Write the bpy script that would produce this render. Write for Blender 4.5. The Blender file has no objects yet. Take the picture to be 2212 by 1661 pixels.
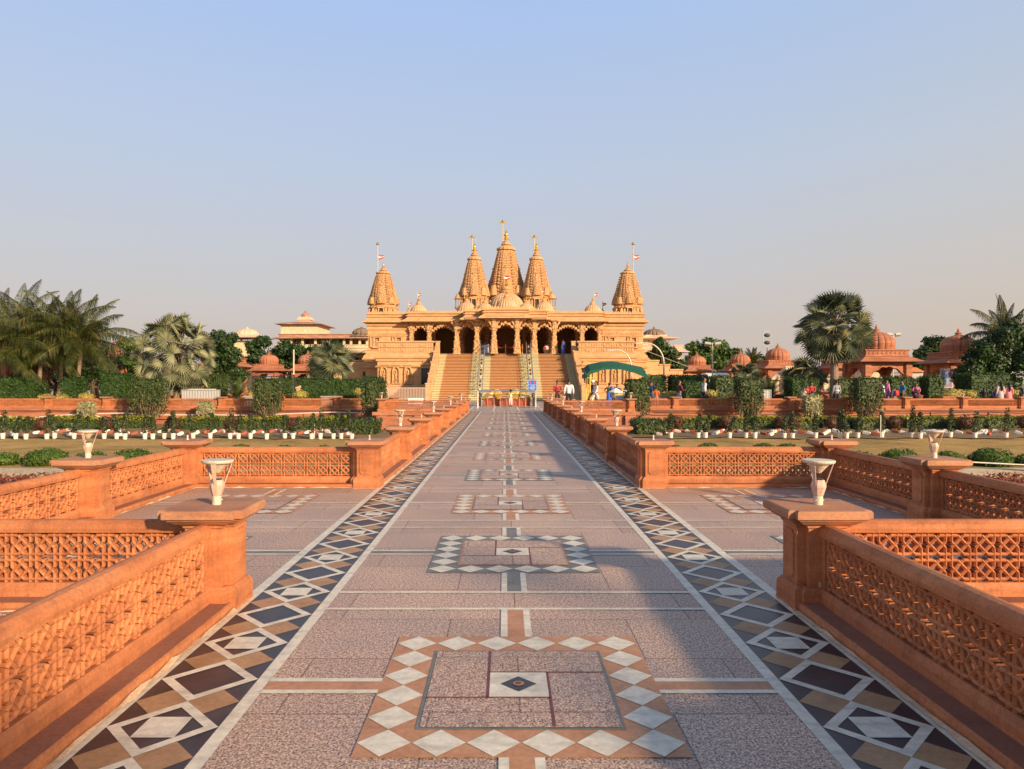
import bpy, math, random
from math import sin, cos, pi, radians, sqrt, atan2, exp
from mathutils import Vector, Matrix
random.seed(7)
R = random.Random(11)
scene = bpy.context.scene
COL = scene.collection
# ---------------------------------------------------------------- camera model (measured on the photograph, 2212 px wide)
F = 1561.0; VX = 1090.5; VY = 825.0; CX = -0.077; CZ = 1.7
def gx(px, Y): return CX + (px - VX) / F * Y
def gz(py, Y): return CZ - (py - VY) / F * Y
ORD = ['first','second','third','fourth','fifth','sixth','seventh','eighth','ninth','tenth','eleventh','twelfth','thirteenth',
 'fourteenth','fifteenth','sixteenth','seventeenth','eighteenth','nineteenth','twentieth','twenty-first','twenty-second','twenty-third',
 'twenty-fourth','twenty-fifth','twenty-sixth','twenty-seventh','twenty-eighth','twenty-ninth','thirtieth']
# ---------------------------------------------------------------- materials
def newmat(name):
    m = bpy.data.materials.new(name); m.use_nodes = True
    nt = m.node_tree; b = nt.nodes['Principled BSDF']
    return m, nt, b
def node(nt, t, **kw):
    n = nt.nodes.new(t)
    for k, v in kw.items():
        if k.startswith('i_'): n.inputs[k[2:].replace('_', ' ')].default_value = v
        else: setattr(n, k, v)
    return n
def ramp(nt, fac, stops, interp='LINEAR'):
    r = nt.nodes.new('ShaderNodeValToRGB'); r.color_ramp.interpolation = interp
    el = r.color_ramp.elements
    while len(el) < len(stops): el.new(0.5)
    for e, (p, c) in zip(el, stops):
        e.position = p; e.color = (c[0], c[1], c[2], 1)
    nt.links.new(fac, r.inputs['Fac']); return r.outputs['Color']
def mixc(nt, a, b, fac, mode='MIX'):
    m = nt.nodes.new('ShaderNodeMix'); m.data_type = 'RGBA'; m.blend_type = mode
    for i, s in ((6, a), (7, b)):
        if isinstance(s, tuple): m.inputs[i].default_value = (s[0], s[1], s[2], 1)
        else: nt.links.new(s, m.inputs[i])
    if isinstance(fac, float): m.inputs[0].default_value = fac
    else: nt.links.new(fac, m.inputs[0])
    return m.outputs[2]
def noise(nt, scale, detail=4, rough=0.6, vec=None, sc=None):
    n = node(nt, 'ShaderNodeTexNoise'); n.inputs['Scale'].default_value = scale
    n.inputs['Detail'].default_value = detail; n.inputs['Roughness'].default_value = rough
    if vec is not None: nt.links.new(vec, n.inputs['Vector'])
    return n.outputs['Fac']
def wpos(nt, sc=(1, 1, 1)):
    g = node(nt, 'ShaderNodeNewGeometry'); mp = node(nt, 'ShaderNodeMapping'); mp.inputs['Scale'].default_value = sc
    nt.links.new(g.outputs['Position'], mp.inputs['Vector']); return mp.outputs['Vector']
def bump(nt, b, h, dist=0.01, strength=0.5):
    bp = node(nt, 'ShaderNodeBump'); bp.inputs['Distance'].default_value = dist; bp.inputs['Strength'].default_value = strength
    nt.links.new(h, bp.inputs['Height']); nt.links.new(bp.outputs['Normal'], b.inputs['Normal'])
def stone(name, c1, c2, c3, scale=3.0, fine=40.0, rough=0.8, bd=0.004, stain=0.0, stainc=(0.1, 0.06, 0.04), veins=(1, 1, 6), streak=0.0):
    m, nt, b = newmat(name)
    v = wpos(nt); v2 = wpos(nt, veins)
    n1 = noise(nt, scale, 5, 0.6, v2); n2 = noise(nt, fine, 3, 0.7, v)
    c = ramp(nt, n1, [(0.3, c1), (0.5, c2), (0.7, c3)])
    c = mixc(nt, c, ramp(nt, n2, [(0.3, (0.62, 0.62, 0.62)), (0.65, (1.12, 1.12, 1.12))]), 0.55, 'MULTIPLY')
    if stain:
        n3 = noise(nt, 1.6, 8, 0.72, v)
        f = ramp(nt, n3, [(0.5, (0, 0, 0)), (0.68, (stain,) * 3)])
        c = mixc(nt, c, stainc, f)
    if streak:     # rain streaks running down the faces
        n4 = noise(nt, 1.0, 6, 0.75, wpos(nt, (11, 11, 1.3)))
        c = mixc(nt, c, ramp(nt, n4, [(0.34, (0.58, 0.54, 0.52)), (0.50, (1.0, 1.0, 1.0)), (0.72, (1.1, 1.12, 1.16))]), streak, 'MULTIPLY')
    nt.links.new(c, b.inputs['Base Color']); b.inputs['Roughness'].default_value = rough
    bump(nt, b, n2, bd, 0.6)
    return m
def plain(name, c, rough=0.6, metal=0.0, var=0.12, scale=8.0):
    m, nt, b = newmat(name)
    n1 = noise(nt, scale, 5, 0.65, wpos(nt))
    col = ramp(nt, n1, [(0.3, tuple(x * (1 - var) for x in c)), (0.7, tuple(min(1, x * (1 + var)) for x in c))])
    nt.links.new(col, b.inputs['Base Color']); b.inputs['Roughness'].default_value = rough; b.inputs['Metallic'].default_value = metal
    return m
def leafmat(name, c1, c2, trans=0.25, rough=0.5, c3=None):
    m, nt, b = newmat(name)
    g = node(nt, 'ShaderNodeNewGeometry')
    n1 = noise(nt, 1.3, 3, 0.6, wpos(nt))
    a = node(nt, 'ShaderNodeMath', operation='MULTIPLY_ADD'); nt.links.new(g.outputs['Random Per Island'], a.inputs[0])
    a.inputs[1].default_value = 0.6; nt.links.new(n1, a.inputs[2])
    s = node(nt, 'ShaderNodeMath', operation='SUBTRACT'); nt.links.new(a.outputs[0], s.inputs[0]); s.inputs[1].default_value = 0.3
    c = ramp(nt, s.outputs[0], [(0.15, c1), (0.85, c2)] if c3 is None else [(0.15, c1), (0.6, c2), (0.9, c3)])
    nt.links.new(c, b.inputs['Base Color']); b.inputs['Roughness'].default_value = rough
    t = node(nt, 'ShaderNodeBsdfTranslucent'); nt.links.new(c, t.inputs['Color'])
    ms = node(nt, 'ShaderNodeMixShader'); ms.inputs[0].default_value = trans
    nt.links.new(b.outputs[0], ms.inputs[1]); nt.links.new(t.outputs[0], ms.inputs[2])
    nt.links.new(ms.outputs[0], nt.nodes['Material Output'].inputs['Surface'])
    return m
M = {}
M['red'] = stone('red_sandstone', (0.39, 0.128, 0.048), (0.51, 0.178, 0.066), (0.58, 0.235, 0.096), 1.6, 45, 0.78, 0.004, 0.5, (0.22, 0.075, 0.04), streak=0.5)
M['ledgetop'] = stone('dusty_ledge_top', (0.22, 0.085, 0.05), (0.30, 0.12, 0.07), (0.34, 0.16, 0.10), 1.5, 40, 0.8, 0.002, 0.4, (0.16, 0.08, 0.05))
M['redcap'] = stone('red_sandstone_cap', (0.36, 0.145, 0.07), (0.47, 0.21, 0.105), (0.50, 0.26, 0.15), 2.0, 45, 0.75, 0.003, 0.65, (0.25, 0.12, 0.08))
M['redfar'] = stone('red_sandstone_weathered', (0.34, 0.12, 0.062), (0.43, 0.165, 0.085), (0.52, 0.235, 0.13), 0.7, 12, 0.8, 0.006, 0.5, (0.24, 0.10, 0.07))
M['mortar'] = stone('pale_mortar', (0.55, 0.36, 0.22), (0.66, 0.47, 0.30), (0.55, 0.28, 0.15), 12, 60, 0.9, 0.004)
M['temple'] = stone('golden_sandstone', (0.56, 0.31, 0.135), (0.64, 0.375, 0.175), (0.70, 0.44, 0.22), 0.9, 9, 0.8, 0.03, 0.6, (0.44, 0.25, 0.12), (1, 1, 3))
def carved(name):
    m, nt, b = newmat(name)
    v = wpos(nt)
    vo = node(nt, 'ShaderNodeTexVoronoi', feature='F1'); vo.inputs['Scale'].default_value = 4.5; nt.links.new(v, vo.inputs['Vector'])
    n2 = noise(nt, 7, 4, 0.7, v)
    c = ramp(nt, n2, [(0.3, (0.45, 0.24, 0.10)), (0.5, (0.62, 0.355, 0.165)), (0.7, (0.72, 0.45, 0.23))])
    nt.links.new(c, b.inputs['Base Color']); b.inputs['Roughness'].default_value = 0.85
    ad = node(nt, 'ShaderNodeMath', operation='ADD'); nt.links.new(vo.outputs['Distance'], ad.inputs[0]); nt.links.new(n2, ad.inputs[1])
    bump(nt, b, ad.outputs[0], 0.12, 0.9)
    return m
M['carved'] = carved('carved_golden_sandstone')
M['dome'] = stone('pale_dome_stone', (0.55, 0.32, 0.16), (0.62, 0.39, 0.21), (0.66, 0.43, 0.25), 1.0, 10, 0.75, 0.01, 0.3, (0.5, 0.3, 0.18))
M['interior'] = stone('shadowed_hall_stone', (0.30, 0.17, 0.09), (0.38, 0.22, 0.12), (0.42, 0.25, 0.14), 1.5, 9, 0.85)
M['tread'] = stone('sandstone_tread', (0.60, 0.33, 0.145), (0.66, 0.375, 0.175), (0.62, 0.35, 0.175), 1.0, 14, 0.7, 0.004, 0.3, (0.45, 0.26, 0.16))
M['cream'] = stone('cream_marble_tread', (0.68, 0.60, 0.36), (0.76, 0.69, 0.45), (0.76, 0.70, 0.50), 2, 14, 0.6, 0.003)
M['marble'] = stone('white_marble', (0.55, 0.50, 0.40), (0.74, 0.68, 0.55), (0.80, 0.74, 0.60), 3.5, 18, 0.42, 0.0008, 0.45, (0.42, 0.38, 0.28), (1, 3, 1))
M['black'] = stone('black_slate', (0.020, 0.018, 0.020), (0.034, 0.031, 0.034), (0.055, 0.045, 0.045), 5, 60, 0.40, 0.001)
M['tan'] = stone('tan_sandstone_tile', (0.33, 0.185, 0.088), (0.42, 0.24, 0.115), (0.48, 0.29, 0.15), 4, 30, 0.55, 0.001, 0.3, (0.28, 0.17, 0.10))
M['panel_tan'] = stone('terracotta_tan_tile', (0.40, 0.185, 0.088), (0.50, 0.24, 0.115), (0.54, 0.28, 0.15), 4, 30, 0.5, 0.001)
M['green'] = stone('grey_green_slate', (0.12, 0.12, 0.105), (0.17, 0.17, 0.145), (0.22, 0.21, 0.18), 5, 30, 0.45, 0.001)
M['maroon'] = plain('maroon_strip', (0.18, 0.035, 0.035), 0.5)
def granite():
    m, nt, b = newmat('pink_granite')
    v = wpos(nt, (1, 0.8, 1))
    n0 = noise(nt, 95, 2, 0.6, v); n1 = noise(nt, 42, 4, 0.7, v); n2 = noise(nt, 1.1, 5, 0.6, v)
    mx = node(nt, 'ShaderNodeMath', operation='MULTIPLY_ADD'); nt.links.new(n0, mx.inputs[0]); mx.inputs[1].default_value = 0.65
    m2 = node(nt, 'ShaderNodeMath', operation='MULTIPLY'); nt.links.new(n1, m2.inputs[0]); m2.inputs[1].default_value = 0.35
    nt.links.new(m2.outputs[0], mx.inputs[2])
    c = ramp(nt, mx.outputs[0], [(0.36, (0.055, 0.038, 0.036)), (0.43, (0.20, 0.15, 0.14)), (0.50, (0.40, 0.31, 0.27)), (0.57, (0.58, 0.48, 0.42)), (0.64, (0.74, 0.65, 0.57))])
    c = mixc(nt, c, ramp(nt, n2, [(0.35, (1.10, 0.985, 0.89)), (0.65, (1.38, 1.20, 1.02))]), 1.0, 'MULTIPLY')
    # joints of the slabs
    g = node(nt, 'ShaderNodeNewGeometry')
    br = node(nt, 'ShaderNodeTexBrick', offset=0.37, offset_frequency=2); br.inputs['Scale'].default_value = 1.0
    br.inputs['Brick Width'].default_value = 1.25; br.inputs['Row Height'].default_value = 0.74; br.inputs['Mortar Size'].default_value = 0.005
    br.inputs['Color1'].default_value = (1, 1, 1, 1); br.inputs['Color2'].default_value = (0.82, 0.80, 0.80, 1); br.inputs['Mortar'].default_value = (0.42, 0.36, 0.33, 1)
    nt.links.new(g.outputs['Position'], br.inputs['Vector'])
    c = mixc(nt, c, br.outputs['Color'], 1.0, 'MULTIPLY')
    nt.links.new(c, b.inputs['Base Color'])
    rr = ramp(nt, n2, [(0.3, (0.42,) * 3), (0.7, (0.60,) * 3)]); nt.links.new(rr, b.inputs['Roughness'])
    return m
M['granite'] = granite()
def lawn():
    m, nt, b = newmat('dry_lawn')
    v = wpos(nt); n1 = noise(nt, 0.5, 6, 0.65, v); n2 = noise(nt, 18, 4, 0.8, v)
    c = ramp(nt, n1, [(0.30, (0.20, 0.14, 0.03)), (0.5, (0.46, 0.28, 0.075)), (0.68, (0.56, 0.36, 0.12))])
    c = mixc(nt, c, ramp(nt, n2, [(0.3, (0.5, 0.5, 0.45)), (0.7, (1.25, 1.25, 1.2))]), 0.8, 'MULTIPLY')
    nt.links.new(c, b.inputs['Base Color']); b.inputs['Roughness'].default_value = 0.95
    bump(nt, b, n2, 0.03, 1.0); return m
M['lawn'] = lawn()
M['soil'] = stone('bare_soil', (0.19, 0.115, 0.05), (0.27, 0.165, 0.07), (0.15, 0.125, 0.04), 1.2, 14, 0.95, 0.02)
M['plaza'] = stone('grey_plaza_stone', (0.34, 0.27, 0.22), (0.42, 0.34, 0.28), (0.48, 0.40, 0.34), 0.6, 5, 0.4, 0.001)
M['ground'] = stone('dusty_ground', (0.20, 0.16, 0.09), (0.26, 0.19, 0.11), (0.16, 0.16, 0.07), 0.2, 3, 0.95, 0.02)
M['concrete'] = stone('grey_concrete', (0.25, 0.22, 0.18), (0.33, 0.29, 0.24), (0.38, 0.34, 0.28), 1.5, 14, 0.9, 0.004, 0.4, (0.12, 0.11, 0.08))
M['lampw'] = stone('pinkish_white_enamel', (0.56, 0.38, 0.30), (0.64, 0.45, 0.36), (0.58, 0.42, 0.32), 9, 60, 0.45, 0.0008, 0.25, (0.45, 0.30, 0.18))
M['lampcream'] = stone('cream_enamel', (0.60, 0.53, 0.40), (0.70, 0.63, 0.50), (0.60, 0.48, 0.30), 14, 60, 0.45, 0.0008, 0.5, (0.40, 0.26, 0.10))
M['white'] = plain('white_paint', (0.78, 0.75, 0.69), 0.6)
M['whitepot'] = plain('white_painted_pot', (0.76, 0.70, 0.62), 0.7)
M['terra'] = plain('terracotta_paint', (0.36, 0.09, 0.045), 0.8)
M['gold'] = plain('gilded_metal', (0.95, 0.60, 0.14), 0.28, 0.9)
M['goldpaint'] = plain('yellow_gold_paint', (0.85, 0.52, 0.06), 0.35, 0.35)
M['polegold'] = plain('cream_gold_paint', (0.58, 0.46, 0.22), 0.5)
M['steel'] = plain('brushed_steel', (0.62, 0.58, 0.55), 0.3, 0.85)
M['grey'] = plain('grey_paint', (0.42, 0.42, 0.40), 0.6)
M['railgrey'] = plain('dull_purple_grey_metal', (0.22, 0.20, 0.23), 0.5)
M['dark'] = plain('dark_iron', (0.03, 0.03, 0.032), 0.5)
M['glass'] = plain('dark_glass', (0.03, 0.035, 0.04), 0.12)
M['bred'] = plain('red_painted_plinth', (0.36, 0.075, 0.03), 0.6)
M['rope'] = plain('red_rope', (0.55, 0.03, 0.03), 0.7)
M['bcream'] = stone('cream_plaster', (0.62, 0.50, 0.30), (0.70, 0.58, 0.37), (0.66, 0.51, 0.33), 0.4, 4, 0.85, 0.01, 0.3, (0.42, 0.30, 0.2))
M['bpink'] = stone('pink_cream_plaster', (0.66, 0.45, 0.30), (0.74, 0.53, 0.37), (0.70, 0.48, 0.33), 0.4, 4, 0.85, 0.01, 0.4, (0.4, 0.25, 0.17))
M['broof'] = stone('weathered_roof', (0.30, 0.14, 0.09), (0.44, 0.23, 0.15), (0.55, 0.34, 0.24), 0.7, 5, 0.9, 0.01)
M['darkdome'] = stone('soot_stained_dome', (0.13, 0.09, 0.06), (0.22, 0.15, 0.10), (0.36, 0.26, 0.17), 1.2, 8, 0.9, 0.01)
M['canvas'] = plain('green_canvas', (0.006, 0.085, 0.05), 0.8)
M['blue'] = plain('blue_sign_board', (0.02, 0.14, 0.62), 0.4)
M['lblue'] = plain('pale_blue_board', (0.35, 0.55, 0.85), 0.4)
M['signred'] = plain('sign_red', (0.7, 0.05, 0.12), 0.4)
M['trunk'] = stone('palm_bark', (0.13, 0.09, 0.06), (0.26, 0.19, 0.13), (0.34, 0.26, 0.18), 2, 14, 0.95, 0.02, 0, (0, 0, 0), (1, 1, 9))
M['bark'] = stone('tree_bark', (0.06, 0.045, 0.03), (0.11, 0.08, 0.05), (0.14, 0.10, 0.07), 3, 14, 0.95, 0.02)
M['twig'] = plain('bare_twigs', (0.26, 0.18, 0.11), 0.9, 0, 0.3, 6)
M['hedge'] = leafmat('hedge_leaves', (0.014, 0.038, 0.006), (0.055, 0.115, 0.016), 0.2, 0.6)
M['hedgeold'] = leafmat('dull_hedge_leaves', (0.03, 0.055, 0.015), (0.10, 0.14, 0.035))
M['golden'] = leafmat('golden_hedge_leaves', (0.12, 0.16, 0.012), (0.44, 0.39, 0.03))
M['yellow'] = leafmat('yellow_bush_leaves', (0.24, 0.21, 0.04), (0.60, 0.50, 0.12))
M['varieg'] = leafmat('variegated_leaves', (0.20, 0.22, 0.08), (0.55, 0.50, 0.28))
M['redleaf'] = leafmat('copper_leaves', (0.045, 0.03, 0.012), (0.16, 0.06, 0.025))
M['purple'] = leafmat('purple_leaves', (0.025, 0.008, 0.012), (0.07, 0.022, 0.035))
M['bush'] = leafmat('fresh_bush_leaves', (0.03, 0.07, 0.008), (0.12, 0.19, 0.02), 0.2, 0.6)
M['tree'] = leafmat('tree_leaves', (0.012, 0.035, 0.01), (0.06, 0.115, 0.025))
M['tree2'] = leafmat('light_tree_leaves', (0.03, 0.07, 0.012), (0.12, 0.20, 0.04))
M['coco'] = leafmat('coconut_leaflets', (0.018, 0.032, 0.006), (0.075, 0.095, 0.018), 0.28, 0.5, (0.22, 0.17, 0.045))
M['fan'] = leafmat('silvery_fan_leaves', (0.11, 0.13, 0.075), (0.26, 0.27, 0.15), 0.2, 0.55, (0.38, 0.37, 0.20))
M['fand'] = leafmat('green_fan_leaves', (0.05, 0.075, 0.045), (0.13, 0.155, 0.09), 0.2, 0.5, (0.34, 0.31, 0.12))
M['cycad'] = leafmat('feathery_green_leaves', (0.03, 0.06, 0.015), (0.12, 0.17, 0.04))
M['thin'] = leafmat('thin_shrub_leaves', (0.015, 0.035, 0.01), (0.05, 0.085, 0.02))
M['redground'] = leafmat('red_groundcover_leaves', (0.10, 0.03, 0.01), (0.36, 0.08, 0.03))
M['skin'] = plain('brown_skin', (0.26, 0.125, 0.07), 0.55, 0, 0.05)
M['hair'] = plain('black_hair', (0.012, 0.010, 0.010), 0.5)
def cloth(c): 
    k = 'cloth_%d_%d_%d' % tuple(int(x * 100) for x in c)
    if k not in M: M[k] = plain('fabric', c, 0.85, 0, 0.15, 14)
    return M[k]
# ---------------------------------------------------------------- mesh builder
class MB:
    def __init__(s): s.v = []; s.f = []; s.m = []; s.mi = 0
    def add(s, vs, fs):
        o = len(s.v); s.v.extend(vs)
        for f in fs: s.f.append(tuple(i + o for i in f)); s.m.append(s.mi)
    def quad(s, a, b, c, d): s.add([a, b, c, d], [(0, 1, 2, 3)])
    def poly(s, pts): s.add(list(pts), [tuple(range(len(pts)))])
    def rect(s, x0, x1, y0, y1, z): s.add([(x0, y0, z), (x1, y0, z), (x1, y1, z), (x0, y1, z)], [(0, 1, 2, 3)])
    def box(s, x0, x1, y0, y1, z0, z1):
        s.add([(x0, y0, z0), (x1, y0, z0), (x1, y1, z0), (x0, y1, z0), (x0, y0, z1), (x1, y0, z1), (x1, y1, z1), (x0, y1, z1)],
              [(0, 3, 2, 1), (4, 5, 6, 7), (0, 1, 5, 4), (1, 2, 6, 5), (2, 3, 7, 6), (3, 0, 4, 7)])
    def obox(s, c, ax, ay, az):   # oriented box: centre and three half vectors
        c, ax, ay, az = map(Vector, (c, ax, ay, az)); vs = []
        for k in (-1, 1):
            for i, j in ((-1, -1), (1, -1), (1, 1), (-1, 1)): vs.append(tuple(c + ax * i + ay * j + az * k))
        s.add(vs, [(0, 3, 2, 1), (4, 5, 6, 7), (0, 1, 5, 4), (1, 2, 6, 5), (2, 3, 7, 6), (3, 0, 4, 7)])
    def loft(s, rings, cap0=True, cap1=True, closed=True):
        n = len(rings[0]); vs = [p for r in rings for p in r]; fs = []
        for k in range(len(rings) - 1):
            for i in range(n if closed else n - 1):
                j = (i + 1) % n; fs.append((k * n + i, k * n + j, (k + 1) * n + j, (k + 1) * n + i))
        if cap0: fs.append(tuple(reversed(range(n))))
        if cap1: fs.append(tuple(range((len(rings) - 1) * n, len(rings) * n)))
        s.add(vs, fs)
    def sweep(s, plan, prof, cap0=True, cap1=True):   # plan CCW polygon, prof = [(offset, z)]
        n = len(plan); dirs = []
        for i in range(n):
            a, b, c = plan[i - 1], plan[i], plan[(i + 1) % n]
            e1 = Vector((b[0] - a[0], b[1] - a[1])).normalized(); e2 = Vector((c[0] - b[0], c[1] - b[1])).normalized()
            n1 = Vector((e1.y, -e1.x)); n2 = Vector((e2.y, -e2.x)); m = n1 + n2; d = 1 + n1.dot(n2)
            dirs.append(m / max(d, 0.2))
        s.loft([[(plan[i][0] + dirs[i].x * o, plan[i][1] + dirs[i].y * o, z) for i in range(n)] for o, z in prof], cap0, cap1)
    def lathe(s, prof, cx=0, cy=0, n=16, a0=0.0, cap0=True, cap1=True, mod=None):
        rings = []
        for r, z in prof:
            ring = []
            for i in range(n):
                a = a0 + 2 * pi * i / n; rr = r * (mod(a, i) if mod else 1)
                ring.append((cx + rr * cos(a), cy + rr * sin(a), z))
            rings.append(ring)
        s.loft(rings, cap0, cap1)
    def tube(s, pts, rad, n=6, caps=True):
        pts = [Vector(p) for p in pts]
        if not isinstance(rad, (list, tuple)): rad = [rad] * len(pts)
        rings = []; up = None
        for i, p in enumerate(pts):
            t = (pts[min(i + 1, len(pts) - 1)] - pts[max(i - 1, 0)]).normalized()
            if up is None:
                up = Vector((0, 0, 1)) if abs(t.z) < 0.9 else Vector((1, 0, 0))
            u = t.cross(up)
            if u.length < 1e-5: u = t.orthogonal()
            u.normalize(); w = u.cross(t).normalized(); up = w
            rings.append([tuple(p + (u * cos(2 * pi * k / n) + w * sin(2 * pi * k / n)) * rad[i]) for k in range(n)])
        s.loft(rings, caps, caps)
    def ball(s, c, r, n=10, m=6, sx=1, sy=1, sz=1):
        prof = [(r * sin(pi * k / m), -r * cos(pi * k / m)) for k in range(m + 1)]
        prof[0] = (r * 0.02, -r); prof[-1] = (r * 0.02, r)
        rings = [[(c[0] + sx * pr * cos(2 * pi * i / n), c[1] + sy * pr * sin(2 * pi * i / n), c[2] + sz * z) for i in range(n)] for pr, z in prof]
        s.loft(rings)
    def mesh(s, name, mats):
        me = bpy.data.meshes.new(name); me.from_pydata(s.v, [], s.f)
        if not isinstance(mats, (list, tuple)): mats = [mats]
        for m in mats: me.materials.append(m)
        if len(mats) > 1: me.polygons.foreach_set('material_index', s.m)
        me.update(); return me
    def build(s, name, mats, parent=None, loc=(0, 0, 0), smooth=False):
        me = s.mesh(name, mats)
        if smooth: me.polygons.foreach_set('use_smooth', [True] * len(me.polygons))
        o = bpy.data.objects.new(name, me); COL.objects.link(o); o.location = loc
        if parent is not None: o.parent = parent
        return o
def tag(o, label=None, cat=None, group=None, kind=None):
    if label: o['label'] = label
    if cat: o['category'] = cat
    if group: o['group'] = group
    if kind: o['kind'] = kind
    return o
def thing(name, label, cat, loc=(0, 0, 0), rz=0, group=None, sc=1):
    o = bpy.data.objects.new(name, None); COL.objects.link(o); o.empty_display_size = 0.2
    o.location = loc; o.rotation_euler = (0, 0, rz); o.scale = (sc, sc, sc)
    return tag(o, label, cat, group)
def copy_tree(o, parent=None):
    c = o.copy(); COL.objects.link(c)
    if parent is not None: c.parent = parent
    for ch in list(o.children): copy_tree(ch, c)
    return c
def place(proto, used, loc, rz=0, label=None, sc=None, group=None):
    o = proto if not used else copy_tree(proto)
    o.location = loc; o.rotation_euler = (0, 0, rz)
    if label: o['label'] = label
    if group: o['group'] = group
    if sc: o.scale = sc if isinstance(sc, tuple) else (sc, sc, sc)
    return o
def rectp(x0, x1, y0, y1): return [(x0, y0), (x1, y0), (x1, y1), (x0, y1)]
def chamf(h, c):   # square with stepped (re-entrant) corners
    a = h - c; return [(-a, -h), (a, -h), (a, -a), (h, -a), (h, a), (a, a), (a, h), (-a, h), (-a, a), (-h, a), (-h, -a), (-a, -a)]
# ---------------------------------------------------------------- render, camera, light
scene.render.engine = 'CYCLES'
cd = bpy.data.cameras.new('camera'); cam = bpy.data.objects.new('camera', cd); COL.objects.link(cam)
cam.location = (CX, 0, CZ); cam.rotation_euler = (radians(90), 0, 0)
cd.sensor_width = 36; cd.lens = F / 2212 * 36; cd.shift_x = 15.5 / 2212; cd.shift_y = -5.5 / 2212; cd.clip_end = 3000; cd.clip_start = 0.05
scene.camera = cam
EL = radians(19.0); sxh, syh = 0.68, -0.733
sd = bpy.data.lights.new('sun', 'SUN'); sd.energy = 5.0; sd.angle = radians(2.4); sd.color = (1.0, 0.75, 0.48)
sun = bpy.data.objects.new('sun', sd); COL.objects.link(sun)
dirv = Vector((-sxh * cos(EL), -syh * cos(EL), -sin(EL)))
sun.rotation_euler = dirv.to_track_quat('-Z', 'Y').to_euler(); sun.location = (30, -20, 30)
w = bpy.data.worlds.new('World'); scene.world = w; w.use_nodes = True
nt = w.node_tree; bg = nt.nodes['Background']
sky = node(nt, 'ShaderNodeTexSky', sky_type='NISHITA'); sky.sun_disc = False; sky.sun_elevation = EL; sky.sun_rotation = atan2(sxh, syh)
sky.air_density = 1.3; sky.dust_density = 3.0; sky.ozone_density = 1.5
# hazy evening sky: the Nishita sky blended with the pale dust haze that thickens towards the horizon
tc = node(nt, 'ShaderNodeTexCoord'); sp = node(nt, 'ShaderNodeSeparateXYZ'); nt.links.new(tc.outputs['Generated'], sp.inputs[0])
S = 1 / 0.12
def sc_(c, k=1.0): return tuple(x * k for x in c)
hz = ramp(nt, sp.outputs['Z'], [(0.0, (0.46, 0.39, 0.35)), (0.07, (0.45, 0.395, 0.375)), (0.16, (0.425, 0.42, 0.445)), (0.28, (0.385, 0.44, 0.545)), (0.46, (0.315, 0.425, 0.64)), (0.6, (0.19, 0.27, 0.42)), (1.0, (0.06, 0.09, 0.17))])
wr = ramp(nt, sp.outputs['X'], [(0.0, (0.99, 0.985, 1.0)), (0.30, (1.01, 0.995, 0.98)), (0.57, (1.06, 1.0, 0.91))])
hz = mixc(nt, hz, wr, 1.0, 'MULTIPLY')
vs_ = node(nt, 'ShaderNodeVectorMath', operation='SCALE'); vs_.inputs['Scale'].default_value = S; nt.links.new(hz, vs_.inputs[0])
cm = mixc(nt, sky.outputs['Color'], vs_.outputs[0], 0.88)
nt.links.new(cm, bg.inputs['Color']); bg.inputs['Strength'].default_value = 0.12
vs = scene.view_settings; vs.view_transform = 'Standard'; vs.look = 'None'; vs.gamma = 1; vs.exposure = 0.48
scene.cycles.max_bounces = 6; scene.cycles.diffuse_bounces = 3; scene.cycles.glossy_bounces = 2; scene.cycles.transmission_bounces = 2
scene.cycles.use_adaptive_sampling = True; scene.cycles.adaptive_threshold = 0.02
# ================================================================ GROUND, LAWN, WALKWAY
def struct(o, kind='structure'): o['kind'] = kind; return o
mb = MB(); mb.rect(-900, 900, -300, 1500, -1.25); struct(mb.build('ground', M['ground']))
mb = MB()
nx, ny = 60, 60
for s in (-1, 1):    # lawn level with a gently uneven surface
    X0, X1, Y0, Y1 = (-75, -2.42, -14, 46.0) if s < 0 else (2.42, 75, -14, 46.0)
    vs_ = []
    for j in range(ny + 1):
        for i in range(nx + 1):
            x = X0 + (X1 - X0) * i / nx; y = Y0 + (Y1 - Y0) * j / ny
            vs_.append((x, y, -1.0 + 0.03 * sin(x * 0.7) * cos(y * 0.5)))
    mb.add(vs_, [(j * (nx + 1) + i, j * (nx + 1) + i + 1, (j + 1) * (nx + 1) + i + 1, (j + 1) * (nx + 1) + i) for j in range(ny) for i in range(nx)])
struct(mb.build('lawn', M['lawn']))
mb = MB()
for s in (-1, 1):    # bare soil under the potted row and the clipped hedges
    pts = []
    for i in range(61): pts.append((i / 60.0))
    top = []; bot = []
    for t in pts:
        x = s * (2.5 + 45 * t); bot.append((x, 34.4 + 0.5 * sin(x * 1.3) + 0.3 * sin(x * 3.1), -0.955)); top.append((x, 45.9, -0.955))
    for i in range(60): mb.quad(bot[i], bot[i + 1], top[i + 1], top[i]) if s > 0 else mb.quad(bot[i + 1], bot[i], top[i], top[i + 1])
struct(mb.build('soil_bed', M['soil']))
WE = 41.2          # where the walkway opens out
mb = MB(); mb.mi = 0
mb.box(-2.42, 2.42, -6, WE, -1.05, 0.0)
mb.mi = 1
for ya, yb in ((-6, 5.26), (12.04, WE)): mb.box(-2.52, -2.42, ya, yb, -0.14, -0.002); mb.box(2.42, 2.52, ya, yb, -0.14, -0.002)
struct(mb.build('walkway', [M['granite'], M['redfar']]))
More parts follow.
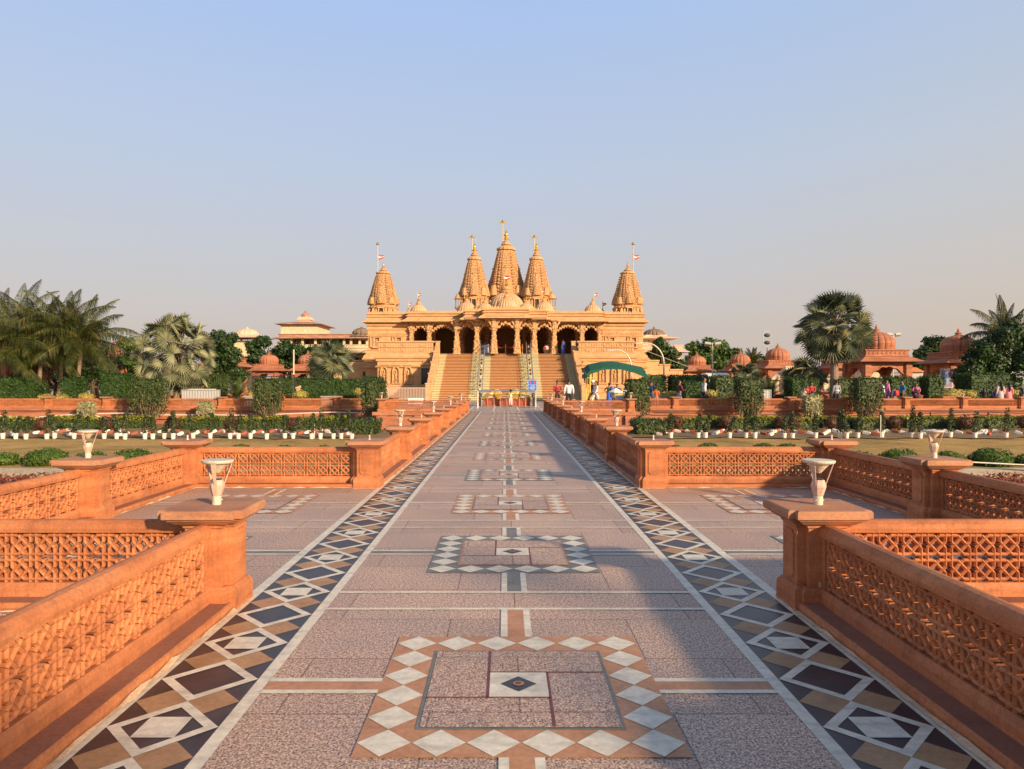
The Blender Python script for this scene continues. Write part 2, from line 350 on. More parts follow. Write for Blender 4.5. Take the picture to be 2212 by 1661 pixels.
# ---- cross terraces
for s in (-1, 1):
    mb = MB(); x0, x1 = sorted((s * 2.4202, s * 5.47)); mb.mi = 0; mb.box(x0, x1, 5.28, 12.02, -1.05, 0.0)
    mb.mi = 1; e0, e1 = sorted((s * 5.47, s * 5.51)); mb.box(e0, e1, 5.24, 12.06, -1.05, -0.2); mb.box(x0, x1, 12.02, 12.05, -1.05, -0.2); mb.box(x0, x1, 5.25, 5.28, -1.05, -0.2)
    e0, e1 = sorted((s * 5.47, s * 5.56)); mb.box(e0, e1, 5.20, 12.10, -0.2, -0.004); mb.box(x0, x1, 12.02, 12.10, -0.2, -0.004); mb.box(x0, x1, 5.20, 5.28, -0.2, -0.004)
    struct(mb.build('cross_terrace', [M['granite'], M['redfar']]))
# ---- inlay (part of the paving: one sheet above another)
inl = MB()   # slots: 0 marble 1 black 2 tan 3 panel_tan 4 green 5 granite 6 maroon
MI = dict(marble=0, black=1, tan=2, ptan=3, green=4, granite=5, maroon=6)
def q(mat, pts, z): inl.mi = MI[mat]; inl.poly([(x, y, z) for x, y in pts])
def rc(mat, x0, x1, y0, y1, z): q(mat, [(x0, y0), (x1, y0), (x1, y1), (x0, y1)], z)
def diamond(mat, x, y, a, b, z): q(mat, [(x - a, y), (x, y - b), (x + a, y), (x, y + b)], z)
Zs = [0.0025, 0.005, 0.0075, 0.010, 0.0125, 0.015, 0.0175, 0.02]
BI, BO = 1.485, 2.038   # patterned band between these
BL = 0.5735; BY0 = -2.47
for s in (-1, 1):
    def m(x): return s * x
    def rcs(mat, x0, x1, y0, y1, z): a, b_ = sorted((s * x0, s * x1)); rc(mat, a, b_, y0, y1, z)
    y = BY0
    rcs('marble', 1.412, BI, -6, WE, Zs[0]); rcs('marble', BO, 2.125, -6, WE, Zs[0])
    rcs('black', BI, BO, -6, WE, Zs[0])
    xc = (BI + BO) / 2; hw = (BO - BI) / 2; k = 0
    while y < WE - BL:
        yc = y + BL / 2; hl = BL / 2
        t = 0.058 * 1.25
        # white lozenge outline as four strips
        for sx_ in (-1, 1):
            for sy_ in (-1, 1):
                pts = [(s * xc, yc + sy_ * hl), (s * xc + sx_ * hw, yc), (s * xc + sx_ * (hw - t), yc), (s * xc, yc + sy_ * (hl - t))]
                if sx_ * sy_ > 0: pts = pts[::-1]
                q('marble', pts, Zs[1])
            q('tan', [(s * xc, y + BL), (s * xc + sx_ * hw * 0.5, y + BL - hl * 0.5), (s * xc + sx_ * hw, y + BL), (s * xc + sx_ * hw * 0.5, y + BL + hl * 0.5)][::(-1 if sx_ < 0 else 1)], Zs[1] - 0.0012)
        if k % 2 == 0:
            a = (hw - t) * 0.52; rcs('marble', xc - a, xc + a, yc - a, yc + a, Zs[1])
        y += BL; k += 1
PY = [(-2.9, 'green'), (0.2, 'ptan'), (4.037, 'ptan'), (7.195, 'green'), (10.09, 'ptan'), (13.2, 'green'), (16.5, 'ptan'), (19.95, 'green'), (23.3, 'ptan'), (26.5, 'green'), (29.7, 'ptan'), (32.9, 'green'), (36.1, 'ptan'), (39.2, 'green')]
PY[1] = (0.65, 'green')
def ring_panel(xc, yc, col, H=0.774, x_lo=-99, x_hi=99):
    rc(col, max(xc - H, x_lo), min(xc + H, x_hi), yc - H, yc + H, Zs[1])
    c = H / 6
    for i in range(6):
        for j in range(6):
            if 0 < i < 5 and 0 < j < 5: continue
            x = xc - H + c * (2 * i + 1); y = yc - H + c * (2 * j + 1)
            if x - c < x_lo - 1e-3 or x + c > x_hi + 1e-3: continue
            diamond('marble', x, y, c * 0.985, c * 0.985, Zs[2])
    h = H - 2 * c
    bc = 'green' if col == 'ptan' else 'ptan'
    rc(bc, xc - h, xc + h, yc - h, yc + h, Zs[2]); h -= 0.02; rc('granite', xc - h, xc + h, yc - h, yc + h, Zs[3])
    a = 0.168; r_ = 0.007
    rc('maroon', xc - a - r_, xc - a + r_, yc - a, yc + h, Zs[4]); rc('maroon', xc + a - r_, xc + a + r_, yc - h, yc + a, Zs[4])
    rc('maroon', xc - h, xc + a, yc - a - r_, yc - a + r_, Zs[4]); rc('maroon', xc - a, xc + h, yc + a - r_, yc + a + r_, Zs[4])
    rc('marble', xc - a + r_, xc + a - r_, yc - a + r_, yc + a - r_, Zs[4])
    diamond('black', xc, yc, 0.10, 0.10, Zs[5])
    for rr, mt, z in ((0.032, 'tan', Zs[6]), (0.016, 'maroon', Zs[7])):
        q(mt, [(xc + rr * cos(i * pi / 6), yc + rr * sin(i * pi / 6)) for i in range(12)], z)
for i, (yc, col) in enumerate(PY):
    ring_panel(0, yc, col)
    H = 0.774
    sidec = 'ptan' if col == 'ptan' else 'green'
    for s in (-1, 1):
        for (a, b_, mt) in ((-0.10, -0.055, 'marble'), (-0.055, 0.055, sidec), (0.055, 0.10, 'marble')):
            x0, x1 = sorted((s * H, s * 1.412)); rc(mt, x0, x1, yc + a, yc + b_, Zs[1])
    # double white lines half way to the next panel and the stems that reach them
    yn = PY[i + 1][0] if i + 1 < len(PY) else yc + 3.2
    ym = yc + H + (yn - yc - 2 * H) * 0.5; d = 0.19
    rc('marble', -1.412, 1.412, ym - d - 0.045, ym - d, Zs[1]); rc('marble', -1.412, 1.412, ym + d, ym + d + 0.045, Zs[1])
    for (y0, y1, c2) in ((yc + H, ym - d - 0.045, col), (ym + d + 0.045, yn - H, PY[i + 1][1] if i + 1 < len(PY) else col)):
        for (a, b_, mt) in ((-0.105, -0.058, 'marble'), (-0.058, 0.058, c2), (0.058, 0.105, 'marble')): rc(mt, a, b_, y0, y1, Zs[1])
    if 6 < yc < 11:
        for s in (-1, 1):
            ring_panel(s * 3.62, yc, col, 0.774)
            for (x0, x1) in ((2.125, 3.62 - H), (3.62 + H, 5.0)):
                for (a, b_, mt) in ((-0.10, -0.055, 'marble'), (-0.055, 0.055, sidec), (0.055, 0.10, 'marble')):
                    p0, p1 = sorted((s * x0, s * x1)); rc(mt, p0, p1, yc + a, yc + b_, Zs[1])
            p0, p1 = sorted((s * 2.125, s * 5.0)); rc('marble', p0, p1, ym - d - 0.045, ym - d, Zs[1]); rc('marble', p0, p1, ym + d, ym + d + 0.045, Zs[1])
            for (a, b_, mt) in ((-0.105, -0.058, 'marble'), (-0.058, 0.058, col), (0.058, 0.105, 'marble')): rc(mt, s * 3.62 + a, s * 3.62 + b_, yc + H, ym - d - 0.045, Zs[1])
struct(inl.build('walkway_inlay', [M['marble'], M['black'], M['tan'], M['panel_tan'], M['green'], M['granite'], M['maroon']]))
# ---- plaza between walkway and temple
mb = MB(); mb.mi = 0
mb.box(-7.4, 7.4, WE, 46.138, -1.05, 0.0); mb.box(-80, 80, 46.14, 200, -1.2, 0.0)
struct(mb.build('plaza', [M['plaza']]))
mb = MB()
for s in (-1, 1):
    for y in (42.2, 45.0, 48.0, 51.5, 55.0, 58.5, 62.0): a, b_ = sorted((s * 0.0, s * 7.3)); mb.rect(a, b_, y, y + 0.12, 0.004)
    for x in (0.75, 2.2, 4.0, 5.8): mb.rect(s * x - 0.06, s * x + 0.06, WE, 63.5, 0.007)
struct(mb.build('plaza_inlay', M['marble']))
mb = MB()
for s in (-1, 1):
    x0, x1 = sorted((s * 8.5, s * 60)); mb.rect(x0, x1, 55.6, 150, 0.012)
struct(mb.build('garden_ground', M['lawn']))
# ================================================================ BALUSTRADES
LAT = {}
def lattice(L, H=0.38, rows=2, w_=0.0125, d_=0.040):
    key = (round(L, 2), H, rows)
    if key in LAT: return LAT[key]
    mb = MB(); ch = H / rows; n = max(1, round(L / ch)); cw = L / n
    def bar(p0, p1):
        a = Vector((p0[0], 0, p0[1])); b = Vector((p1[0], 0, p1[1])); t = (b - a).normalized(); u = Vector((-t.z, 0, t.x))
        rings = []
        for p in (a, b): rings.append([tuple(p + u * cu + Vector((0, cd_, 0))) for cu, cd_ in ((0, d_), (w_, d_ * 0.72), (w_, -d_ * 0.72), (0, -d_), (-w_, -d_ * 0.72), (-w_, d_ * 0.72))])
        mb.loft(rings, False, False)
    e, qq = 0.122, 0.38
    for i in range(n):
        for j in range(rows):
            def T(u, v): return ((i + u) * cw, (j + v) * ch)
            paths = [[(e, e), (qq, e), (1 - e, 1 - qq), (1 - e, 1 - e)], [(e, e), (e, qq), (1 - qq, 1 - e), (1 - e, 1 - e)]]
            paths += [[(1 - u, v) for u, v in p] for p in paths]
            for p in paths:
                for k in range(3): bar(T(*p[k]), T(*p[k + 1]))
            for (u, v) in ((e, 0), (1 - e, 0)): bar(T(u, v), T(u, e)); bar(T(u, 1 - e), T(u, 1))
            for (u, v) in ((0, e), (0, 1 - e)): bar(T(0, v), T(e, v)); bar(T(1 - e, v), T(1, v))
    me = mb.mesh('lattice', M['red']); LAT[key] = me
    return me
def panel(p0, p1, label, group, side=1, zb=0.0, ledge=True, mat='red'):
    """balustrade between two piers: side = +1 puts the ledge to the right-hand side of p0->p1"""
    a = Vector((p0[0], p0[1])); b = Vector((p1[0], p1[1])); L = (b - a).length; ang = atan2(b.y - a.y, b.x - a.x)
    t = thing('balustrade', label, 'balustrade', (p0[0], p0[1], zb), ang, group)
    o = bpy.data.objects.new('lattice', lattice(L - 0.14)); COL.objects.link(o); o.parent = t; o.location = (0.07, 0, 0.17)
    if mat != 'red':
        pass
    rm = MB(); h = 0.062; rings = []
    prof = [(-h, 0.0), (-h - 0.004, 0.03), (-h + 0.006, 0.065), (-h * 0.5, 0.088), (0, 0.094), (h * 0.5, 0.088), (h - 0.006, 0.065), (h + 0.004, 0.03), (h, 0.0), (0.03, -0.012), (-0.03, -0.012)]
    rings = [[(x, -y, 0.555 + z) for y, z in prof] for x in (0.0, L * 0.5 - 0.002, L * 0.5 + 0.002, L)]
    rm.loft(rings); rm.build('rail', M[mat], t, smooth=False)
    for xe in (0, L - 0.07):
        fm = MB(); fm.box(xe, xe + 0.07, -0.045, 0.045, 0.17, 0.546); fm.build('end_post', M[mat], t)
    for xe in (-0.006, L - 0.006):
        fm = MB(); n_ = 12; prv = [(xe + 0.006 - 0.014 * R.random(), xe + 0.006 + 0.014 * R.random()) for _ in range(n_ + 1)]
        fm.loft([[(x0_, -0.066, 0.07 + k_ * 0.53 / n_), (x1_, -0.066, 0.07 + k_ * 0.53 / n_), (x1_, 0.066, 0.07 + k_ * 0.53 / n_), (x0_, 0.066, 0.07 + k_ * 0.53 / n_)] for k_, (x0_, x1_) in enumerate(prv)]); fm.build('mortar_joint', M['mortar'], t)
    bm_ = MB(); prof = [(-0.062, 0.058), (-0.064, 0.125), (-0.055, 0.15), (-0.045, 0.172), (0.045, 0.172), (0.055, 0.15), (0.064, 0.125), (0.062, 0.058)]
    bm_.loft([[(x, -y, z) for y, z in prof] for x in (0.0, L)]); bm_.build('bottom_slab', M[mat], t)
    if not ledge:
        lm = MB(); lm.box(0, L, -0.09, 0.09, 0, 0.056); lm.build('plinth', M['redfar'], t)
    if ledge:
        lm = MB(); y0 = -0.205
        lm.mi = 0; prof = [(y0 + 0.008, 0.066), (y0 - 0.004, 0.058), (y0 - 0.008, 0.03), (y0, 0.0), (0.075, 0.0), (0.075, 0.066)]
        lm.loft([[(x, -y * -1 if False else y * side, z) for y, z in (prof if side > 0 else prof[::-1])] for x in (0.0, L)])
        lm.mi = 2; lm.quad((0, side * (y0 + 0.012), 0.0685), (L, side * (y0 + 0.012), 0.0685), (L, side * -0.0625, 0.0685), (0, side * -0.0625, 0.0685))
        lm.mi = 1; n = max(4, int(L / 0.12)); prev = None
        for i in range(n + 1):
            x = L * i / n; wj = 0.018 + 0.022 * R.random(); hj = 0.006 + 0.028 * R.random() ** 2
            cur = ((x, side * (y0 - 0.014), hj), (x, side * (y0 - 0.014 - wj), 0.008))
            if prev:
                f = [prev[0], cur[0], cur[1], prev[1]]
                lm.quad(*(f if side < 0 else f[::-1]))
            prev = cur
        lm.build('ledge', [M['red'], M['mortar'], M['ledgetop']], t)
    return t
def make_pier(name, mat='red', capm='redcap', scale=1.0):
    t = thing(name, 'x', 'pier')
    b = MB(); b.sweep(chamf(0.232, 0.045), [(0.004, 0.0), (0.004, 0.012), (0, 0.02), (0, 0.13), (-0.006, 0.152), (-0.022, 0.166), (-0.026, 0.18)]); b.build('base', M[mat], t)
    s = MB(); s.sweep(chamf(0.198, 0.062), [(0, 0.17), (0, 0.61), (0.012, 0.622), (0.012, 0.634)])
    for k in range(4):     # notched panels on the four faces
        an = k * pi / 2; ca, sa = cos(an), sin(an)
        for (hw, z0, z1, d0, d1) in ((0.100, 0.210, 0.590, 0.197, 0.200), (0.090, 0.220, 0.580, 0.200, 0.211)):
            c = 0.026
            out = [(-hw + c, z0), (hw - c, z0), (hw - c, z0 + c), (hw, z0 + c), (hw, z1 - c), (hw - c, z1 - c), (hw - c, z1), (-hw + c, z1), (-hw + c, z1 - c), (-hw, z1 - c), (-hw, z0 + c), (-hw + c, z0 + c)]
            rings = [[(x * ca + d * sa, x * sa - d * ca, z) for x, z in out] for d in (d0, d1)]
            s.loft(rings, False, True)
    s.build('shaft', M[mat], t)
    c = MB(); c.sweep(chamf(0.20, 0.05), [(0.012, 0.634), (0.02, 0.642), (0.045, 0.652), (0.07, 0.672), (0.084, 0.68), (0.084, 0.690), (0.106, 0.694), (0.112, 0.70), (0.112, 0.742), (0.100, 0.757), (0.09, 0.760)]); c.build('cap', M[capm], t)
    return t
PIERS_L = [1.95, 5.55, 11.76, 15.45, 19.1, 22.6, 26.1, 29.7, 33.3, 36.9, 40.5]
XP = 2.31
pier0 = make_pier('balustrade_pier'); used = False
names = {1.95: 'just behind the viewer', 5.55: 'nearest of all, carrying a lamp', 11.76: 'at the far terrace corner'}
def pier_at(x, y, label, group, z=0, rz=0, sc=None):
    global used
    o = place(pier0, used, (x, y, z), rz, label, sc, group); used = True; return o
for s, sd_ in ((-1, 'left'), (1, 'right')):
    for i, y in enumerate(PIERS_L):
        if i < 3: lb = 'red sandstone pier on the %s edge of the walkway, %s' % (sd_, names[y])
        else: lb = 'red sandstone pier, %s of the %s row beyond the cross terrace' % (ORD[i - 3], sd_)
        pier_at(s * XP, y, lb, 'piers along the walkway')
        if i + 1 < len(PIERS_L) and not (i == 1):
            y2 = PIERS_L[i + 1]
            if i == 0: pl = 'red sandstone lattice balustrade in the %s foreground beside the walkway' % sd_
            else: pl = 'red sandstone lattice balustrade, %s bay of the %s row beyond the cross terrace' % (ORD[i - 2], sd_)
            # ledge faces the walkway
            panel((s * XP, y + 0.19), (s * XP, y2 - 0.19), pl, 'balustrades along the walkway', side=(1 if s < 0 else -1))
    # cross terrace
    XO = 5.24
    for (x, y, nm) in ((XO, 5.55, 'near outer'), (XO, 8.95, 'middle outer'), (XO, 11.76, 'far outer')):
        pier_at(s * x, y, 'red sandstone pier at the %s edge of the %s cross terrace' % (nm, sd_), 'piers of the cross terraces')
    g = 'balustrades of the cross terraces'
    for (p, q_, nm) in (((XP, 5.55), (XO, 5.55), 'near side'), ((XP, 11.76), (XO, 11.76), 'far side')):
        a, b_ = (p, q_) if s > 0 else ((-q_[0], q_[1]), (-p[0], p[1]))
        panel((a[0] + 0.19, a[1]), (b_[0] - 0.19, b_[1]), 'red sandstone lattice balustrade closing the %s of the %s cross terrace' % (nm, sd_), g, side=1)
    for (y0, y1, nm) in ((5.55, 8.95, 'nearer'), (8.95, 11.76, 'farther')):
        panel((s * XO, y0 + 0.19), (s * XO, y1 - 0.19), 'red sandstone lattice balustrade, %s bay on the outer side of the %s cross terrace' % (nm, sd_), g, side=(1 if s < 0 else -1))
# ---- garden lamps on alternate piers, stubs on the rest
def make_lamp():
    t = thing('bollard_lamp', 'x', 'lamp')
    b = MB(); b.lathe([(0.034, 0), (0.034, 0.062), (0.031, 0.066)], n=16)
    for a in (0.4, 2.5, 4.6): b.obox((0.036 * cos(a), 0.036 * sin(a), 0.035), (0.005 * cos(a), 0.005 * sin(a), 0), (-0.004 * sin(a), 0.004 * cos(a), 0), (0, 0, 0.004))
    b.build('collar', M['lampcream'], t, smooth=False)
    s = MB(); s.lathe([(0.031, 0.064), (0.036, 0.07), (0.056, 0.135), (0.056, 0.15), (0.043, 0.188), (0.04, 0.19)], n=8); s.build('body', M['lampw'], t)
    g = MB(); g.lathe([(0.036, 0.188), (0.036, 0.196), (0.03, 0.200)], n=12); g.build('lens', M['glass'], t)
    for k in range(3):
        a = k * 2 * pi / 3 + 0.5; m_ = MB(); u = Vector((cos(a), sin(a), 0)); v = Vector((-sin(a), cos(a), 0))
        p0 = u * 0.050 + Vector((0, 0, 0.15)); p1 = u * 0.106 + Vector((0, 0, 0.325))
        rings = [[tuple(p + u * i * 0.003 + v * j * wv) for i, j in ((-1, -1), (1, -1), (1, 1), (-1, 1))] for p, wv in ((p0, 0.006), (p0 * 0.5 + p1 * 0.5, 0.014), (p1, 0.020))]
        m_.loft(rings); m_.build('strut', M['lampw'], t)
    d = MB(); d.lathe([(0.010, 0.238), (0.018, 0.243), (0.080, 0.312), (0.113, 0.320), (0.12, 0.331), (0.12, 0.339), (0.114, 0.343), (0.02, 0.345)], n=28); d.build('dish', M['lampcream'], t)
    return t
lamp0 = make_lamp(); lu = False
stub0 = thing('lamp_stub', 'x', 'stub'); m_ = MB(); m_.lathe([(0.014, 0), (0.014, 0.075), (0.010, 0.08)], n=10); m_.build('pipe', M['lampcream'], stub0)
m_ = MB(); m_.lathe([(0.024, 0), (0.022, 0.006)], n=10); m_.build('flange', M['lampcream'], stub0); su = False
def lamp_at(x, y, label, z=0.76):
    global lu
    o = place(lamp0, lu, (x, y, z), R.uniform(0, 6.28), label, group='lamps standing on the piers'); lu = True
    o.rotation_euler = (R.uniform(-0.03, 0.03), R.uniform(-0.03, 0.03), R.uniform(0, 6)); return o
def stub_at(x, y, label, z=0.76):
    global su
    o = place(stub0, su, (x, y, z), 0, label, group='bare lamp stubs on the piers'); su = True; return o
for s, sd_ in ((-1, 'left'), (1, 'right')):
    k1 = k2 = 0
    for i, y in enumerate(PIERS_L):
        if i in (0, 1, 3, 5, 7, 9):
            if i == 0: continue
            if i == 1: lamp_at(s * XP + 0.02, y, 'pinkish conical lamp with flat dish on the nearest %s pier' % sd_)
            else: lamp_at(s * XP, y, 'small dish lamp on the %s pier of the %s row beyond the cross terrace' % (ORD[i - 3], sd_))
        elif i >= 2: stub_at(s * XP + 0.03, y, 'bare white lamp stub on %s' % ('the far inner corner pier of the %s cross terrace' % sd_ if i == 2 else 'the %s pier of the %s row beyond the cross terrace' % (ORD[i - 3], sd_)))
    lamp_at(s * XO, 8.95, 'pinkish dish-topped lamp on the middle outer pier of the %s cross terrace' % sd_)
    stub_at(s * XO, 11.76, 'bare white lamp stub on the far outer pier of the %s cross terrace' % sd_)
# ================================================================ RETAINING WALL WITH BALUSTRADE (beyond the sunken lawn)
YW = 46.1
for s, sd_ in ((-1, 'left'), (1, 'right')):
    t = thing('retaining_wall', 'long red sandstone retaining wall behind the %s sunken lawn' % sd_, 'wall', (0, YW, -1.0))
    m_ = MB(); x0, x1 = sorted((s * 7.1, s * 70))
    m_.box(x0, x1, -0.1, 0.12, -0.1, 0.78); m_.build('wall_face', M['redfar'], t)
    m_ = MB(); m_.loft([[(x, y, z) for y, z in ((0.12, 0.78), (-0.1, 0.78), (-0.16, 0.80), (-0.20, 0.86), (-0.27, 0.90), (-0.27, 0.96), (-0.22, 0.998), (0.12, 0.998))] for x in (x0, x1)]); m_.build('cornice', M['redfar'], t)
    m_ = MB()
    for i in range(26):
        x = s * (8.9 + 3.68 * i); 
        if abs(x) > 68: break
        m_.box(x - 0.28, x + 0.28, -0.17, -0.1, -0.1, 0.775)
    m_.build('pilasters', M['redfar'], t)
    # stub walls that carry the corner bay by the walkway
    t = thing('retaining_wall', 'short red sandstone wall under the corner bay where the walkway meets the %s of the plaza' % sd_, 'wall', (0, WE, -1.0))
    m_ = MB(); x0, x1 = sorted((s * 2.48, s * 7.3)); m_.box(x0, x1, -0.12, -0.002, -0.1, 0.80)
    e0, e1 = sorted((s * 7.402, s * 7.5)); m_.box(e0, e1, -0.12, YW - WE - 0.11, -0.1, 0.80); m_.build('wall_face', M['redfar'], t)
    m_ = MB(); x0, x1 = sorted((s * 2.48, s * 7.6)); m_.box(x0, x1, -0.24, -0.004, 0.803, 0.99); e0, e1 = sorted((s * 7.404, s * 7.62)); m_.box(e0, e1, -0.002, YW - WE - 0.28, 0.803, 0.99); m_.build('cornice', M['redfar'], t)
    m_ = MB()
    for x in (s * 7.05, s * 4.9): m_.box(x - 0.3, x + 0.3, -0.32, -0.125, -0.1, 0.79)
    m_.build('buttress', M['redfar'], t)
    g = 'balustrade bays along the retaining wall'
    pier_at(s * 7.1, WE - 0.02, 'red sandstone corner pier where the %s lawn meets the plaza' % sd_, 'piers along the retaining wall', rz=0)
    lamp_at(s * 7.1, WE - 0.02, 'small dish lamp on the corner pier where the %s lawn meets the plaza' % sd_)
    a, b_ = sorted((s * 2.5, s * 6.91)); panel((a, WE - 0.02), (b_, WE - 0.02), 'red lattice balustrade beside the end of the walkway, on the %s' % sd_, g, ledge=False)
    panel((s * 7.1, WE + 0.17), (s * 7.1, YW - 0.19), 'red lattice balustrade running back from the %s corner pier' % sd_, g, ledge=False)
    pier_at(s * 2.9, WE + 0.4, 'red sandstone end pier where the %s row meets the plaza' % sd_, 'piers along the walkway')
    XS = [7.1 + 3.68 * i for i in range(0, 11)]
    for i, x in enumerate(XS):
        pier_at(s * x, YW, 'red sandstone pier on the %s retaining wall, %s outward from the walkway' % (sd_, ORD[i]), 'piers along the retaining wall')
        if i + 1 < len(XS):
            a, b_ = sorted((s * (x + 0.19), s * (XS[i + 1] - 0.19)))
            panel((a, YW), (b_, YW), 'weathered red lattice balustrade on the %s retaining wall, %s bay outward from the walkway' % (sd_, ORD[i]), g, ledge=False)
    for i in ((2, 4) if s < 0 else (6, )):
        lamp_at(s * XS[i], YW, 'small dish lamp on the %s retaining-wall pier outward on the %s' % (ORD[i], sd_))
    # second, farther balustrade across the garden path
    for i in range(9):
        x = 9.6 + 3.68 * i; x2 = x + 3.68
        pier_at(s * x, 54.6, 'red sandstone pier of the rear %s balustrade behind the garden path, %s outward' % (sd_, ORD[i]), 'piers of the rear balustrade')
        a, b_ = sorted((s * (x + 0.19), s * (x2 - 0.19)))
        panel((a, 54.6), (b_, 54.6), 'red lattice balustrade behind the garden path on the %s, %s bay outward' % (sd_, ORD[i]), 'bays of the rear balustrade', ledge=False)
# ================================================================ TEMPLE
T = thing('temple', 'golden sandstone temple with five carved spires and ribbed domes above broad stairs', 'temple', (0, 0, 0))
FZ = 4.58      # floor of the porch
YB, YT = 64.8, 74.6; NS = 30
ms = M['temple']; mc = M['carved']; md = M['dome']
def ident(b, n, mat, p=None, **k): return b.build(n, mat, T if p is None else p, **k)
# -- staircase: 30 steps, coloured in strips
XS_ = [(-6.75, -6.05, 1), (-6.05, -3.35, 0), (-3.35, -1.5, 1), (-1.5, 1.5, 0), (1.5, 3.35, 1), (3.35, 6.05, 0), (6.05, 6.75, 1)]
b = MB(); rise = FZ / NS; run = (YT - YB) / NS
for k in range(NS):
    y = YB + run * k
    for x0, x1, mi in XS_:
        b.mi = mi
        b.quad((x0, y + 0.15, rise * k), (x1, y + 0.15, rise * k), (x1, y + 0.15, rise * (k + 1) - 0.035), (x0, y + 0.15, rise * (k + 1) - 0.035)); b.quad((x0, y - 0.045, rise * (k + 1) - 0.035), (x1, y - 0.045, rise * (k + 1) - 0.035), (x1, y + 0.15, rise * (k + 1) - 0.035), (x0, y + 0.15, rise * (k + 1) - 0.035))
        b.quad((x0, y - 0.045, rise * (k + 1) - 0.035), (x1, y - 0.045, rise * (k + 1) - 0.035), (x1, y - 0.045, rise * (k + 1)), (x0, y - 0.045, rise * (k + 1)))
        b.quad((x0, y - 0.045, rise * (k + 1)), (x1, y - 0.045, rise * (k + 1)), (x1, y + run + 0.15, rise * (k + 1)), (x0, y + run + 0.15, rise * (k + 1)))
b.mi = 0; b.box(-6.75, 6.75, YT, 76.0, 0, FZ - 0.004)
ident(b, 'staircase', [M['tread'], M['cream']])
# -- sloping side walls of the stairs with posts
for s in (-1, 1):
    b = MB(); x0, x1 = sorted((s * 6.78, s * 7.08))
    def zr(y): return max(0, (y - YB) / (YT - YB)) * FZ
    ys = [YB - 0.6, YB - 0.1, YT - 1.0]
    pr = [(YB - 0.6, 0.0), (YB - 0.6, 1.05), (YB - 0.1, 1.05), (YT - 0.9, zr(YT - 0.9) + 1.15), (YT + 0.1, FZ + 1.15), (YT + 0.1, 0.0)]
    b.loft([[(x, y, z) for y, z in pr] for x in (x0, x1)]); w_ = ident(b, 'stair_wall', ms)
    b = MB(); xa, xb = x0 - 0.07, x1 + 0.07
    pr = [(YB - 0.1, 1.05), (YT - 0.9, zr(YT - 0.9) + 1.152), (YT - 0.9, zr(YT - 0.9) + 1.33), (YB - 0.1, 1.23)]
    b.loft([[(x, y, z) for y, z in pr] for x in (xa, xb)])
    b.build('coping', ms, w_)
    for k in range(5):
        y = YB - 0.35 + k * (YT - YB - 0.3) / 4; b = MB(); zt = zr(y) + 1.5
        b.box(x0 - 0.05, x1 + 0.05, y - 0.22, y + 0.22, 0, zt); b.box(x0 - 0.1, x1 + 0.1, y - 0.27, y + 0.27, zt, zt + 0.1)
        b.build('post', ms, w_)
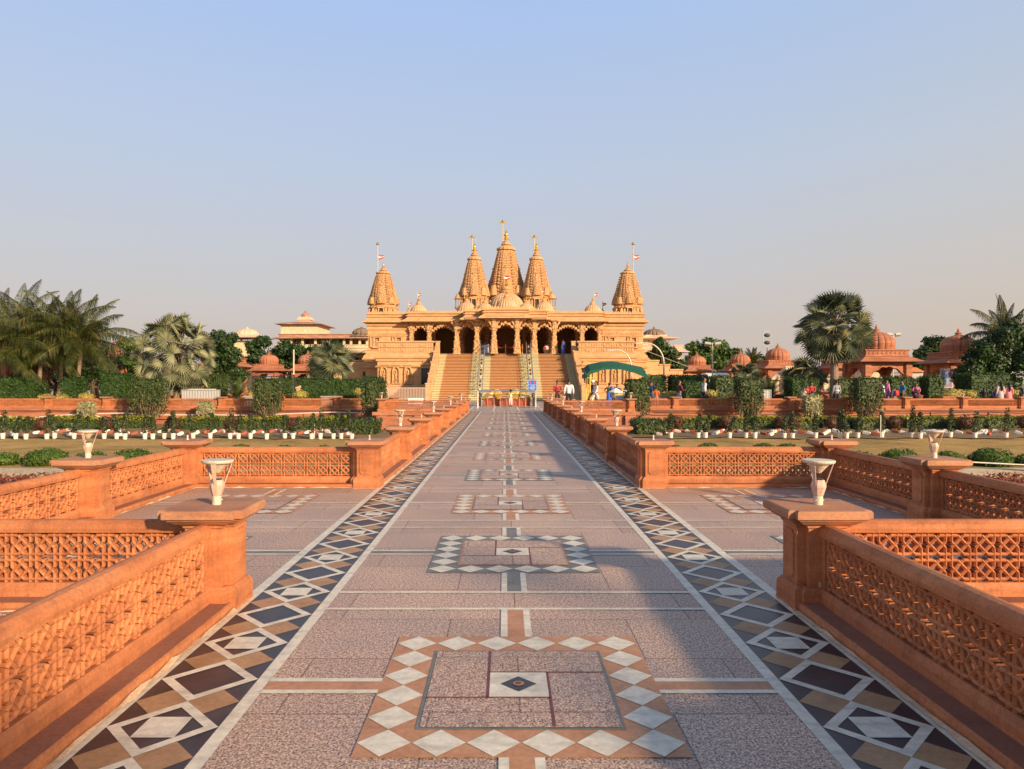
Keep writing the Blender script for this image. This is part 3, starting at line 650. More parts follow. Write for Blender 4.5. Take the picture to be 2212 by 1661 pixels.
# -- podium: moulded base round the whole building
def base_prof(zt): return [(0.55, 0), (0.55, 0.28), (0.42, 0.34), (0.42, 0.60), (0.5, 0.64), (0.5, 0.78), (0.34, 0.86), (0.34, 1.05), (0.46, 1.1), (0.46, 1.2), (0.22, 1.3), (0.22, 1.42), (0.0, 1.5), (0.0, 3.1), (0.18, 3.14), (0.26, 3.24), (0.14, 3.3), (0.02, 3.34), (0.02, 3.75), (0.16, 3.8), (0.16, 3.98), (0.3, 4.04), (0.34, 4.2), (0.2, 4.27), (0.2, 4.42), (0.12, 4.5), (0.12, zt)]
for s in (-1, 1):
    b = MB(); a, c = sorted((s * 7.25, s * 12.75)); b.sweep(rectp(a, c, 72.0, 78.0), base_prof(FZ)); ident(b, 'podium', ms)
    # carved parapet in two tiers
    b = MB(); b.sweep(rectp(a, c, 72.0, 72.5), [(0.0, FZ), (0.12, FZ + 0.02), (0.12, FZ + 0.1), (0.0, FZ + 0.14), (0.0, FZ + 0.52), (0.1, FZ + 0.55), (0.1, FZ + 0.62), (0.0, FZ + 0.66), (0.0, FZ + 1.02), (0.13, FZ + 1.06), (0.13, FZ + 1.2), (0.04, FZ + 1.22)])
    n = 22
    for i in range(n):
        x = a + (c - a) * (i + 0.5) / n
        for z, h in ((FZ + 0.33, 0.16), (FZ + 0.84, 0.14)):
            if i % 7 == 3: b.loft([[(x + 0.16 * cos(t * pi / 5), 72.0 - dd, z + 0.16 * sin(t * pi / 5)) for t in range(10)] for dd in (0, 0.07)])
            else: b.box(x - 0.055, x + 0.055, 71.95, 72.0, z - h, z + h)
    ident(b, 'parapet', ms)
    # niches with small figures
    for xn in (12.1, 10.9, 9.7):
        b = MB(); x = s * xn; y0 = 71.90
        b.box(x - 0.38, x - 0.27, y0 - 0.1, 72.0, 1.62, 2.85); b.box(x + 0.27, x + 0.38, y0 - 0.1, 72.0, 1.62, 2.85)
        b.box(x - 0.44, x + 0.44, y0 - 0.16, 72.0, 1.52, 1.63)
        for i in range(8):
            t0, t1 = pi * i / 8, pi * (i + 1) / 8
            b.loft([[(x + rr * cos(t) * 0.9, yy, 2.85 + rr * sin(t) * 1.1) for t, rr, yy in ((t0, 0.27, y0 - 0.1), (t0, 0.40, y0 - 0.1), (t0, 0.40, 72.0), (t0, 0.27, 72.0))], [(x + rr * cos(t) * 0.9, yy, 2.85 + rr * sin(t) * 1.1) for t, rr, yy in ((t1, 0.27, y0 - 0.1), (t1, 0.40, y0 - 0.1), (t1, 0.40, 72.0), (t1, 0.27, 72.0))]])
        nn = ident(b, 'niche', ms)
        f = MB()   # carved figure: bent body, arms, halo
        f.loft([[(x + ox + r_ * cos(k * pi / 4), y0 + 0.02 + 0.6 * r_ * sin(k * pi / 4), z) for k in range(8)] for ox, r_, z in ((0.05, 0.06, 1.63), (0.06, 0.07, 1.9), (0, 0.12, 2.15), (-0.03, 0.09, 2.3), (0.0, 0.13, 2.5), (0.02, 0.05, 2.6), (0.03, 0.085, 2.68), (0.03, 0.08, 2.8), (0.03, 0.04, 2.9))])
        f.tube([(x + 0.12, y0, 2.5), (x + 0.22, y0, 2.3), (x + 0.1, y0 - 0.05, 2.25)], 0.03, 5); f.tube([(x - 0.1, y0, 2.5), (x - 0.2, y0, 2.65), (x - 0.12, y0 - 0.05, 2.8)], 0.03, 5); f.tube([(x - 0.05, y0, 1.63), (x - 0.14, y0, 1.85), (x - 0.05, y0, 2.1)], 0.05, 5)
        f.build('figure', mc, nn)
        b = MB(); b.add([(x - 0.5, 71.96, 3.36), (x + 0.5, 71.96, 3.36), (x, 71.96, 3.72), (x - 0.5, 71.85, 3.36), (x + 0.5, 71.85, 3.36), (x, 71.85, 3.68)], [(0, 1, 4, 3), (3, 4, 5), (1, 2, 5, 4), (2, 0, 3, 5)]); b.build('pediment', ms, nn)
    # side doorway
    b = MB(); x = s * 7.95; b.box(x - 0.42, x + 0.42, 71.93, 71.99, 1.5, 3.05); d_ = ident(b, 'doorway', M['glass'])
    b = MB(); 
    for dx in (-0.53, 0.43): b.box(x + dx, x + dx + 0.1, 71.8, 71.99, 1.5, 3.1)
    b.box(x - 0.6, x + 0.6, 71.72, 71.99, 3.1, 3.2); b.box(x - 0.4, x + 0.4, 71.85, 71.99, 3.36, 3.55); b.box(x - 0.25, x + 0.25, 71.85, 71.99, 3.55, 3.75); b.box(x - 0.08, x + 0.08, 71.85, 71.99, 3.75, 3.9); b.build('door_frame', ms, d_)
    # wing base and wing walls
    plan = rectp(*sorted((s * 10.35, s * 14.65)), 77.0, 97.0)
    b = MB(); b.sweep(rectp(*sorted((s * 10.2, s * 14.85)), 76.6, 97.2), base_prof(FZ)); ident(b, 'wing_base', ms)
    wp = [(0.22, FZ), (0.22, FZ + 0.18), (0.1, FZ + 0.26), (0.1, FZ + 0.42), (0.2, FZ + 0.46), (0.2, FZ + 0.54), (0.05, FZ + 0.62), (0, FZ + 0.8), (0, 6.55), (0.12, 6.6), (0.14, 6.72), (0.02, 6.76), (0.02, 7.2), (0.14, 7.26), (0.14, 7.36), (0.04, 7.42), (0.04, 7.6), (0.2, 7.66), (0.24, 7.8), (0.1, 7.9), (0.1, 8.0)]
    b = MB(); b.sweep(plan, wp)
    for i in range(16):     # frieze of little arches and blocks
        x = s * (10.6 + 0.262 * i); h = 0.12 + 0.16 * R.random(); b.box(x - 0.08, x + 0.08, 76.93, 77.0, 6.78, 6.78 + h)
    for i in range(4):      # wall projections
        x = s * (10.75 + i * 1.18); b.box(x - 0.16, x + 0.16, 76.86, 77.0, FZ + 0.82, 6.54)
    ident(b, 'wing_wall', ms)
    for xw in (11.35, 13.65):
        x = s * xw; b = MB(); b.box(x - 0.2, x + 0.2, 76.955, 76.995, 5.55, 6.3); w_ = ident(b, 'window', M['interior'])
        b = MB()
        for dx in (-0.42, 0.22): b.box(x + dx, x + dx + 0.2, 76.78, 77.0, 5.42, 6.42)
        b.box(x - 0.5, x + 0.5, 76.7, 77.0, 5.3, 5.42); b.box(x - 0.5, x + 0.5, 76.7, 77.0, 6.42, 6.52); b.build('window_frame', ms, w_)
for s in (-1, 1):
    w_ = None
    for (xa, xb, zt_) in ((14.7, 16.8, 3.95), (16.8, 18.0, 3.5), (18.0, 19.4, 2.95), (19.4, 20.8, 2.4)):
        b = MB(); a, c = sorted((s * xa, s * xb)); b.box(a + 0.002, c - 0.002, 79.0, 80.0, 0, zt_); b.box(a - 0.03, c + 0.03, 78.9, 80.1, zt_, zt_ + 0.16)
        o_ = b.build('side_stair_wall', ms, w_ or T); w_ = w_ or o_
    b = MB(); b.tube([(s * 15, 79.5, 5.3), (s * 20.8, 79.5, 3.1)], 0.04, 6); b.build('side_rail', M['steel'], w_)
# -- hall behind the porch
b = MB(); b.box(-10.3, 10.3, 74.6, 97, FZ - 0.25, FZ - 0.006); ident(b, 'hall_floor', M['tread'])
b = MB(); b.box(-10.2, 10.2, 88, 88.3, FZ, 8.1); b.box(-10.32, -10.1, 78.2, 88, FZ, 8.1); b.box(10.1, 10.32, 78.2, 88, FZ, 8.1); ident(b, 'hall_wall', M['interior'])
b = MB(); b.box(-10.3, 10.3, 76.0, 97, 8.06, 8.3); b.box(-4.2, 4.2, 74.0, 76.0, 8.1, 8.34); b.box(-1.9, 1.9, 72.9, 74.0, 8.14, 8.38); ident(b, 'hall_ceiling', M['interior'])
# -- pillars
def pillar(x, y, z0=FZ, zt=7.55, w=0.30, mat=mc):
    b = MB(); H = zt - z0
    def sqr(h, c, z): return [(x + px, y + py, z) for px, py in chamf(h, c)]
    prof = [(0.46, 0, 0.0), (0.46, 0, 0.05), (0.40, 0, 0.06), (0.40, 0, 0.17), (0.44, 0, 0.18), (0.44, 0, 0.2), (0.34, 0, 0.22), (0.36, 0, 0.26), (0.34, 0, 0.44), (0.38, 0, 0.45), (0.38, 0, 0.47), (0.27, 0, 0.49), (0.27, 0, 0.60), (0.31, 0, 0.61), (0.31, 0, 0.63), (0.24, 0, 0.65), (0.22, 0, 0.80), (0.28, 0, 0.82), (0.28, 0, 0.84), (0.24, 0, 0.86), (0.34, 0, 0.91), (0.36, 0, 0.95), (0.30, 0, 0.96), (0.30, 0, 1.0)]
    b.loft([sqr(h * w / 0.30 * 0.9, h * 0.22, z0 + t * H) for h, _, t in prof])
    p = b.build('pillar', mat, T)
    c = MB()    # figured bracket capital
    c.loft([sqr(h, h * 0.3, z) for h, z in ((0.24, zt), (0.22, zt + 0.12), (0.26, zt + 0.3), (0.2, zt + 0.42), (0.3, zt + 0.52), (0.42, zt + 0.6))])
    for sx in (-1, 1):
        c.loft([[(x + sx * u, y + vy, z) for vy, z in ((-0.1, z0_), (0.1, z0_), (0.1, z1_), (-0.1, z1_))] for u, z0_, z1_ in ((0.16, zt - 0.3, zt + 0.1), (0.34, zt - 0.12, zt + 0.3), (0.42, zt + 0.12, zt + 0.48), (0.62, zt + 0.38, zt + 0.6))])
    c.build('capital', mat, p); return p
def torana(xa, xb, y, zs, zc, n_c):
    """scalloped garland arch: a carved band from capital to capital"""
    b = MB(); N = n_c * 8; pts = []
    for i in range(N + 1):
        u = -1 + 2 * i / N; x = (xa + xb) / 2 + u * (xb - xa) / 2
        base = zs + (zc - zs) * (1 - abs(u) ** 1.7); sc = abs(sin(pi * n_c * (u + 1) / 2)) * 0.22
        pts.append((x, base - 0.22 + sc, base + 0.08 + sc * 0.5))
    b.loft([[(x, y - 0.09, lo), (x, y - 0.13, (lo + hi) / 2), (x, y - 0.09, hi), (x, y + 0.09, hi), (x, y + 0.09, lo)] for x, lo, hi in pts])
    for i in range(n_c):
        u = -1 + 2 * (i + 0.5) / n_c; x = (xa + xb) / 2 + u * (xb - xa) / 2; z = zs + (zc - zs) * (1 - abs(u) ** 1.7) + 0.1
        b.loft([[(x + r_ * cos(t * pi / 4), y - d_, z + r_ * sin(t * pi / 4)) for t in range(8)] for d_, r_ in ((0.1, 0.15), (0.17, 0.14))])
    b.build('garland_arch', mc, T)
PX = [(1.18, 73.6), (2.97, 74.8), (5.1, 75.6), (8.1, 76.6), (10.0, 76.8)]
for s in (-1, 1):
    for i, (x, y) in enumerate(PX): pillar(s * x, y, zt=7.5)
    for (i, j, n_c) in ((0, 1, 5), (1, 2, 5), (2, 3, 9), (3, 4, 5)):
        xa, xb = sorted((s * PX[i][0], s * PX[j][0])); torana(xa + 0.25, xb - 0.25, max(PX[i][1], PX[j][1]) - 0.1, 6.95, 7.6, n_c)
torana(-0.95, 0.95, 73.6, 7.0, 7.65, 5)
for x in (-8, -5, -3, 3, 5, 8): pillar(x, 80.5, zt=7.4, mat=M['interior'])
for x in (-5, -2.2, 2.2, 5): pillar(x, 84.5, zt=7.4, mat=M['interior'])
# -- entablature: sloping eave, cornice and parapet with rondels, in stepped bays
def entab(x0, x1, y, zb, zt, yback, nm='entablature', over=0.55):
    b = MB(); h = zt - zb
    b.sweep(rectp(x0, x1, y, yback), [(-0.05, zb - 0.12), (-0.05, zb), (over, zb), (over, zb + 0.1), (0.16, zb + 0.36), (0.16, zb + 0.42), (0.05, zb + 0.45), (0.05, zb + 0.55), (0.2, zb + 0.6), (0.2, zb + 0.67), (0.04, zb + 0.7), (0.04, zb + 0.82), (0.2, zb + 0.86), (0.2, zb + 0.93), (0.02, zb + 0.96), (0.02, zt - 0.34), (0.13, zt - 0.32), (0.13, zt - 0.26), (0.02, zt - 0.24), (0.02, zt - 0.12)])
    n = max(3, int((x1 - x0) / 0.30))
    for i in range(n):
        x = x0 + (x1 - x0) * (i + 0.5) / n
        b.loft([[(x + 0.13 * cos(t * pi / 4), yy, zt - 0.10 + 0.13 * sin(t * pi / 4)) for t in range(8)] for yy in (y + 0.06, y - 0.03)])
        if i % 3 == 1: b.box(x - 0.18, x + 0.18, y - 0.42, y - 0.1, zb + 0.14, zb + 0.26)
    return b.build(nm, ms, T)
for s in (-1, 1):
    entab(*sorted((s * 10.32, s * 14.65)), 77.0, 8.02, 9.2, 97)
    entab(*sorted((s * 4.15, s * 10.3)), 76.2, 8.04, 9.2, 97)
    entab(*sorted((s * 2.2, s * 4.14)), 74.6, 8.10, 9.32, 90)
entab(-2.18, 2.18, 73.4, 8.16, 9.38, 90)
b = MB(); b.box(-14.5, 14.5, 77.5, 97, 8.35, 8.9); ident(b, 'roof', md)
# -- ribbed domes
def rib(n, d=0.07): return lambda a, i: 1 - d * max(0, 1 - abs(((a * n / (2 * pi)) % 1) - 0.5) * -2 + 1 - 2) if False else 1 - d * (1 - min(1, 4.5 * min((a * n / (2 * pi)) % 1, 1 - (a * n / (2 * pi)) % 1)))
def dome(x, y, z, r, fin=1.0, lobes=20, squash=0.85, finmat='gold', mat=None):
    b = MB(); N = lobes * 6
    prof = [(r * 1.04, z - 0.3), (r * 1.04, z - 0.08), (r * 0.98, z), (r * 1.0, z + 0.12 * r)]
    for k in range(1, 9):
        t = k / 8 * 1.30; prof.append((r * cos(t), z + 0.12 * r + r * squash * sin(t)))
    b.lathe(prof, x, y, N, mod=rib(lobes)); d = b.build('dome', mat or md, T)
    zt = z + 0.12 * r + r * squash * sin(1.30)
    c = MB(); r2 = r * 0.30
    c.lathe([(r2, zt - 0.02), (r2 * 1.15, zt + 0.05 * r), (r2 * 1.15, zt + 0.10 * r), (r2 * 0.7, zt + 0.14 * r), (r2 * 0.9, zt + 0.2 * r), (r2 * 0.8, zt + 0.26 * r), (r2 * 0.3, zt + 0.36 * r)], x, y, 16); c.build('dome_cap', ms, d)
    f = MB(); z2 = zt + 0.34 * r; h = 0.55 * fin
    f.lathe([(0.05, z2), (0.12 * fin, z2 + 0.1 * h), (0.15 * fin, z2 + 0.25 * h), (0.05, z2 + 0.4 * h), (0.10 * fin, z2 + 0.5 * h), (0.04, z2 + 0.62 * h), (0.06, z2 + 0.7 * h), (0.01, z2 + h)], x, y, 10); f.build('finial', M[finmat], d)
    return d
def flag(p, x, y, z, s=1.0, pole=0.0):
    if pole:
        b = MB(); b.tube([(x, y, z - pole), (x, y, z + 0.1)], 0.03, 5); b.build('flag_staff', M['polegold'], p)
    b = MB(); b.mi = 0; pts = []
    for i in range(6):
        u = i / 5; pts.append((x + 0.04 + 0.62 * s * u, y + 0.05 * sin(u * 5), z - 0.25 * s * u - 0.05 * sin(u * 6)))
    for i in range(5):
        for k, (a, c) in enumerate(((0, 0.33), (0.33, 0.66), (0.66, 1.0))):
            b.mi = 1 if k == 1 else 0
            def P(i, v):
                u = i / 5; h = 0.62 * s * (1 - 0.65 * u); return (pts[i][0], pts[i][1], pts[i][2] - v * h)
            b.quad(P(i, a), P(i, c), P(i + 1, c), P(i + 1, a))
    b.build('flag', [M['rope'], M['white']], p)
d0 = dome(0.1, 81.0, 9.35, 2.1, 1.7, 32, 1.02); flag(d0, -0.15, 80.7, 13.7, 1.1, 1.4)
dome(0.1, 76.3, 9.25, 1.17, 0.9, 22, 1.0)
for s in (-1, 1):
    dome(s * 2.2, 76.8, 9.05, 0.9, 0.8, 18, 1.05); d_ = dome(s * 4.2, 78.4, 9.05, 1.1, 1.0, 20, 1.1); flag(d_, s * 4.2 - 0.25, 78.4, 11.7, 0.5, 0.9)
    d_ = dome(s * 9.5, 79.0, 9.0, 0.97, 0.8, 18, 1.1); flag(d_, s * 9.35 + (-0.3 if s < 0 else 0.35), 79.2, 11.5, 0.7, 1.2)
    d_ = dome(s * 11.3, 84.0, 9.0, 0.72, 0.7, 16, 1.0); flag(d_, s * 11.3, 84.2, 11.0, 0.7, 1.0)
# -- spires
RATHA = [(1.0, 0.0), (1.0, 0.34), (0.92, 0.36), (0.92, 0.56), (0.82, 0.58), (0.82, 0.74), (0.74, 0.76)]
def ratha():
    q_ = RATHA + [(b_, a_) for a_, b_ in RATHA[::-1]]
    out = []
    for k in range(4):
        c, s = [(1, 0), (0, 1), (-1, 0), (0, -1)][k]
        for (x, y) in q_[:-1] if True else q_: out.append((x * c - y * s, x * s + y * c))
    res = []
    for p in out:
        if not res or (abs(p[0] - res[-1][0]) + abs(p[1] - res[-1][1]) > 1e-4): res.append(p)
    return res
RP = ratha()
def rprof(t, top=0.52): return top + (1 - top) * (1 - t ** 1.7)
def shikhara(b, x, y, z0, z1, r0, layers=26, top=0.52):
    rings = []; 
    for k in range(layers):
        for dt, dr in ((0.0, 1.0), (0.62, 1.0), (0.66, 0.945), (0.97, 0.945)):
            t = (k + dt) / layers; rr = r0 * rprof(t, top) * dr; rings.append([(x + px * rr, y + py * rr, z0 + (z1 - z0) * t) for px, py in RP])
    b.loft(rings)
def amalaka(b, x, y, z, r, h):
    n = 28; m = lambda a, i: 1 - 0.05 * (i % 2)
    b.lathe([(r * 0.85, z), (r * 0.9, z + h * 0.05), (r * 1.16, z + h * 0.09), (r * 1.2, z + h * 0.24), (r * 1.1, z + h * 0.3), (r * 0.95, z + h * 0.38), (r * 0.62, z + h * 0.5), (r * 0.42, z + h * 0.53), (r * 0.62, z + h * 0.60), (r * 0.62, z + h * 0.68), (r * 0.34, z + h * 0.76), (r * 0.34, z + h * 0.84), (r * 0.40, z + h * 0.9), (r * 0.2, z + h)], x, y, n, mod=m)
def kalash(b, x, y, z, h):
    r = h * 0.2
    b.lathe([(r * 0.5, z), (r * 0.8, z + h * 0.06), (r * 0.6, z + h * 0.1), (r * 1.0, z + h * 0.2), (r * 1.05, z + h * 0.28), (r * 0.5, z + h * 0.4), (r * 0.45, z + h * 0.44), (r * 0.8, z + h * 0.52), (r * 0.72, z + h * 0.6), (r * 0.3, z + h * 0.68), (r * 0.5, z + h * 0.76), (r * 0.35, z + h * 0.84), (r * 0.08, z + h)], x, y, 14)
def spire(x, y, zr, z0, z1, r0, ztop, pole=None):
    b = MB()
    # storey under the spire
    b.loft([[(x + px * rr, y + py * rr, z) for px, py in RP] for rr, z in ((r0 * 1.0, zr), (r0 * 1.0, zr + 0.2), (r0 * 0.94, zr + 0.25), (r0 * 0.94, z0 - 0.45), (r0 * 1.05, z0 - 0.4), (r0 * 1.1, z0 - 0.26), (r0 * 0.98, z0 - 0.2), (r0 * 0.98, z0 - 0.1), (r0 * 1.06, z0 - 0.05), (r0 * 1.03, z0 + 0.05))])
    sp_ = b.build('spire', ms, T)
    b = MB(); shikhara(b, x, y, z0, z1, r0); pass
    # chains of rosettes up the corners of every face
    nl = 13
    for k in range(nl):
        t = (k + 0.5) / nl * 0.96; rr = r0 * rprof(t); z = z0 + (z1 - z0) * t; s_ = 0.105 * r0 / 1.66 * (1.25 - 0.5 * t)
        for an in range(4):
            c, s = [(0, -1), (1, 0), (0, 1), (-1, 0)][an]
            for u in (-0.46, 0.46):
                cx_, cy_ = x + c * rr * 0.95 - s * u * rr, y + s * rr * 0.95 + c * u * rr
                ring = []
                for d_, q_ in ((0, 1.0), (0.09, 0.9), (0.09, 0.45), (0.02, 0.40)):
                    ring.append([(cx_ + c * d_ - s * s_ * q_ * cos(w_ * pi / 3), cy_ + s * d_ + c * s_ * q_ * cos(w_ * pi / 3), z + s_ * q_ * sin(w_ * pi / 3)) for w_ in range(6)])
                b.loft(ring)
    b.build('spire_body', mc, sp_)
    H = z1 - z0
    for an in range(4):      # half spires leaning on each face, three deep
        c, s = [(0, -1), (1, 0), (0, 1), (-1, 0)][an]
        b = MB()
        for off, rr, hh in ((0.62, 0.52, 0.60), (0.90, 0.36, 0.34)):
            xx, yy = x + c * r0 * off, y + s * r0 * off; shikhara(b, xx, yy, z0 + 0.04, z0 + H * hh, r0 * rr, 14, 0.4); amalaka(b, xx, yy, z0 + H * hh, r0 * rr * 0.42, 0.5 * rr * r0)
        b.build('attached_spire', mc, sp_)
        b = MB()
        for u in (-0.72, 0.72):
            xx, yy = x + c * r0 * 0.80 - s * u * r0, y + s * r0 * 0.80 + c * u * r0
            shikhara(b, xx, yy, z0 + 0.03, z0 + H * 0.22, r0 * 0.2, 8, 0.5)
        for u in (-0.62, -0.36, 0.36, 0.62):     # engaged niches of the storey below
            xx, yy = x + c * r0 * 0.97 - s * u * r0, y + s * r0 * 0.97 + c * u * r0; wv = 0.10 * r0; zt_ = z0 - 0.45
            b.loft([[(xx + c * d_ - s * ww * q_, yy + s * d_ + c * ww * q_, z) for d_, ww in ((-0.1, -1), (0.07, -1), (0.07, 1), (-0.1, 1))] for z, q_ in ((zr + 0.25, wv), (zt_ - 0.3, wv), (zt_, wv * 0.45))])
        b.build('turrets', ms, sp_)
        b = MB(); wv = 0.22 * r0; xx, yy = x + c * r0 * 1.0, y + s * r0 * 1.0; z_a, z_b = zr + 0.3, z0 - 0.42
        for u0, u1 in ((-1, -0.7), (0.7, 1)): b.obox((xx - s * wv * (u0 + u1) / 2 + c * 0.08, yy + c * wv * (u0 + u1) / 2 + s * 0.08, (z_a + z_b) / 2), (-s * wv * 0.15, c * wv * 0.15, 0), (c * 0.12, s * 0.12, 0), (0, 0, (z_b - z_a) / 2))
        b.obox((xx + c * 0.08, yy + s * 0.08, z_b), (-s * wv * 1.15, c * wv * 1.15, 0), (c * 0.16, s * 0.16, 0), (0, 0, 0.06)); b.obox((xx + c * 0.08, yy + s * 0.08, z_a), (-s * wv * 1.15, c * wv * 1.15, 0), (c * 0.16, s * 0.16, 0), (0, 0, 0.06))
        nf = b.build('window_niche', ms, sp_)
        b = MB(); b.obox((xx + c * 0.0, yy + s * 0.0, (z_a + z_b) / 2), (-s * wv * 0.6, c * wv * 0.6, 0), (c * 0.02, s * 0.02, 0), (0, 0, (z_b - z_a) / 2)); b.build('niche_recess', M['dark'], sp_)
    b = MB(); amalaka(b, x, y, z1, r0 * 0.50, (ztop - z1) * 0.5); b.build('crowning_disc', ms, sp_)
    b = MB(); kalash(b, x, y, z1 + (ztop - z1) * 0.47, (ztop - z1) * 0.53); b.build('finial', M['gold'], sp_)
    if pole:
        px, ztp, zbt, bar = pole; b = MB(); b.tube([(px, y, zbt), (px, y, ztp)], 0.045, 8)
        for k in range(6): zz = zbt + (ztp - zbt) * (k + 0.5) / 6; b.tube([(px, y, zz), (px, y, zz + 0.06)], 0.1, 8)
        fp = b.build('flagpole', M['polegold'], sp_)
        b = MB(); b.lathe([(0.1, ztp), (0.2, ztp + 0.06), (0.14, ztp + 0.2), (0.03, ztp + 0.32)], px, y, 8)
        if bar:
            b.box(px - 0.42, px + 0.42, y - 0.06, y + 0.06, ztp - 0.08, ztp + 0.1)
            for sx in (-1, 1): b.tube([(px + sx * 0.38, y, ztp - 0.1), (px + sx * 0.38, y, ztp - 0.5)], 0.03, 5)
        b.build('pole_top', M['gold'], sp_)
        flag(sp_, px + 0.1, y, ztp - (1.0 if not bar else 1.5), 1.0)
spire(0.1, 92, 9.0, 12.5, 18.3, 2.08, 21.1, (-0.35, 22.0, 17.8, True))
spire(-3.86, 90, 9.0, 12.3, 16.75, 1.54, 19.05, (-4.15, 19.7, 16.0, True))
spire(3.86, 90, 9.0, 12.3, 16.75, 1.54, 19.05, (3.6, 19.7, 16.0, True))
spire(-13.6, 80.5, 8.9, 10.25, 13.66, 1.42, 15.1, (-14.25, 16.95, 12.9, False))
spire(13.6, 80.5, 8.9, 10.25, 13.66, 1.42, 15.1, (14.2, 16.95, 12.9, False))
for s in (-1, 1):    # balcony kiosks on the shoulders
    x, y, z = s * 5.75, 89.5, 11.0; b = MB(); b.lathe([(0.15, z - 0.55), (0.5, z - 0.2), (0.55, z)], x, y, 8)
    for k in range(8): a = pi / 8 + k * pi / 4; b.tube([(x + 0.45 * cos(a), y + 0.45 * sin(a), z), (x + 0.45 * cos(a), y + 0.45 * sin(a), z + 1.0)], 0.05, 5)
    b.lathe([(0.68, z + 0.98), (0.5, z + 1.12), (0.46, z + 1.3), (0.3, z + 1.55), (0.08, z + 1.7), (0.02, z + 1.95)], x, y, 12); ident(b, 'balcony_kiosk', ms)
# -- handrails with globe lamps on the pale strips of the stairs
for s, sd_ in ((-1, 'left'), (1, 'right')):
    t = thing('stair_handrail', 'grey double handrail hung with round lamps up the %s pale strip of the stairs' % sd_, 'handrail', (s * 2.35, 0, 0), 0, 'handrails on the temple stairs')
    for dx in (-0.22, 0.22):
        b = MB(); b.tube([(dx, YB + 0.3, 1.0), (dx, YT - 0.2, FZ + 1.0), (dx, YT + 0.3, FZ + 1.25)], 0.032, 6); b.tube([(dx, YB + 0.3, 0.55), (dx, YT - 0.2, FZ + 0.55)], 0.022, 6); b.build('rail', M['railgrey'], t)
        for k in range(9):
            y = YB + 0.5 + k * (YT - YB - 0.8) / 8; zz = max(0, (y - YB) / (YT - YB)) * FZ; b = MB(); b.tube([(dx, y, zz), (dx, y, zz + 1.0)], 0.028, 6); b.build('post', M['railgrey'], t)
    for k in range(14):
        y = YB + 0.4 + k * (YT - YB + 0.2) / 13; zz = max(0, (y - YB) / (YT - YB)) * FZ
        b = MB(); b.ball((0, y, zz + 0.85), 0.105, 8, 6); b.build('globe', M['dark' if k % 3 else 'lampcream'], t, smooth=True)
        b = MB(); b.tube([(-0.22, y, zz + 0.72), (0.22, y, zz + 0.72)], 0.015, 5); b.build('crossbar', M['grey'], t)
# rope barrier at the top
for i, x in enumerate((-1.75, 0.0, 0.9, 1.75, -0.9)):
    t = thing('rope_post', ['brass rope post left of the middle doorway', 'brass rope post in the centre of the middle doorway', 'brass rope post just right of the centre one', 'brass rope post at the right pillar of the middle doorway', 'brass rope post between the centre and left posts'][i], 'post', (x, 73.0 + 0.0, FZ - 0.01), 0, 'rope posts at the top of the stairs')
    t.location.y = 74.9 if abs(x) > 1.2 else 74.75
    b = MB(); b.lathe([(0.16, 0), (0.16, 0.03), (0.03, 0.05), (0.03, 0.95), (0.05, 0.98), (0.02, 1.04)], n=10); b.build('stand', M['goldpaint'], t)
t = thing('rope', 'slack red rope strung between brass posts across the temple doorway', 'rope', (0, 74.75, FZ + 0.92))
b = MB(); pts = []
xs_ = [-1.75, -0.9, 0.0, 0.9, 1.75]
for a, c in zip(xs_, xs_[1:]):
    for i in range(8): u = i / 8; pts.append((a + (c - a) * u, 0.02, -0.28 * 4 * u * (1 - u)))
pts.append((1.75, 0.02, 0)); b.tube(pts, 0.035, 6); b.build('rope_strand', M['rope'], t)
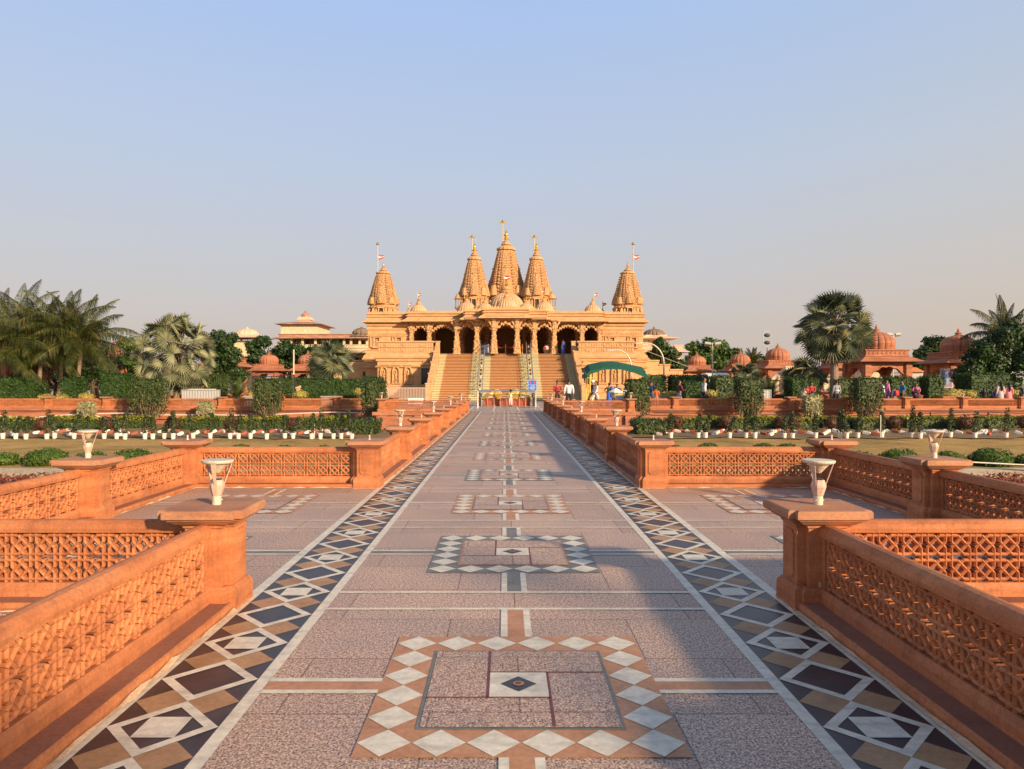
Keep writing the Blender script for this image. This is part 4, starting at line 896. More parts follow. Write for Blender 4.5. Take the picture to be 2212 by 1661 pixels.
# blue notice boards
def board(x, y, z, wd, ht, leg, label, mat, tilt=0.0):
    t = thing('notice_board', label, 'sign', (x, y, z), tilt)
    b = MB(); b.box(-wd / 2, wd / 2, -0.02, 0.02, leg, leg + ht); b.build('board', M[mat], t)
    f = MB(); e = 0.03
    for (x0, x1, z0, z1) in ((-wd / 2 - e, wd / 2 + e, leg + ht, leg + ht + e), (-wd / 2 - e, wd / 2 + e, leg - e, leg), (-wd / 2 - e, -wd / 2, leg, leg + ht), (wd / 2, wd / 2 + e, leg, leg + ht)): f.box(x0, x1, -0.03, 0.03, z0, z1)
    f.build('frame', M['blue'] if mat != 'blue' else M['lblue'], t)
    for sx in (-1, 1): g = MB(); g.box(sx * wd * 0.45 - 0.02, sx * wd * 0.45 + 0.02, 0.0, 0.04, 0, leg - e); g.box(sx * wd * 0.45 - 0.02, sx * wd * 0.45 + 0.02, -0.2, 0.22, 0, 0.03); g.build('leg', M['grey'], t)
    g = MB(); g.box(-wd / 2, wd / 2, -0.026, -0.021, leg + ht * 0.62, leg + ht * 0.64)
    for k, ww in enumerate((0.5, 0.72, 0.66, 0.4)):     # lines of white lettering, too small to read
        zc = leg + ht * (0.52 - k * 0.12); x = -wd * ww / 2
        while x < wd * ww / 2:
            l_ = wd * R.uniform(0.03, 0.10); g.box(x, x + l_, -0.026, -0.021, zc - ht * 0.025, zc + ht * 0.025); x += l_ + wd * 0.03
    g.build('lettering', M['white'], t)
    for sx in (-1, 1):
        g = MB(); cx_, cz_ = sx * wd * 0.25, leg + ht * 0.81; rr = wd * 0.13
        g.loft([[(cx_ + rr * cos(a * pi / 8), -0.026, cz_ + rr * sin(a * pi / 8)) for a in range(16)], [(cx_ + rr * 0.7 * cos(a * pi / 8), -0.026, cz_ + rr * 0.7 * sin(a * pi / 8)) for a in range(16)]], False, False)
        g.obox((cx_, -0.025, cz_), (rr * 0.55, 0, rr * 0.55), (0, 0.002, 0), (0.03 * 0.7, 0, -0.03 * 0.7)); g.build('prohibition_ring', M['signred'], t)
        g = MB(); g.box(cx_ - rr * 0.35, cx_ + rr * 0.35, -0.0235, -0.021, cz_ - rr * 0.35, cz_ + rr * 0.35); g.build('pictogram', M['white'], t)
    return t
board(gx(1150, 56), 56, 0, 0.62, 0.85, 0.95, 'deep blue notice board with two red prohibition rings at the foot of the stairs', 'blue')
board(gx(1050.5, 74.8), 74.9, FZ - 0.005, 0.56, 0.85, 0.12, 'pale blue notice board at the top of the stairs beside the left handrail', 'lblue')
# ---- steel barrier with golden elephants on a red plinth
YE = 50.4
t = thing('elephant_display', 'red plinth with two yellow-gold elephant heads behind the steel barrier', 'sculpture', (0.05, YE + 1.0, 0))
b = MB(); b.sweep(rectp(-1.62, 1.62, -0.4, 0.4), [(0.04, 0), (0.04, 0.08), (0, 0.1), (0, 0.43), (0.05, 0.45), (0.05, 0.50)])
for i in range(10): x = -1.62 + 0.36 * i; b.box(x - 0.03, x + 0.03, -0.43, -0.4, 0.1, 0.43)
b.build('plinth', M['bred'], t)
for s in (-1, 1):
    b = MB(); X = s * 0.72     # head, ear, trunk sweeping outward and down
    b.loft([[(X + ox + r_ * cos(k * pi / 5), 0.7 * r_ * sin(k * pi / 5), z) for k in range(10)] for ox, r_, z in ((s * 0.0, 0.16, 0.66), (0, 0.24, 0.8), (s * 0.02, 0.30, 0.95), (s * 0.0, 0.28, 1.08), (-s * 0.02, 0.2, 1.18), (-s * 0.02, 0.08, 1.24))])
    b.tube([(X + s * 0.18, -0.12, 0.98), (X + s * 0.42, -0.16, 0.92), (X + s * 0.62, -0.16, 0.82), (X + s * 0.78, -0.16, 0.68), (X + s * 0.86, -0.14, 0.62)], [0.17, 0.14, 0.11, 0.08, 0.06], 8)
    e = b.build('elephant_head', M['goldpaint'], t, smooth=True); e.scale = (1.2, 1.2, 1.2); e.location = (-0.2 * X, 0, -0.292)
    b = MB(); b.loft([[(X - s * 0.12 + s * r_ * cos(k * pi / 6) * 0.9, -0.24 + dy, 0.92 + r_ * sin(k * pi / 6) * 1.1) for k in range(12)] for dy, r_ in ((0.03, 0.22), (-0.02, 0.23), (-0.03, 0.17))]); b.build('ear', M['goldpaint'], e)
    b = MB(); b.tube([(X + s * 0.2, -0.2, 0.86), (X + s * 0.32, -0.3, 0.78), (X + s * 0.46, -0.32, 0.80)], [0.035, 0.03, 0.01], 6); b.build('tusk', M['white'], e)
    b = MB(); b.tube([(X - s * 0.05, -0.2, 0.7), (X - s * 0.10, -0.26, 0.66)], [0.1, 0.09], 8); b.build('foot', M['goldpaint'], e)
t = thing('crowd_barrier', 'polished steel barrier with ringed uprights in front of the golden elephants', 'barrier', (0.05, YE, 0))
b = MB()
for sx in (-1, 1):
    b = MB(); b.tube([(sx * 2.02, 0, 0), (sx * 2.02, 0, 1.12)], 0.045, 8); b.build('end_post', M['steel'], t)
    b = MB(); b.box(sx * 1.86 - 0.1, sx * 1.86 + 0.1, 0.3, 0.5, 0, 0.95); b.build('side_panel', M['dark'], t)
for nm, z, r_ in (('top_rail', 1.10, 0.045), ('lower_rail', 1.00, 0.02)):
    b = MB(); b.tube([(-2.08, 0, z), (2.08, 0, z)], r_, 8); b.build(nm, M['steel'], t)
for i in range(9):
    x = -1.76 + 0.44 * i; b = MB(); b.tube([(x, 0, 0), (x, 0, 0.62)], 0.02, 6); u = b.build('upright', M['steel'], t)
    b = MB(); b.tube([(x + 0.12 * cos(a * pi / 8), 0, 0.76 + 0.14 * sin(a * pi / 8)) for a in range(17)], 0.016, 5, False); b.tube([(x, 0, 0.9), (x, 0, 1.0)], 0.016, 5); b.build('ring', M['steel'], u)
# ================================================================ VEGETATION
V = Vector
def leafq(b, c, n, s, rnd, asp=0.55):
    """one small leaf, folded along nothing, facing roughly along n"""
    n = (n + V((rnd.gauss(0, .55), rnd.gauss(0, .55), rnd.gauss(0, .55)))).normalized()
    u = n.orthogonal().normalized(); a = rnd.random() * 6.28; u = (u * cos(a) + n.cross(u) * sin(a)); v = n.cross(u)
    s = s * rnd.uniform(0.65, 1.3); u *= s; v *= s * asp
    o = len(b.v); b.v.extend([tuple(c - u), tuple(c + v), tuple(c + u), tuple(c - v)]); b.f.append((o, o + 1, o + 2, o + 3)); b.m.append(b.mi)
def leaf_box(b, x0, x1, y0, y1, z0, z1, n, s, rnd, jit=0.06):
    b.box(x0 + jit, x1 - jit, y0 + jit, y1 - jit, z0, z1 - jit * 1.3)
    A = [((x1 - x0) * (z1 - z0), 0), ((x1 - x0) * (y1 - y0), 1), ((y1 - y0) * (z1 - z0), 2), ((y1 - y0) * (z1 - z0), 3)]; tot = sum(a for a, _ in A)
    for _ in range(n):
        r_ = rnd.random() * tot; k = 0
        for a, k in A:
            if r_ < a: break
            r_ -= a
        x, y, z = rnd.uniform(x0, x1), rnd.uniform(y0, y1), rnd.uniform(z0, z1); j = rnd.gauss(0, jit)
        lump = 0.05 * sin(x * 5 + z * 3) * cos(y * 4 - z * 4)
        if k == 0: p, n_ = V((x, y0 - j - lump, z)), V((0, -1, 0.2))
        elif k == 1: p, n_ = V((x, y, z1 + j + lump)), V((0, 0, 1))
        elif k == 2: p, n_ = V((x0 - j - lump, y, z)), V((-1, 0, 0.2))
        else: p, n_ = V((x1 + j + lump, y, z)), V((1, 0, 0.2))
        leafq(b, p, n_, s, rnd)
def leaf_ball(b, c, rx, ry, rz, n, s, rnd, core=0.82, shell=0.25, lump=0.12, lower=-1.0):
    if core: b.ball(c, 1.0, 10, 7, rx * core, ry * core, rz * core)
    ph = rnd.random() * 6
    for _ in range(n):
        z = rnd.uniform(lower, 1); a = rnd.random() * 2 * pi; r_ = sqrt(max(0, 1 - z * z)); d = V((r_ * cos(a), r_ * sin(a), z))
        k = 1 + lump * sin(a * 3 + ph) * cos(z * 4 + ph) + rnd.gauss(0, 0.05) - shell * rnd.random() ** 2
        p = V((c[0] + d.x * rx * k, c[1] + d.y * ry * k, c[2] + d.z * rz * k)); leafq(b, p, V((d.x / rx, d.y / ry, d.z / rz)).normalized(), s, rnd)
def hedge(px0, px1, py0, py1, Y, depth, label, mat='hedge', zbase=0.0, name='clipped_hedge', group=None, dens=170, leaf=0.075, cat='hedge'):
    rnd = random.Random(hash((px0, py0)) & 0xffff); x0, x1 = gx(px0, Y), gx(px1, Y); zt = gz(py0, Y); cx = (x0 + x1) / 2
    t = thing(name, label, cat, (cx, Y + depth / 2, zbase), 0, group); w_ = (x1 - x0) / 2; b = MB()
    area = (x1 - x0) * (zt - zbase) + (x1 - x0) * depth + 2 * depth * (zt - zbase)
    leaf_box(b, -w_, w_, -depth / 2, depth / 2, 0.02, zt - zbase, int(area * dens), leaf, rnd); b.build('foliage', M[mat], t); return t
def bush(px, py, rpx, Y, label, mat, zbase=None, name='round_bush', group=None, leaf=0.06, dens=150, sq=0.9, cat='bush'):
    r_ = rpx / F * Y; zc = gz(py, Y); zb = 0.0 if zbase is None else zbase
    t = thing(name, label, cat, (gx(px, Y), Y, zb), 0, group); b = MB(); rnd = random.Random(int(px * 7 + py))
    leaf_ball(b, (0, 0, zc - zb), r_, r_, r_ * sq, int(12.6 * r_ * r_ * dens), leaf, rnd); b.build('foliage', M[mat], t)
    s = MB(); s.tube([(0, 0, -0.05), (0.02, 0, zc - zb)], [0.05, 0.03], 6); s.build('stem', M['bark'], t); return t
# hedges of the upper garden, left then right (pixel spans, depth)
for (a, c, d_, e, Y, dp, lb, mt) in (
    (-12, 50, 816, 862, 50, 2.0, 'big clipped green hedge block at the far left under the coconut palms', 'hedge'),
    (48, 73, 824, 862, 50.5, 1.6, 'narrower clipped hedge block just right of the far-left one', 'hedge'),
    (130, 165, 818, 860, 50, 1.4, 'tall narrow clipped hedge block between the left palm trunks', 'hedge'),
    (214, 270, 809, 860, 50, 2.2, 'square clipped hedge block left of the silvery fan palm', 'hedge'),
    (440, 478, 810, 842, 53.5, 1.5, 'clipped hedge block right of the silvery fan palm', 'hedgeold'),
    (606, 650, 818, 846, 62, 1.5, 'low dark hedge behind the thin pole left of the temple', 'hedge'),
    (651, 723, 819, 857, 51, 1.8, 'long clipped hedge left of the temple with bare twiggy foot', 'hedge'),
    (723, 781, 821, 850, 52, 1.6, 'clipped hedge between the long hedge and the tall topiary left of the temple', 'hedge'),
    (779, 822, 816, 850, 54, 1.6, 'raised clipped hedge directly in front of the temple wing on the left', 'hedge'),
    (1397, 1440, 812, 850, 60, 1.6, 'hedge behind the street lamp right of the temple', 'hedge'),
    (1450, 1532, 812, 848, 60, 1.6, 'long hedge right of the street lamp under the leftmost right pavilion', 'hedge'),
    (1480, 1527, 826, 862, 50, 1.6, 'bright round-cornered hedge behind the man in the pale blue shirt', 'hedge'),
    (1545, 1586, 814, 862, 50.5, 1.6, 'dull green-brown hedge block right of the variegated yellow bush', 'hedgeold'),
    (1586, 1610, 818, 850, 58, 1.6, 'small hedge left of the tall right-hand topiary', 'hedge'),
    (1712, 1770, 818, 862, 52, 1.8, 'wide hedge behind the seated family on the right', 'hedge'),
    (1812, 1848, 820, 858, 51, 1.6, 'clipped hedge just right of the tall fan palm trunk', 'hedgeold'),
    (1925, 1985, 817, 860, 51, 1.6, 'dark hedge behind the blue-shirted man on the right', 'hedge'),
    (2006, 2041, 814, 858, 52, 1.6, 'round-topped clipped hedge left of the picture panels', 'hedge'),
    (2098, 2185, 808, 858, 51, 2.0, 'large dark hedge behind the women in pink on the far right', 'hedge')):
    hedge(a, c, d_, e, Y, dp, lb, mt)
for (x, y, r_, Y, lb, mt) in (
    (100, 861, 17, 48.5, 'low yellow-leaved bush beside the first palm trunk', 'yellow'), (133, 864, 19, 48, 'low yellow-leaved bush at the foot of the middle left palm', 'yellow'),
    (185, 858, 16, 49, 'low yellow bush right of the third palm trunk', 'yellow'), (597, 852, 14, 50, 'yellow bush behind the left topiary', 'yellow'),
    (649, 853, 17, 49.5, 'bright yellow bush in front of the pale steps on the left', 'yellow'), (775, 846, 12, 51, 'yellow bush tucked between two hedges left of the temple', 'yellow'),
    (1536, 850, 14, 49.3, 'round variegated yellow bush right of the man in the pale blue shirt', 'yellow'), (1833, 862, 14, 48.3, 'low yellow-green bush between hedge and balustrade on the right', 'yellow'),
    (2058, 853, 22, 50, 'long low yellow bush below the picture panels', 'yellow'), (2090, 852, 18, 50.3, 'low yellow bush right of the picture panels', 'yellow'),
    (1447, 853, 12, 52, 'yellow flowering bush behind the child in orange', 'yellow'), (2025, 858, 12, 49, 'small yellow bush left of the long low one on the right', 'golden'),
    (2190, 850, 14, 50, 'small yellow bush at the far right behind the pink dresses', 'yellow')):
    bush(x, y, r_, Y, lb, mt, sq=0.6, name='yellow_bush')
# topiary shrubs standing in front of the retaining wall: clipped top, bare branching foot
def topiary(px0, px1, py0, py1, Y, label, mat='hedgeold', zb=-1.0, top_bare=0.5, step=False):
    x0, x1 = gx(px0, Y), gx(px1, Y); cx, w_ = (x0 + x1) / 2, (x1 - x0) / 2 * 0.93; zt = gz(py0, Y) - zb; rnd = random.Random(int(px0))
    t = thing('topiary_shrub', label, 'shrub', (cx, Y, zb)); b = MB(); H = zt
    def rad(u): return w_ * (0.30 + 0.70 * min(1, u / 0.34) ** 0.7)
    levels = [0.5, 0.6, 0.75, 0.985]; rr = [rad(u) * (0.6 if u < 0.55 else 0.82) for u in levels]
    b.loft([[(r_ * px, r_ * 0.8 * py, u * H) for px, py in chamf(1, 0.25)] for u, r_ in zip(levels, rr)])
    n = int(3400 * w_ * H / 2.5)
    for _ in range(n):
        u = 1 - rnd.random() ** 0.75 * 0.78; a = rnd.random() * 4; r_ = rad(u)
        if rnd.random() < 0.18: p = V((rnd.uniform(-r_, r_), rnd.uniform(-r_, r_) * 0.8, H + rnd.gauss(0, 0.04))); nn = V((0, 0, 1))
        else:
            k = int(a); v_ = (a - k) * 2 - 1; d = [(v_, -1), (1, v_), (v_, 1), (-1, v_)][k]; j = 1 + rnd.gauss(0, 0.06)
            if u < 0.55 and rnd.random() < (0.60 - u) * 2.6: continue
            p = V((d[0] * r_ * j, d[1] * r_ * j * 0.8, u * H)); nn = V((d[0] if abs(d[0]) == 1 else 0, d[1] if abs(d[1]) == 1 else 0, 0.2))
        leafq(b, p, nn, 0.07, rnd)
    b.build('foliage', M[mat], t)
    s = MB()
    for k in range(95):
        a = rnd.random() * 6.28; r1 = rad(0.45) * rnd.uniform(0.6, 1.12); p0 = V((rnd.gauss(0, 0.05), rnd.gauss(0, 0.05), 0)); p2 = V((r1 * cos(a), r1 * sin(a) * 0.8, H * rnd.uniform(0.4, 0.62)))
        p1 = p0 * 0.5 + p2 * 0.5 + V((rnd.gauss(0, 0.08), rnd.gauss(0, 0.08), -0.1)); s.tube([p0, p1, p2, p2 + V((rnd.gauss(0, .1), rnd.gauss(0, .1), 0.45))], [0.03, 0.022, 0.016, 0.008], 4)
    s.build('branches', M['twig'], t); return t
topiary(290, 355, 820, 910, 44.6, 'tall cone-footed topiary in front of the left retaining wall below the fan palm')
topiary(551, 606, 820, 912, 44.6, 'tall topiary with twiggy foot in front of the wall below the left pavilions')
topiary(783, 834, 824, 900, 43.2, 'dark stepped topiary nearest the temple on the left', top_bare=.3)
topiary(1351, 1401, 821, 900, 43.2, 'rounded dark topiary nearest the temple on the right')
topiary(1590, 1644, 819, 906, 44.4, 'tall topiary in front of the middle of the right retaining wall')
topiary(1843, 1900, 818, 893, 44.4, 'broad topiary in front of the right wall left of the standing family')
topiary(173, 204, 869, 908, 44.9, 'small pale variegated shrub against the left wall', 'varieg')
topiary(429, 459, 868, 908, 44.9, 'small variegated shrub against the left wall right of the tall topiary', 'varieg')
topiary(1735, 1772, 855, 900, 44.9, 'small pale shrub against the right wall below the seated family', 'varieg')
# clipped hedges with golden tops on the sunken lawn
def low_hedge(px0, px1, Y, label, dz=0.68, dp=1.3):
    x0, x1 = gx(px0, Y), gx(px1, Y); t = thing('low_hedge', label, 'hedge', ((x0 + x1) / 2, Y, -1.0), 0, 'golden-topped hedges on the sunken lawn'); w_ = (x1 - x0) / 2; rnd = random.Random(int(px0 * 3))
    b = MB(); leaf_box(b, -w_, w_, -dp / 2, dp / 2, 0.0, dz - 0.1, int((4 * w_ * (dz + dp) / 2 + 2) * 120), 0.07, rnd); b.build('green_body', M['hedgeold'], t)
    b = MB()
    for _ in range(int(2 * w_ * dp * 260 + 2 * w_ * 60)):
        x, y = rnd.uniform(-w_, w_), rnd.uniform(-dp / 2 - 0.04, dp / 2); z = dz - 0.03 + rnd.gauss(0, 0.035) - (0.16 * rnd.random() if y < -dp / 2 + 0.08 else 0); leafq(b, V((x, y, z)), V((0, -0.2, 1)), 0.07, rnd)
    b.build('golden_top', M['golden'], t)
segsL = [(-10, 68), (105, 150), (150, 213), (255, 322), (387, 440), (440, 494), (520, 572), (578, 618), (653, 700), (700, 748)]
for i, (a, c) in enumerate(segsL): low_hedge(a, c, 41.0 + 1.2 * (i % 2), 'low golden-topped hedge on the left sunken lawn, %s from the left edge' % ORD[i])
segsR = [(1440, 1500), (1506, 1560), (1566, 1612), (1618, 1690), (1700, 1760), (1766, 1842), (1850, 1930), (1945, 2040), (2060, 2110), (2118, 2215)]
for i, (a, c) in enumerate(segsR): low_hedge(a, c, 40.6 + 1.4 * (i % 2), 'low golden-topped hedge on the right sunken lawn, %s from the temple side' % ORD[i])
for (a, c, Y, lb) in ((752, 808, 36.5, 'spreading green hedge by the wall under the walkway on the left'), (1376, 1440, 36.5, 'spreading green hedge beside the walkway on the right')):
    hedge(a, c, 911, 940, Y, 2.2, lb, 'hedgeold', -1.0, 'low_hedge', dens=200)
for i, x in enumerate((90, 232, 374, 498, 630)): bush(x, 916, 16, 39.6, 'round copper-red bush on the left sunken lawn, %s from the left' % ORD[i], 'redleaf', -1.0, 'copper_bush', 'copper bushes on the sunken lawns')
for i, x in enumerate((1459, 1566, 1688, 1713, 1795, 1932, 2085, 2214)): bush(x, 913, 17, 39.6, 'round copper-brown bush on the right sunken lawn, %s from the temple side' % ORD[i], 'redleaf', -1.0, 'copper_bush', 'copper bushes on the sunken lawns')
# potted thin climbers in a row
pot0 = thing('flower_pot', 'x', 'pot', (0, 0, 0), 0, 'white pots in a row on the sunken lawns'); b = MB(); b.lathe([(0.095, 0), (0.118, 0.24), (0.125, 0.25), (0.125, 0.27), (0.105, 0.27), (0.10, 0.24)], n=16, cap1=True); b.build('pot_body', M['whitepot'], pot0)
b = MB(); b.lathe([(0.10, 0.2), (0.10, 0.245)], n=12); b.build('potting_soil', M['soil'], pot0)
pu = False; plants = []
for v in range(5):
    rnd = random.Random(50 + v); t = thing('climbing_shrub', 'x', 'shrub', (0, 0, 0), 0, 'thin climbers growing in the white pots'); b = MB(); lean = rnd.uniform(-0.35, 0.35) if v in (1, 3, 4) else rnd.uniform(-0.08, 0.08); s = MB(); H = rnd.uniform(0.8, 1.15)
    for k in range(3): s.tube([(0, 0, 0), (lean * 0.4 + rnd.gauss(0, .03), rnd.gauss(0, .03), H * 0.5), (lean + rnd.gauss(0, .04), rnd.gauss(0, .05), H)], [0.012, 0.01, 0.006], 4)
    for _ in range(320):
        u = rnd.random(); r_ = (0.05 + 0.13 * (1 - abs(u - 0.35))) ; a = rnd.random() * 6.28; q_ = sqrt(rnd.random()) * r_; leafq(b, V((lean * u ** 1.3 + q_ * cos(a), q_ * sin(a), 0.05 + u * H)), V((cos(a), sin(a), 0.3)), 0.045, rnd)
    b.build('foliage', M['thin'], t); s.build('stem', M['twig'], t); plants.append([t, False])
potsL = [6, 34, 56, 101, 118, 160, 190, 225, 252, 270, 313, 330, 355, 374, 417, 454, 497, 515, 541, 576, 615, 633, 673, 692, 720, 737, 760]
potsR = [1449, 1508, 1524, 1576, 1612, 1631, 1694, 1712, 1762, 1814, 1829, 1853, 1905, 1970, 1988, 2053, 2106, 2173]
for lst, sd_ in ((potsL, 'left'), (potsR, 'right')):
    for i, px in enumerate(lst):
        Y = 33.9 + R.uniform(-0.25, 0.3) + (0.6 if sd_ == 'right' else 0); x = gx(px, Y); 
        lb = '%s from the %s' % (ORD[i], 'left edge' if sd_ == 'left' else 'temple side')
        place(pot0, pu, (x, Y, -0.975), R.random() * 6, 'white cylindrical pot on the %s lawn, %s' % (sd_, lb), (0.92, 0.92, R.uniform(0.9, 1.08))); pu = True
        v = plants[R.randrange(5)]; o = place(v[0], v[1], (x, Y, -0.74), R.uniform(-0.5, 0.5), 'thin dark climber in the white pot on the %s lawn, %s' % (sd_, lb), (1, 1, R.uniform(0.85, 1.15))); v[1] = True
# red and white edging stones, set slantwise in scalloped lines
st0 = None
for ci, (mt, lbc) in enumerate((('whitepot', 'whitewashed'), ('terra', 'terracotta-painted'))):
    t = thing('edging_stone', 'x', 'stone', (0, 0, 0)); b = MB(); b.loft([[(x * w_, y * w_, z) for x, y in ((-0.15, -0.07), (0.15, -0.07), (0.15, 0.07), (-0.15, 0.07))] for z, w_ in ((0, 1), (0.10, 1), (0.13, 0.86))]); b.build('block', M[mt], t)
    if ci == 0: st_w = t
    else: st_r = t
uw = ur = False; cnt = 0
for sd_, xa, xb in (('left', -24.5, -6.9), ('right', 7.6, 26.5)):
    x = xa; k = 0
    while x < xb:
        ph = (x - xa) * 1.15; Y = 35.9 + 2.2 * abs(sin(ph)) + R.uniform(-0.08, 0.08) - (0.3 if k % 7 == 3 else 0); dirx = 0.75 if cos(ph) * sin(ph) > 0 else -0.75
        white = k % 2 == 0; pr = st_w if white else st_r; us = uw if white else ur
        lb = '%s stone set slantwise in the scalloped bed edging of the %s lawn' % ('whitewashed' if white else 'terracotta-painted', sd_)
        o = place(pr, us, (x, Y, -0.955), dirx * 0.9 + R.uniform(-0.25, 0.25), lb, R.uniform(0.95, 1.25), '%s edging stones of the %s bed' % ('white' if white else 'terracotta', sd_)); o.rotation_euler.y = R.uniform(-0.45, -0.2) * (1 if dirx > 0 else -1)
        if white: uw = True
        else: ur = True
        x += 0.215 + 0.03 * R.random(); k += 1
# garden stakes
for i, (px, py, lb) in enumerate(((679, 912, 'thin white stake among the pots on the left lawn'), (1525, 905, 'thin white stake among the pots on the right lawn'), (1902, 898, 'tall thin white stake on the right lawn beside the copper bush'))):
    Y = 34.6; t = thing('garden_stake', lb, 'stake', (gx(px, Y), Y, -1)); b = MB(); h_ = gz(py, Y) + 1; b.tube([(0, 0, 0), (0.01, 0, h_)], 0.02, 6); b.build('rod', M['whitepot'], t); b = MB(); b.lathe([(0.028, h_ - 0.01), (0.028, h_ + 0.02), (0.01, h_ + 0.03)], n=8); b.build('tip', M['whitepot'], t)
# fresh green and purple bushes near the terraces
gs = [(-20, 30), (10, 34), (100, 48), (198, 38), (290, 46), (366, 20)]
for i, (px, r_) in enumerate(gs): bush(px, 1000 - r_ * 0.18, r_ * 0.86, 23.4, 'bushy bright green shrub on the near left lawn, %s from the left' % ORD[i], 'bush', -1.0, 'green_bush', 'bright green bushes near the terraces', 0.04, 520, 0.55)
gs = [(1838, 22), (1862, 36), (1942, 46), (2048, 38), (2142, 48), (2222, 30)]
for i, (px, r_) in enumerate(gs): bush(px, 1000 - r_ * 0.18, r_ * 0.86, 23.4, 'bushy bright green shrub on the near right lawn, %s outward' % ORD[i], 'bush', -1.0, 'green_bush', 'bright green bushes near the terraces', 0.04, 520, 0.55)
for i, (px, sd_) in enumerate(((55, 'left'), (148, 'left'), (245, 'left'), (345, 'left'), (1900, 'right'), (1996, 'right'), (2096, 'right'), (2196, 'right'))):
    bush(px, 1000, 24, 23.9, 'low dark purple shrub among green bushes, near %s lawn, %s from the left' % (sd_, ORD[i % 4]), 'purple', -1.0, 'purple_bush', 'purple bushes near the terraces', 0.04, 420, 0.5)
for i, (px, r_, sd_) in enumerate(((700, 13, 'left'), (520, 18, 'left'), (615, 14, 'left'), (1530, 22, 'right'), (1460, 12, 'right'), (1650, 22, 'right'), (1700, 20, 'right'))):
    bush(px, 966, r_, 26.5, 'tuft of fresh green on the %s lawn beyond the terrace, %s from left' % (sd_, ORD[i if i < 3 else i - 3]), 'bush', -1.0, 'grass_tuft', None, 0.04, 300, 0.4)
# concrete kerb, red ground cover and water hose near the left and right edges
for s, sd_ in ((-1, 'left'), (1, 'right')):
    x0, x1 = sorted((s * 5.9, s * 40)); t = thing('garden_kerb', 'stained grey concrete kerb crossing the %s lawn' % sd_, 'kerb', (0, 20.5, -1.0)); b = MB(); b.sweep(rectp(x0, x1, -0.12, 0.12), [(0, -0.1), (0, 0.24), (-0.015, 0.26)]); b.build('kerb_body', M['concrete'], t)
    t = thing('red_groundcover', 'low red-leaved ground cover in front of the kerb at the %s edge' % sd_, 'ground cover', (s * 14.5, 18.2, -1.0)); t['kind'] = 'stuff'; b = MB(); rnd = random.Random(5)
    b.box(-5.5, 5.5, -1.4, 1.4, 0, 0.05)
    for _ in range(9000): x, y = rnd.uniform(-6, 6), rnd.uniform(-1.6, 1.6); leafq(b, V((x, y, 0.06 + 0.16 * rnd.random() * (1 + 0.5 * sin(x * 2) * cos(y * 3)))), V((0, -0.3, 1)), 0.05, rnd)
    b.build('foliage', M['redground'], t)
t = thing('hose', 'white hose arching over the right lawn behind the lamp pier', 'hose', (11.4, 20.0, -1.0)); b = MB(); b.tube([(-2.6, 0, 0.25), (-1.6, 0.1, 0.42), (0, 0.2, 0.5), (1.5, 0.1, 0.47), (4, 0, 0.35), (6, 0, 0.1)], 0.018, 6); b.build('hose_tube', M['whitepot'], t)
for lb, pts in (('pale water pipe running sagging along the left retaining wall', [(gx(p, 45.4), 45.4 - 0.1, gz(y, 45.4) + 1) for p, y in ((-30, 896), (20, 899), (70, 902), (130, 897), (190, 894), (270, 892), (350, 896), (450, 896), (550, 897), (640, 893), (720, 890), (790, 892))]),
                ('second sagging pale pipe looping below the first on the left wall', [(gx(p, 45.2), 45.2, gz(y, 45.2) + 1) for p, y in ((200, 895), (225, 904), (262, 910), (300, 903), (335, 897))]),
                ('dark cable drooping along the right retaining wall', [(gx(p, 45.6), 45.6, gz(y, 45.6) + 1) for p, y in ((1410, 891), (1520, 893), (1640, 896), (1760, 894), (1880, 892), (2000, 893), (2120, 890), (2240, 894))])):
    t = thing('water_pipe' if 'pipe' in lb else 'cable', lb, 'pipe' if 'pipe' in lb else 'cable', (0, 0, -1.0)); b = MB(); b.tube(pts, 0.035 if 'pale' in lb else 0.025, 6); b.build('pipe_run', M['whitepot' if 'pale' in lb else 'dark'], t)
